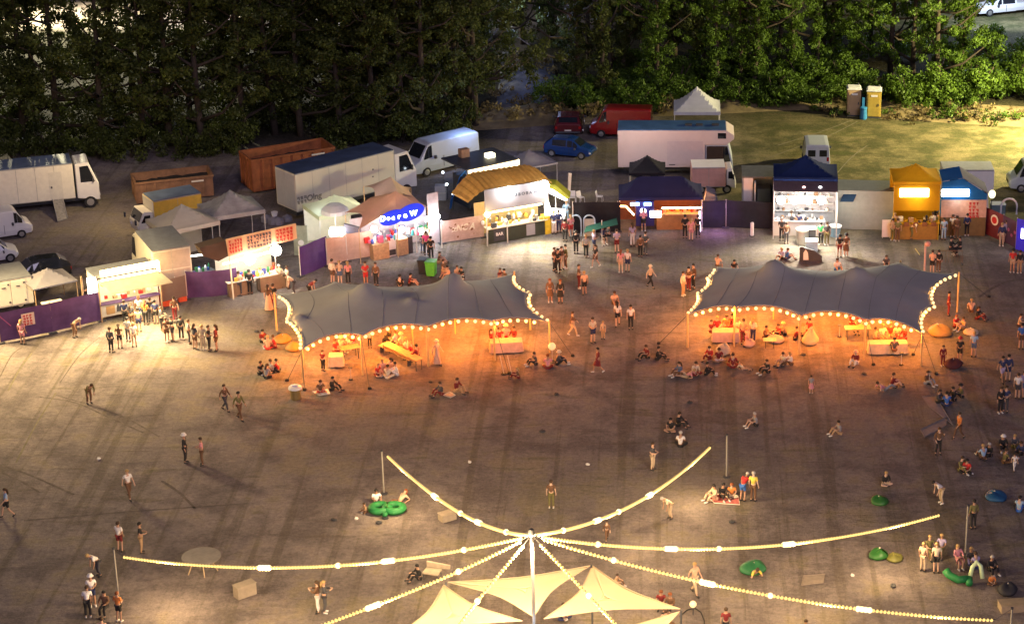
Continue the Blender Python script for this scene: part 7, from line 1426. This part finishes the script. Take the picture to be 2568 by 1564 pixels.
# green inflatables
t = thing('ring_float', 'bright green twin ring float with two people on it', 'inflatable', G(970, 1282)); mb = MB(); gm_ = mat('float_green', (.015, .17, .045), .6)
for cx_ in (-.33, .38):
    g = []
    for i in range(21):
        a = 2 * math.pi * i / 20; g.append([((.42 + .2 * math.cos(b)) * math.cos(a) * 1.05 + cx_, (.42 + .2 * math.cos(b)) * math.sin(a), .2 + .19 * math.sin(b)) for b in [2 * math.pi * j / 10 for j in range(11)]])
    mb.grid(g)
mb.build('tube', gm_, t, smooth=True, fix=False); MB().ball((0, -.72, .2), .16, 8).build('front_lobe', gm_, t)
t = thing('green_lounger', 'curved green inflatable lounger with a pale arched end', 'inflatable', G(2412, 1462)); MB().tube([(-.75, .4, .5), (-.6, .2, .35), (-.2, -.1, .25), (.2, -.1, .3), (.35, 0, .25), (.3, -.4, .2)], .2, 10, r2=.17).build('tube', gm_, t, smooth=True)
MB().tube([(.4, .1, .3), (.5, .25, .75), (.7, .3, 1.0), (.9, .2, .85), (.98, -.05, .3)], .11, 9).build('arch', mat('pale_green_tube', (.45, .58, .35), .4), t, smooth=True)
def mat_cloth(pxs, m, label, nm='picnic_mat', h=.02):
    P = [G(u, v) for u, v in pxs]; c = sum(P, Vector()) / len(P); t = thing(nm, label, 'mat', c); t_ = MB().prism([(p.x - c.x, p.y - c.y, .004) for p in P], (0, 0, h)).build('cloth', m, t); MB().tube([(p.x - c.x, p.y - c.y, h + .01) for p in P + [P[0]]], .02, 4).build('hem', m if 'grey' in m.name or 'dust' in m.name else m_cream, t); return t
mat_cloth([(1778, 1250), (1792, 1262), (1855, 1266), (1852, 1244), (1790, 1238)], mat('red_check', (.50, .14, .12), .8, var=.5, scale=9), 'red and white checked mat under the seated group'); mat_cloth([(784, 982), (800, 992), (828, 988), (822, 976)], m_white, 'white mat of the pair sitting before the left tent')
mat_cloth([(1112, 992), (1130, 998), (1142, 992), (1128, 984)], mat('tan_plate', (.5, .36, .25), .6), 'tan paper plate between the seated pair before the left tent', 'paper_plate', .04); mat_cloth([(2390, 1066), (2330, 1020), (2312, 995), (2345, 992), (2368, 1030)], mat('grey_mat', (.19, .175, .18), .8), 'faint grey mat beside the huddle right of the right tent')
mat_cloth([(2308, 1078), (2376, 1046), (2372, 1068), (2318, 1096)], mat('grey_mat', (.19, .175, .18), .8), 'pale grey slanting mat behind the person in brown'); mat_cloth([(2010, 1468), (2065, 1462), (2068, 1440), (2015, 1444)], mat('dust_mat', (.22, .18, .15), .9), 'dusty mat on the field below the right bulb string')
def boxthing(u, v, dims, yaw, m, label, nm, cat, tilt_=0):
    t = thing(nm, label, cat, G(u, v), R(yaw)); L_, W_, H_ = dims; MB().box(-L_ / 2, -W_ / 2, 0, L_ / 2, W_ / 2, H_).build('body', m, t, bevel=.02); MB().box(-L_ / 2 - .02, -W_ / 2 - .02, H_ + .003, L_ / 2 + .02, W_ / 2 + .02, H_ + .05).build('top', m, t, bevel=.01); return t
boxthing(615, 1492, (1.0, .5, .6), 40, mat('box_tan', (.30, .25, .19), .6), 'pale box standing alone below the far left bulb string', 'wooden_box', 'box'); boxthing(1122, 1302, (.8, .55, .35), 35, mat('box_tan', (.30, .25, .19), .6), 'pale hexagonal box beside the upper left bulb string', 'wooden_box', 'box'); boxthing(2545, 1432 + 95, (1.5, .7, .35), 8, mat('mattress_tan', (.28, .22, .15), .8), 'tan mattress near the lower right corner', 'mattress', 'mattress')
t = thing('round_table', 'large round grey table on splayed legs behind the far left bulb string', 'table', G(508, 1430)); MB().lathe([(.9, .74), (.95, .76), (.95, .8), (.9, .81)], (0, 0, 0), 24).build('tabletop', mat('table_grey', (.20, .18, .165), .6), t)
for a in range(5): MB().tube([(.4 * math.cos(a * 1.26), .4 * math.sin(a * 1.26), .74), (.75 * math.cos(a * 1.26), .75 * math.sin(a * 1.26), 0)], .03, 5).build('leg', mat('leg_tan', (.45, .33, .2), .6), t)
t = thing('white_cloth_chair', 'low chair draped with a white cloth beside the person in black', 'chair', G(1082, 1448), R(-15)); MB().box(-.35, -.3, .3, .45, .3, .42).build('seat', c_c, t, bevel=.03); MB().prism([(-.35, .3, .3), (.85, .3, .42), (.85, .3, .62), (-.35, .3, .7)], (0, .12, 0)).build('backrest', c_c, t, bevel=.02)
for x in (-.3, .4):
    for y in (-.25, .25): MB().tube([(x, y, 0), (x, y, .3)], .025, 5).build('leg', m_dgrey, t)
t = thing('waste_barrel', 'waste barrel with a pale bag at the left front corner of the left tent', 'barrel', G(742, 1000)); MB().lathe([(.26, 0), (.30, .1), (.31, .6), (.28, .66)], (0, 0, 0), 12).build('barrel', mat('olive_drum', (.20, .14, .05), .6), t); MB().lathe([(.40, .66), (.37, .78), (.2, .82), (.15, .7)], (0, 0, 0), 14).build('bag_rim', m_white, t)
t = thing('standing_stool', 'pair of slim stools on a frame under the left tent', 'stool', G(1270, 938)); 
for x in (-.15, .3): MB().lathe([(.17, .0), (.17, .05)], (x, 0, 0), 10).build('foot', m_black, t); MB().tube([(x, 0, .05), (x - .2, 0, 1.2)], .02, 5).build('leg', m_alu, t)
for i, (u, v) in enumerate(((880, 952), (1385, 905), (2260, 915), (2330, 962), (2105, 845))):
    lb = ('slim lamp stand under the left tent with a dark foot', 'glowing cream ball lamp behind the trio sitting by the left tent', 'short stand before the long cream clothed table', 'white cloth sack leaning at the tent tripod', 'small stand beside the tent centre')[i]
    t = thing('floor_stand' if i != 1 else 'ball_lamp', lb, 'stand' if i != 1 else 'lamp', G(u, v)); MB().lathe([(.14, 0), (.12, .05)], (0, 0, 0), 10).build('foot', m_black, t); MB().tube([(0, 0, .05), (0, 0, .75)], .02, 5).build('shaft', m_alu, t)
    if i == 1: MB().ball((0, 0, .95), .24, 10).build('globe', emis('cream_ball', (1, .7, .33), .22), t)
    else: MB().lathe([(.13, .75), (.13, .8)], (0, 0, 0), 10).build('head', m_dgrey, t)
t = thing('ground_lamp', 'glowing ball lamp near the right tip of the sails', 'lamp', G(1738, 1540)); MB().ball((0, 0, .55), .17, 10).build('globe', emis('cream_ball2', (1, .75, .4), .26), t); MB().tube([(0, 0, 0), (0, 0, .4)], .03, 5).build('stem', m_dgrey, t)
t = thing('cable', 'dark cable curling from the ball lamp to the bottom edge', 'cable', G(1740, 1545)); o0 = G(1740, 1545); MB().tube([G(u, v) - o0 + Vector((0, 0, .02)) for u, v in ((1705, 1545), (1722, 1530), (1742, 1524), (1758, 1535), (1766, 1556), (1770, 1600))], .03, 5).build('lead', m_black, t)
# litter, shoes and bags lying about
rd = random.Random(11)
for i, (u, v) in enumerate(((248, 1152), (1178, 1160), (1474, 1166), (894, 1302), (2138, 1444), (2240, 1470), (1836, 1310), (1395, 990), (1080, 958), (838, 1304), (1622, 1247), (1730, 1010), (1390, 912), (644, 833), (700, 838), (1360, 1083), (950, 1312), (966, 1300), (2168, 938), (2015, 890))):
    pale = i in (0, 1, 2, 3, 4); t = thing('litter' if pale else 'dropped_bag', ('crumpled white paper lying on the field' if pale else 'small dark bag lying on the field'), 'litter' if pale else 'bag', G(u, v), rd.random() * 3, 'white litter on the field' if pale else 'dark bags on the field')
    MB().ball((0, 0, .06), .11 if pale else .16, 7, sz=.45, sx=1.3).build('paper' if pale else 'bag', m_white if pale else m_dgrey, t); MB().tube([(-.1, 0, .08), (0, .05, .16), (.1, 0, .08)], .012, 4).build('fold' if pale else 'strap', m_white if pale else m_black, t)
for i, (u, v) in enumerate(((2270, 660), (2260, 520))[:1]):
    t = thing('light_stick', 'slim pale stick lying on the ground before the yellow booth', 'stick', G(2295, 625)); o0 = G(2295, 625); MB().tube([Vector((0, 0, .04)), G(2306, 640) - o0 + Vector((0, 0, .04))], .035, 5).build('stick', mat('pale_stick', (.6, .5, .2), .5), t)
t = thing('sign_post', 'pinkish white post with a hanging lantern before the yellow booth', 'post', G(2318, 686)); MB().tube([(0, 0, 0), (0, 0, 2.2)], .07, 7).build('shaft', mat('pink_post', (.5, .36, .34), .6), t); MB().ball((.15, -.05, 2.1), .2, 9).build('lantern', mat('pink_lantern', (.6, .33, .28), .6), t)
t = thing('barrier', 'folded steel barrier lying beside the post behind the right tent', 'barrier', G(2375, 662)); mb = MB(); mb.tube([(-.9, 0, .05), (-.9, 0, .95), (1.0, 0, .95), (1.0, 0, .05)], .025, 5)
for k in range(9): mb.tube([(-.7 + .2 * k, 0, .12), (-.7 + .2 * k, 0, .95)], .012, 4)
mb.build('frame', mat('rusty_frame', (.20, .11, .06), .6), t); MB().box(-.95, -.2, 0, -.85, .2, .05).build('foot', m_dgrey, t); MB().box(.95, -.2, 0, 1.05, .2, .05).build('foot', m_dgrey, t)
# ================================================================== flood lights outside the frame, then bare lamps inside it
def mast_flood(label, g0, h, to, col, W, spot, r=.4):
    t = thing('floodlight_mast', label, 'floodlight', g0); MB().tube([(0, 0, 0), (0, 0, h)], .09, 8).build('pole', m_steel, t); d = (Vector(to) - (Vector(g0) + Vector((0, 0, h)))).normalized()
    MB().box(-.5, -.15, h, .5, .15, h + .4).build('lamp_head', m_dgrey, t); lamp(Vector(g0) + Vector((0, 0, h)) + d * .6, col, W, r, spot=spot, to=to, blend=.8)
mast_flood('floodlight mast beyond the right edge lighting the grass', G(2790, 345), 9, G(2150, 330), (1.0, .84, .40), 33000, 150)
mast_flood('floodlight mast beyond the left edge lighting the ground', G(-190, 850), 10, G(140, 930), (1.0, .72, .33), 15000,150, r=2.2)
mast_flood('floodlight mast behind the left wood', G(60, 20), 9, G(120, 160), (1.0, .88, .55), 45000, 160)
mast_flood('second floodlight mast behind the left wood', G(380, 20), 9, G(380, 160), (1.0, .95, .8), 7000, 160)
mast_flood('floodlight mast behind the wood at the upper left', G(680, 20), 10, G(650, 160), (.9, .95, 1), 7000, 160)
mast_flood('floodlight mast behind the wood near the gravel path', G(1010, 20), 10, G(1010, 160), (.55, .7, 1), 1000, 150)
lamp(G(1180, 420) + Vector((0, 0, 3.5)), (.35, .5, 1.0), 170, .5); lamp(G(1330, 230) + Vector((0, 0, 7)), (.45, .55, 1.0), 350, .5); lamp(G(1600, 400) + Vector((0, -8, 5)), (1, .8, .7), 170, .5)
lamp(G(300, 560) + Vector((0, 0, 5.5)), WARM, 500, .4)
lamp(G(2520, 60) + Vector((0, -3, 6)), (.6, .75, 1), 3000, .5)  # bare lamp added to brighten the white pickup, no fixture
# ================================================================== labels: make every repeated label single out one thing
ORD = ['leftmost', 'second from left', 'third from left', 'fourth from left', 'fifth from left', 'sixth from left', 'seventh from left', 'eighth from left', 'ninth from left', 'tenth from left', 'eleventh from left', 'twelfth from left', 'thirteenth from left', 'fourteenth from left', 'fifteenth from left', 'sixteenth from left']
def ordn(i, n):
    if i == n - 1: return 'rightmost'
    if i < len(ORD): return ORD[i]
    return ORD[n - 1 - i].replace('left', 'right') if n - 1 - i < len(ORD) else 'number %d from left' % (i + 1)
by = {}
for o in ALL: by.setdefault(o['label'].strip(), []).append(o)
def u_of(o):
    p = o.location; d = p - Vector((0, 0, CH)); z = d.y * CT - d.z * ST; return d.x / z
for lb, os_ in by.items():
    if len(os_) > 1:
        os_.sort(key=u_of)
        for i, o in enumerate(os_): o['label'] = lb + ', ' + ordn(i, len(os_))
for o in ALL:
    w_ = o['label'].split()
    if len(w_) > 16: print('LONG', len(w_), o['label'])
print('THINGS', len(ALL), 'OBJECTS', len(bpy.data.objects), 'LIGHTS', LN[0])
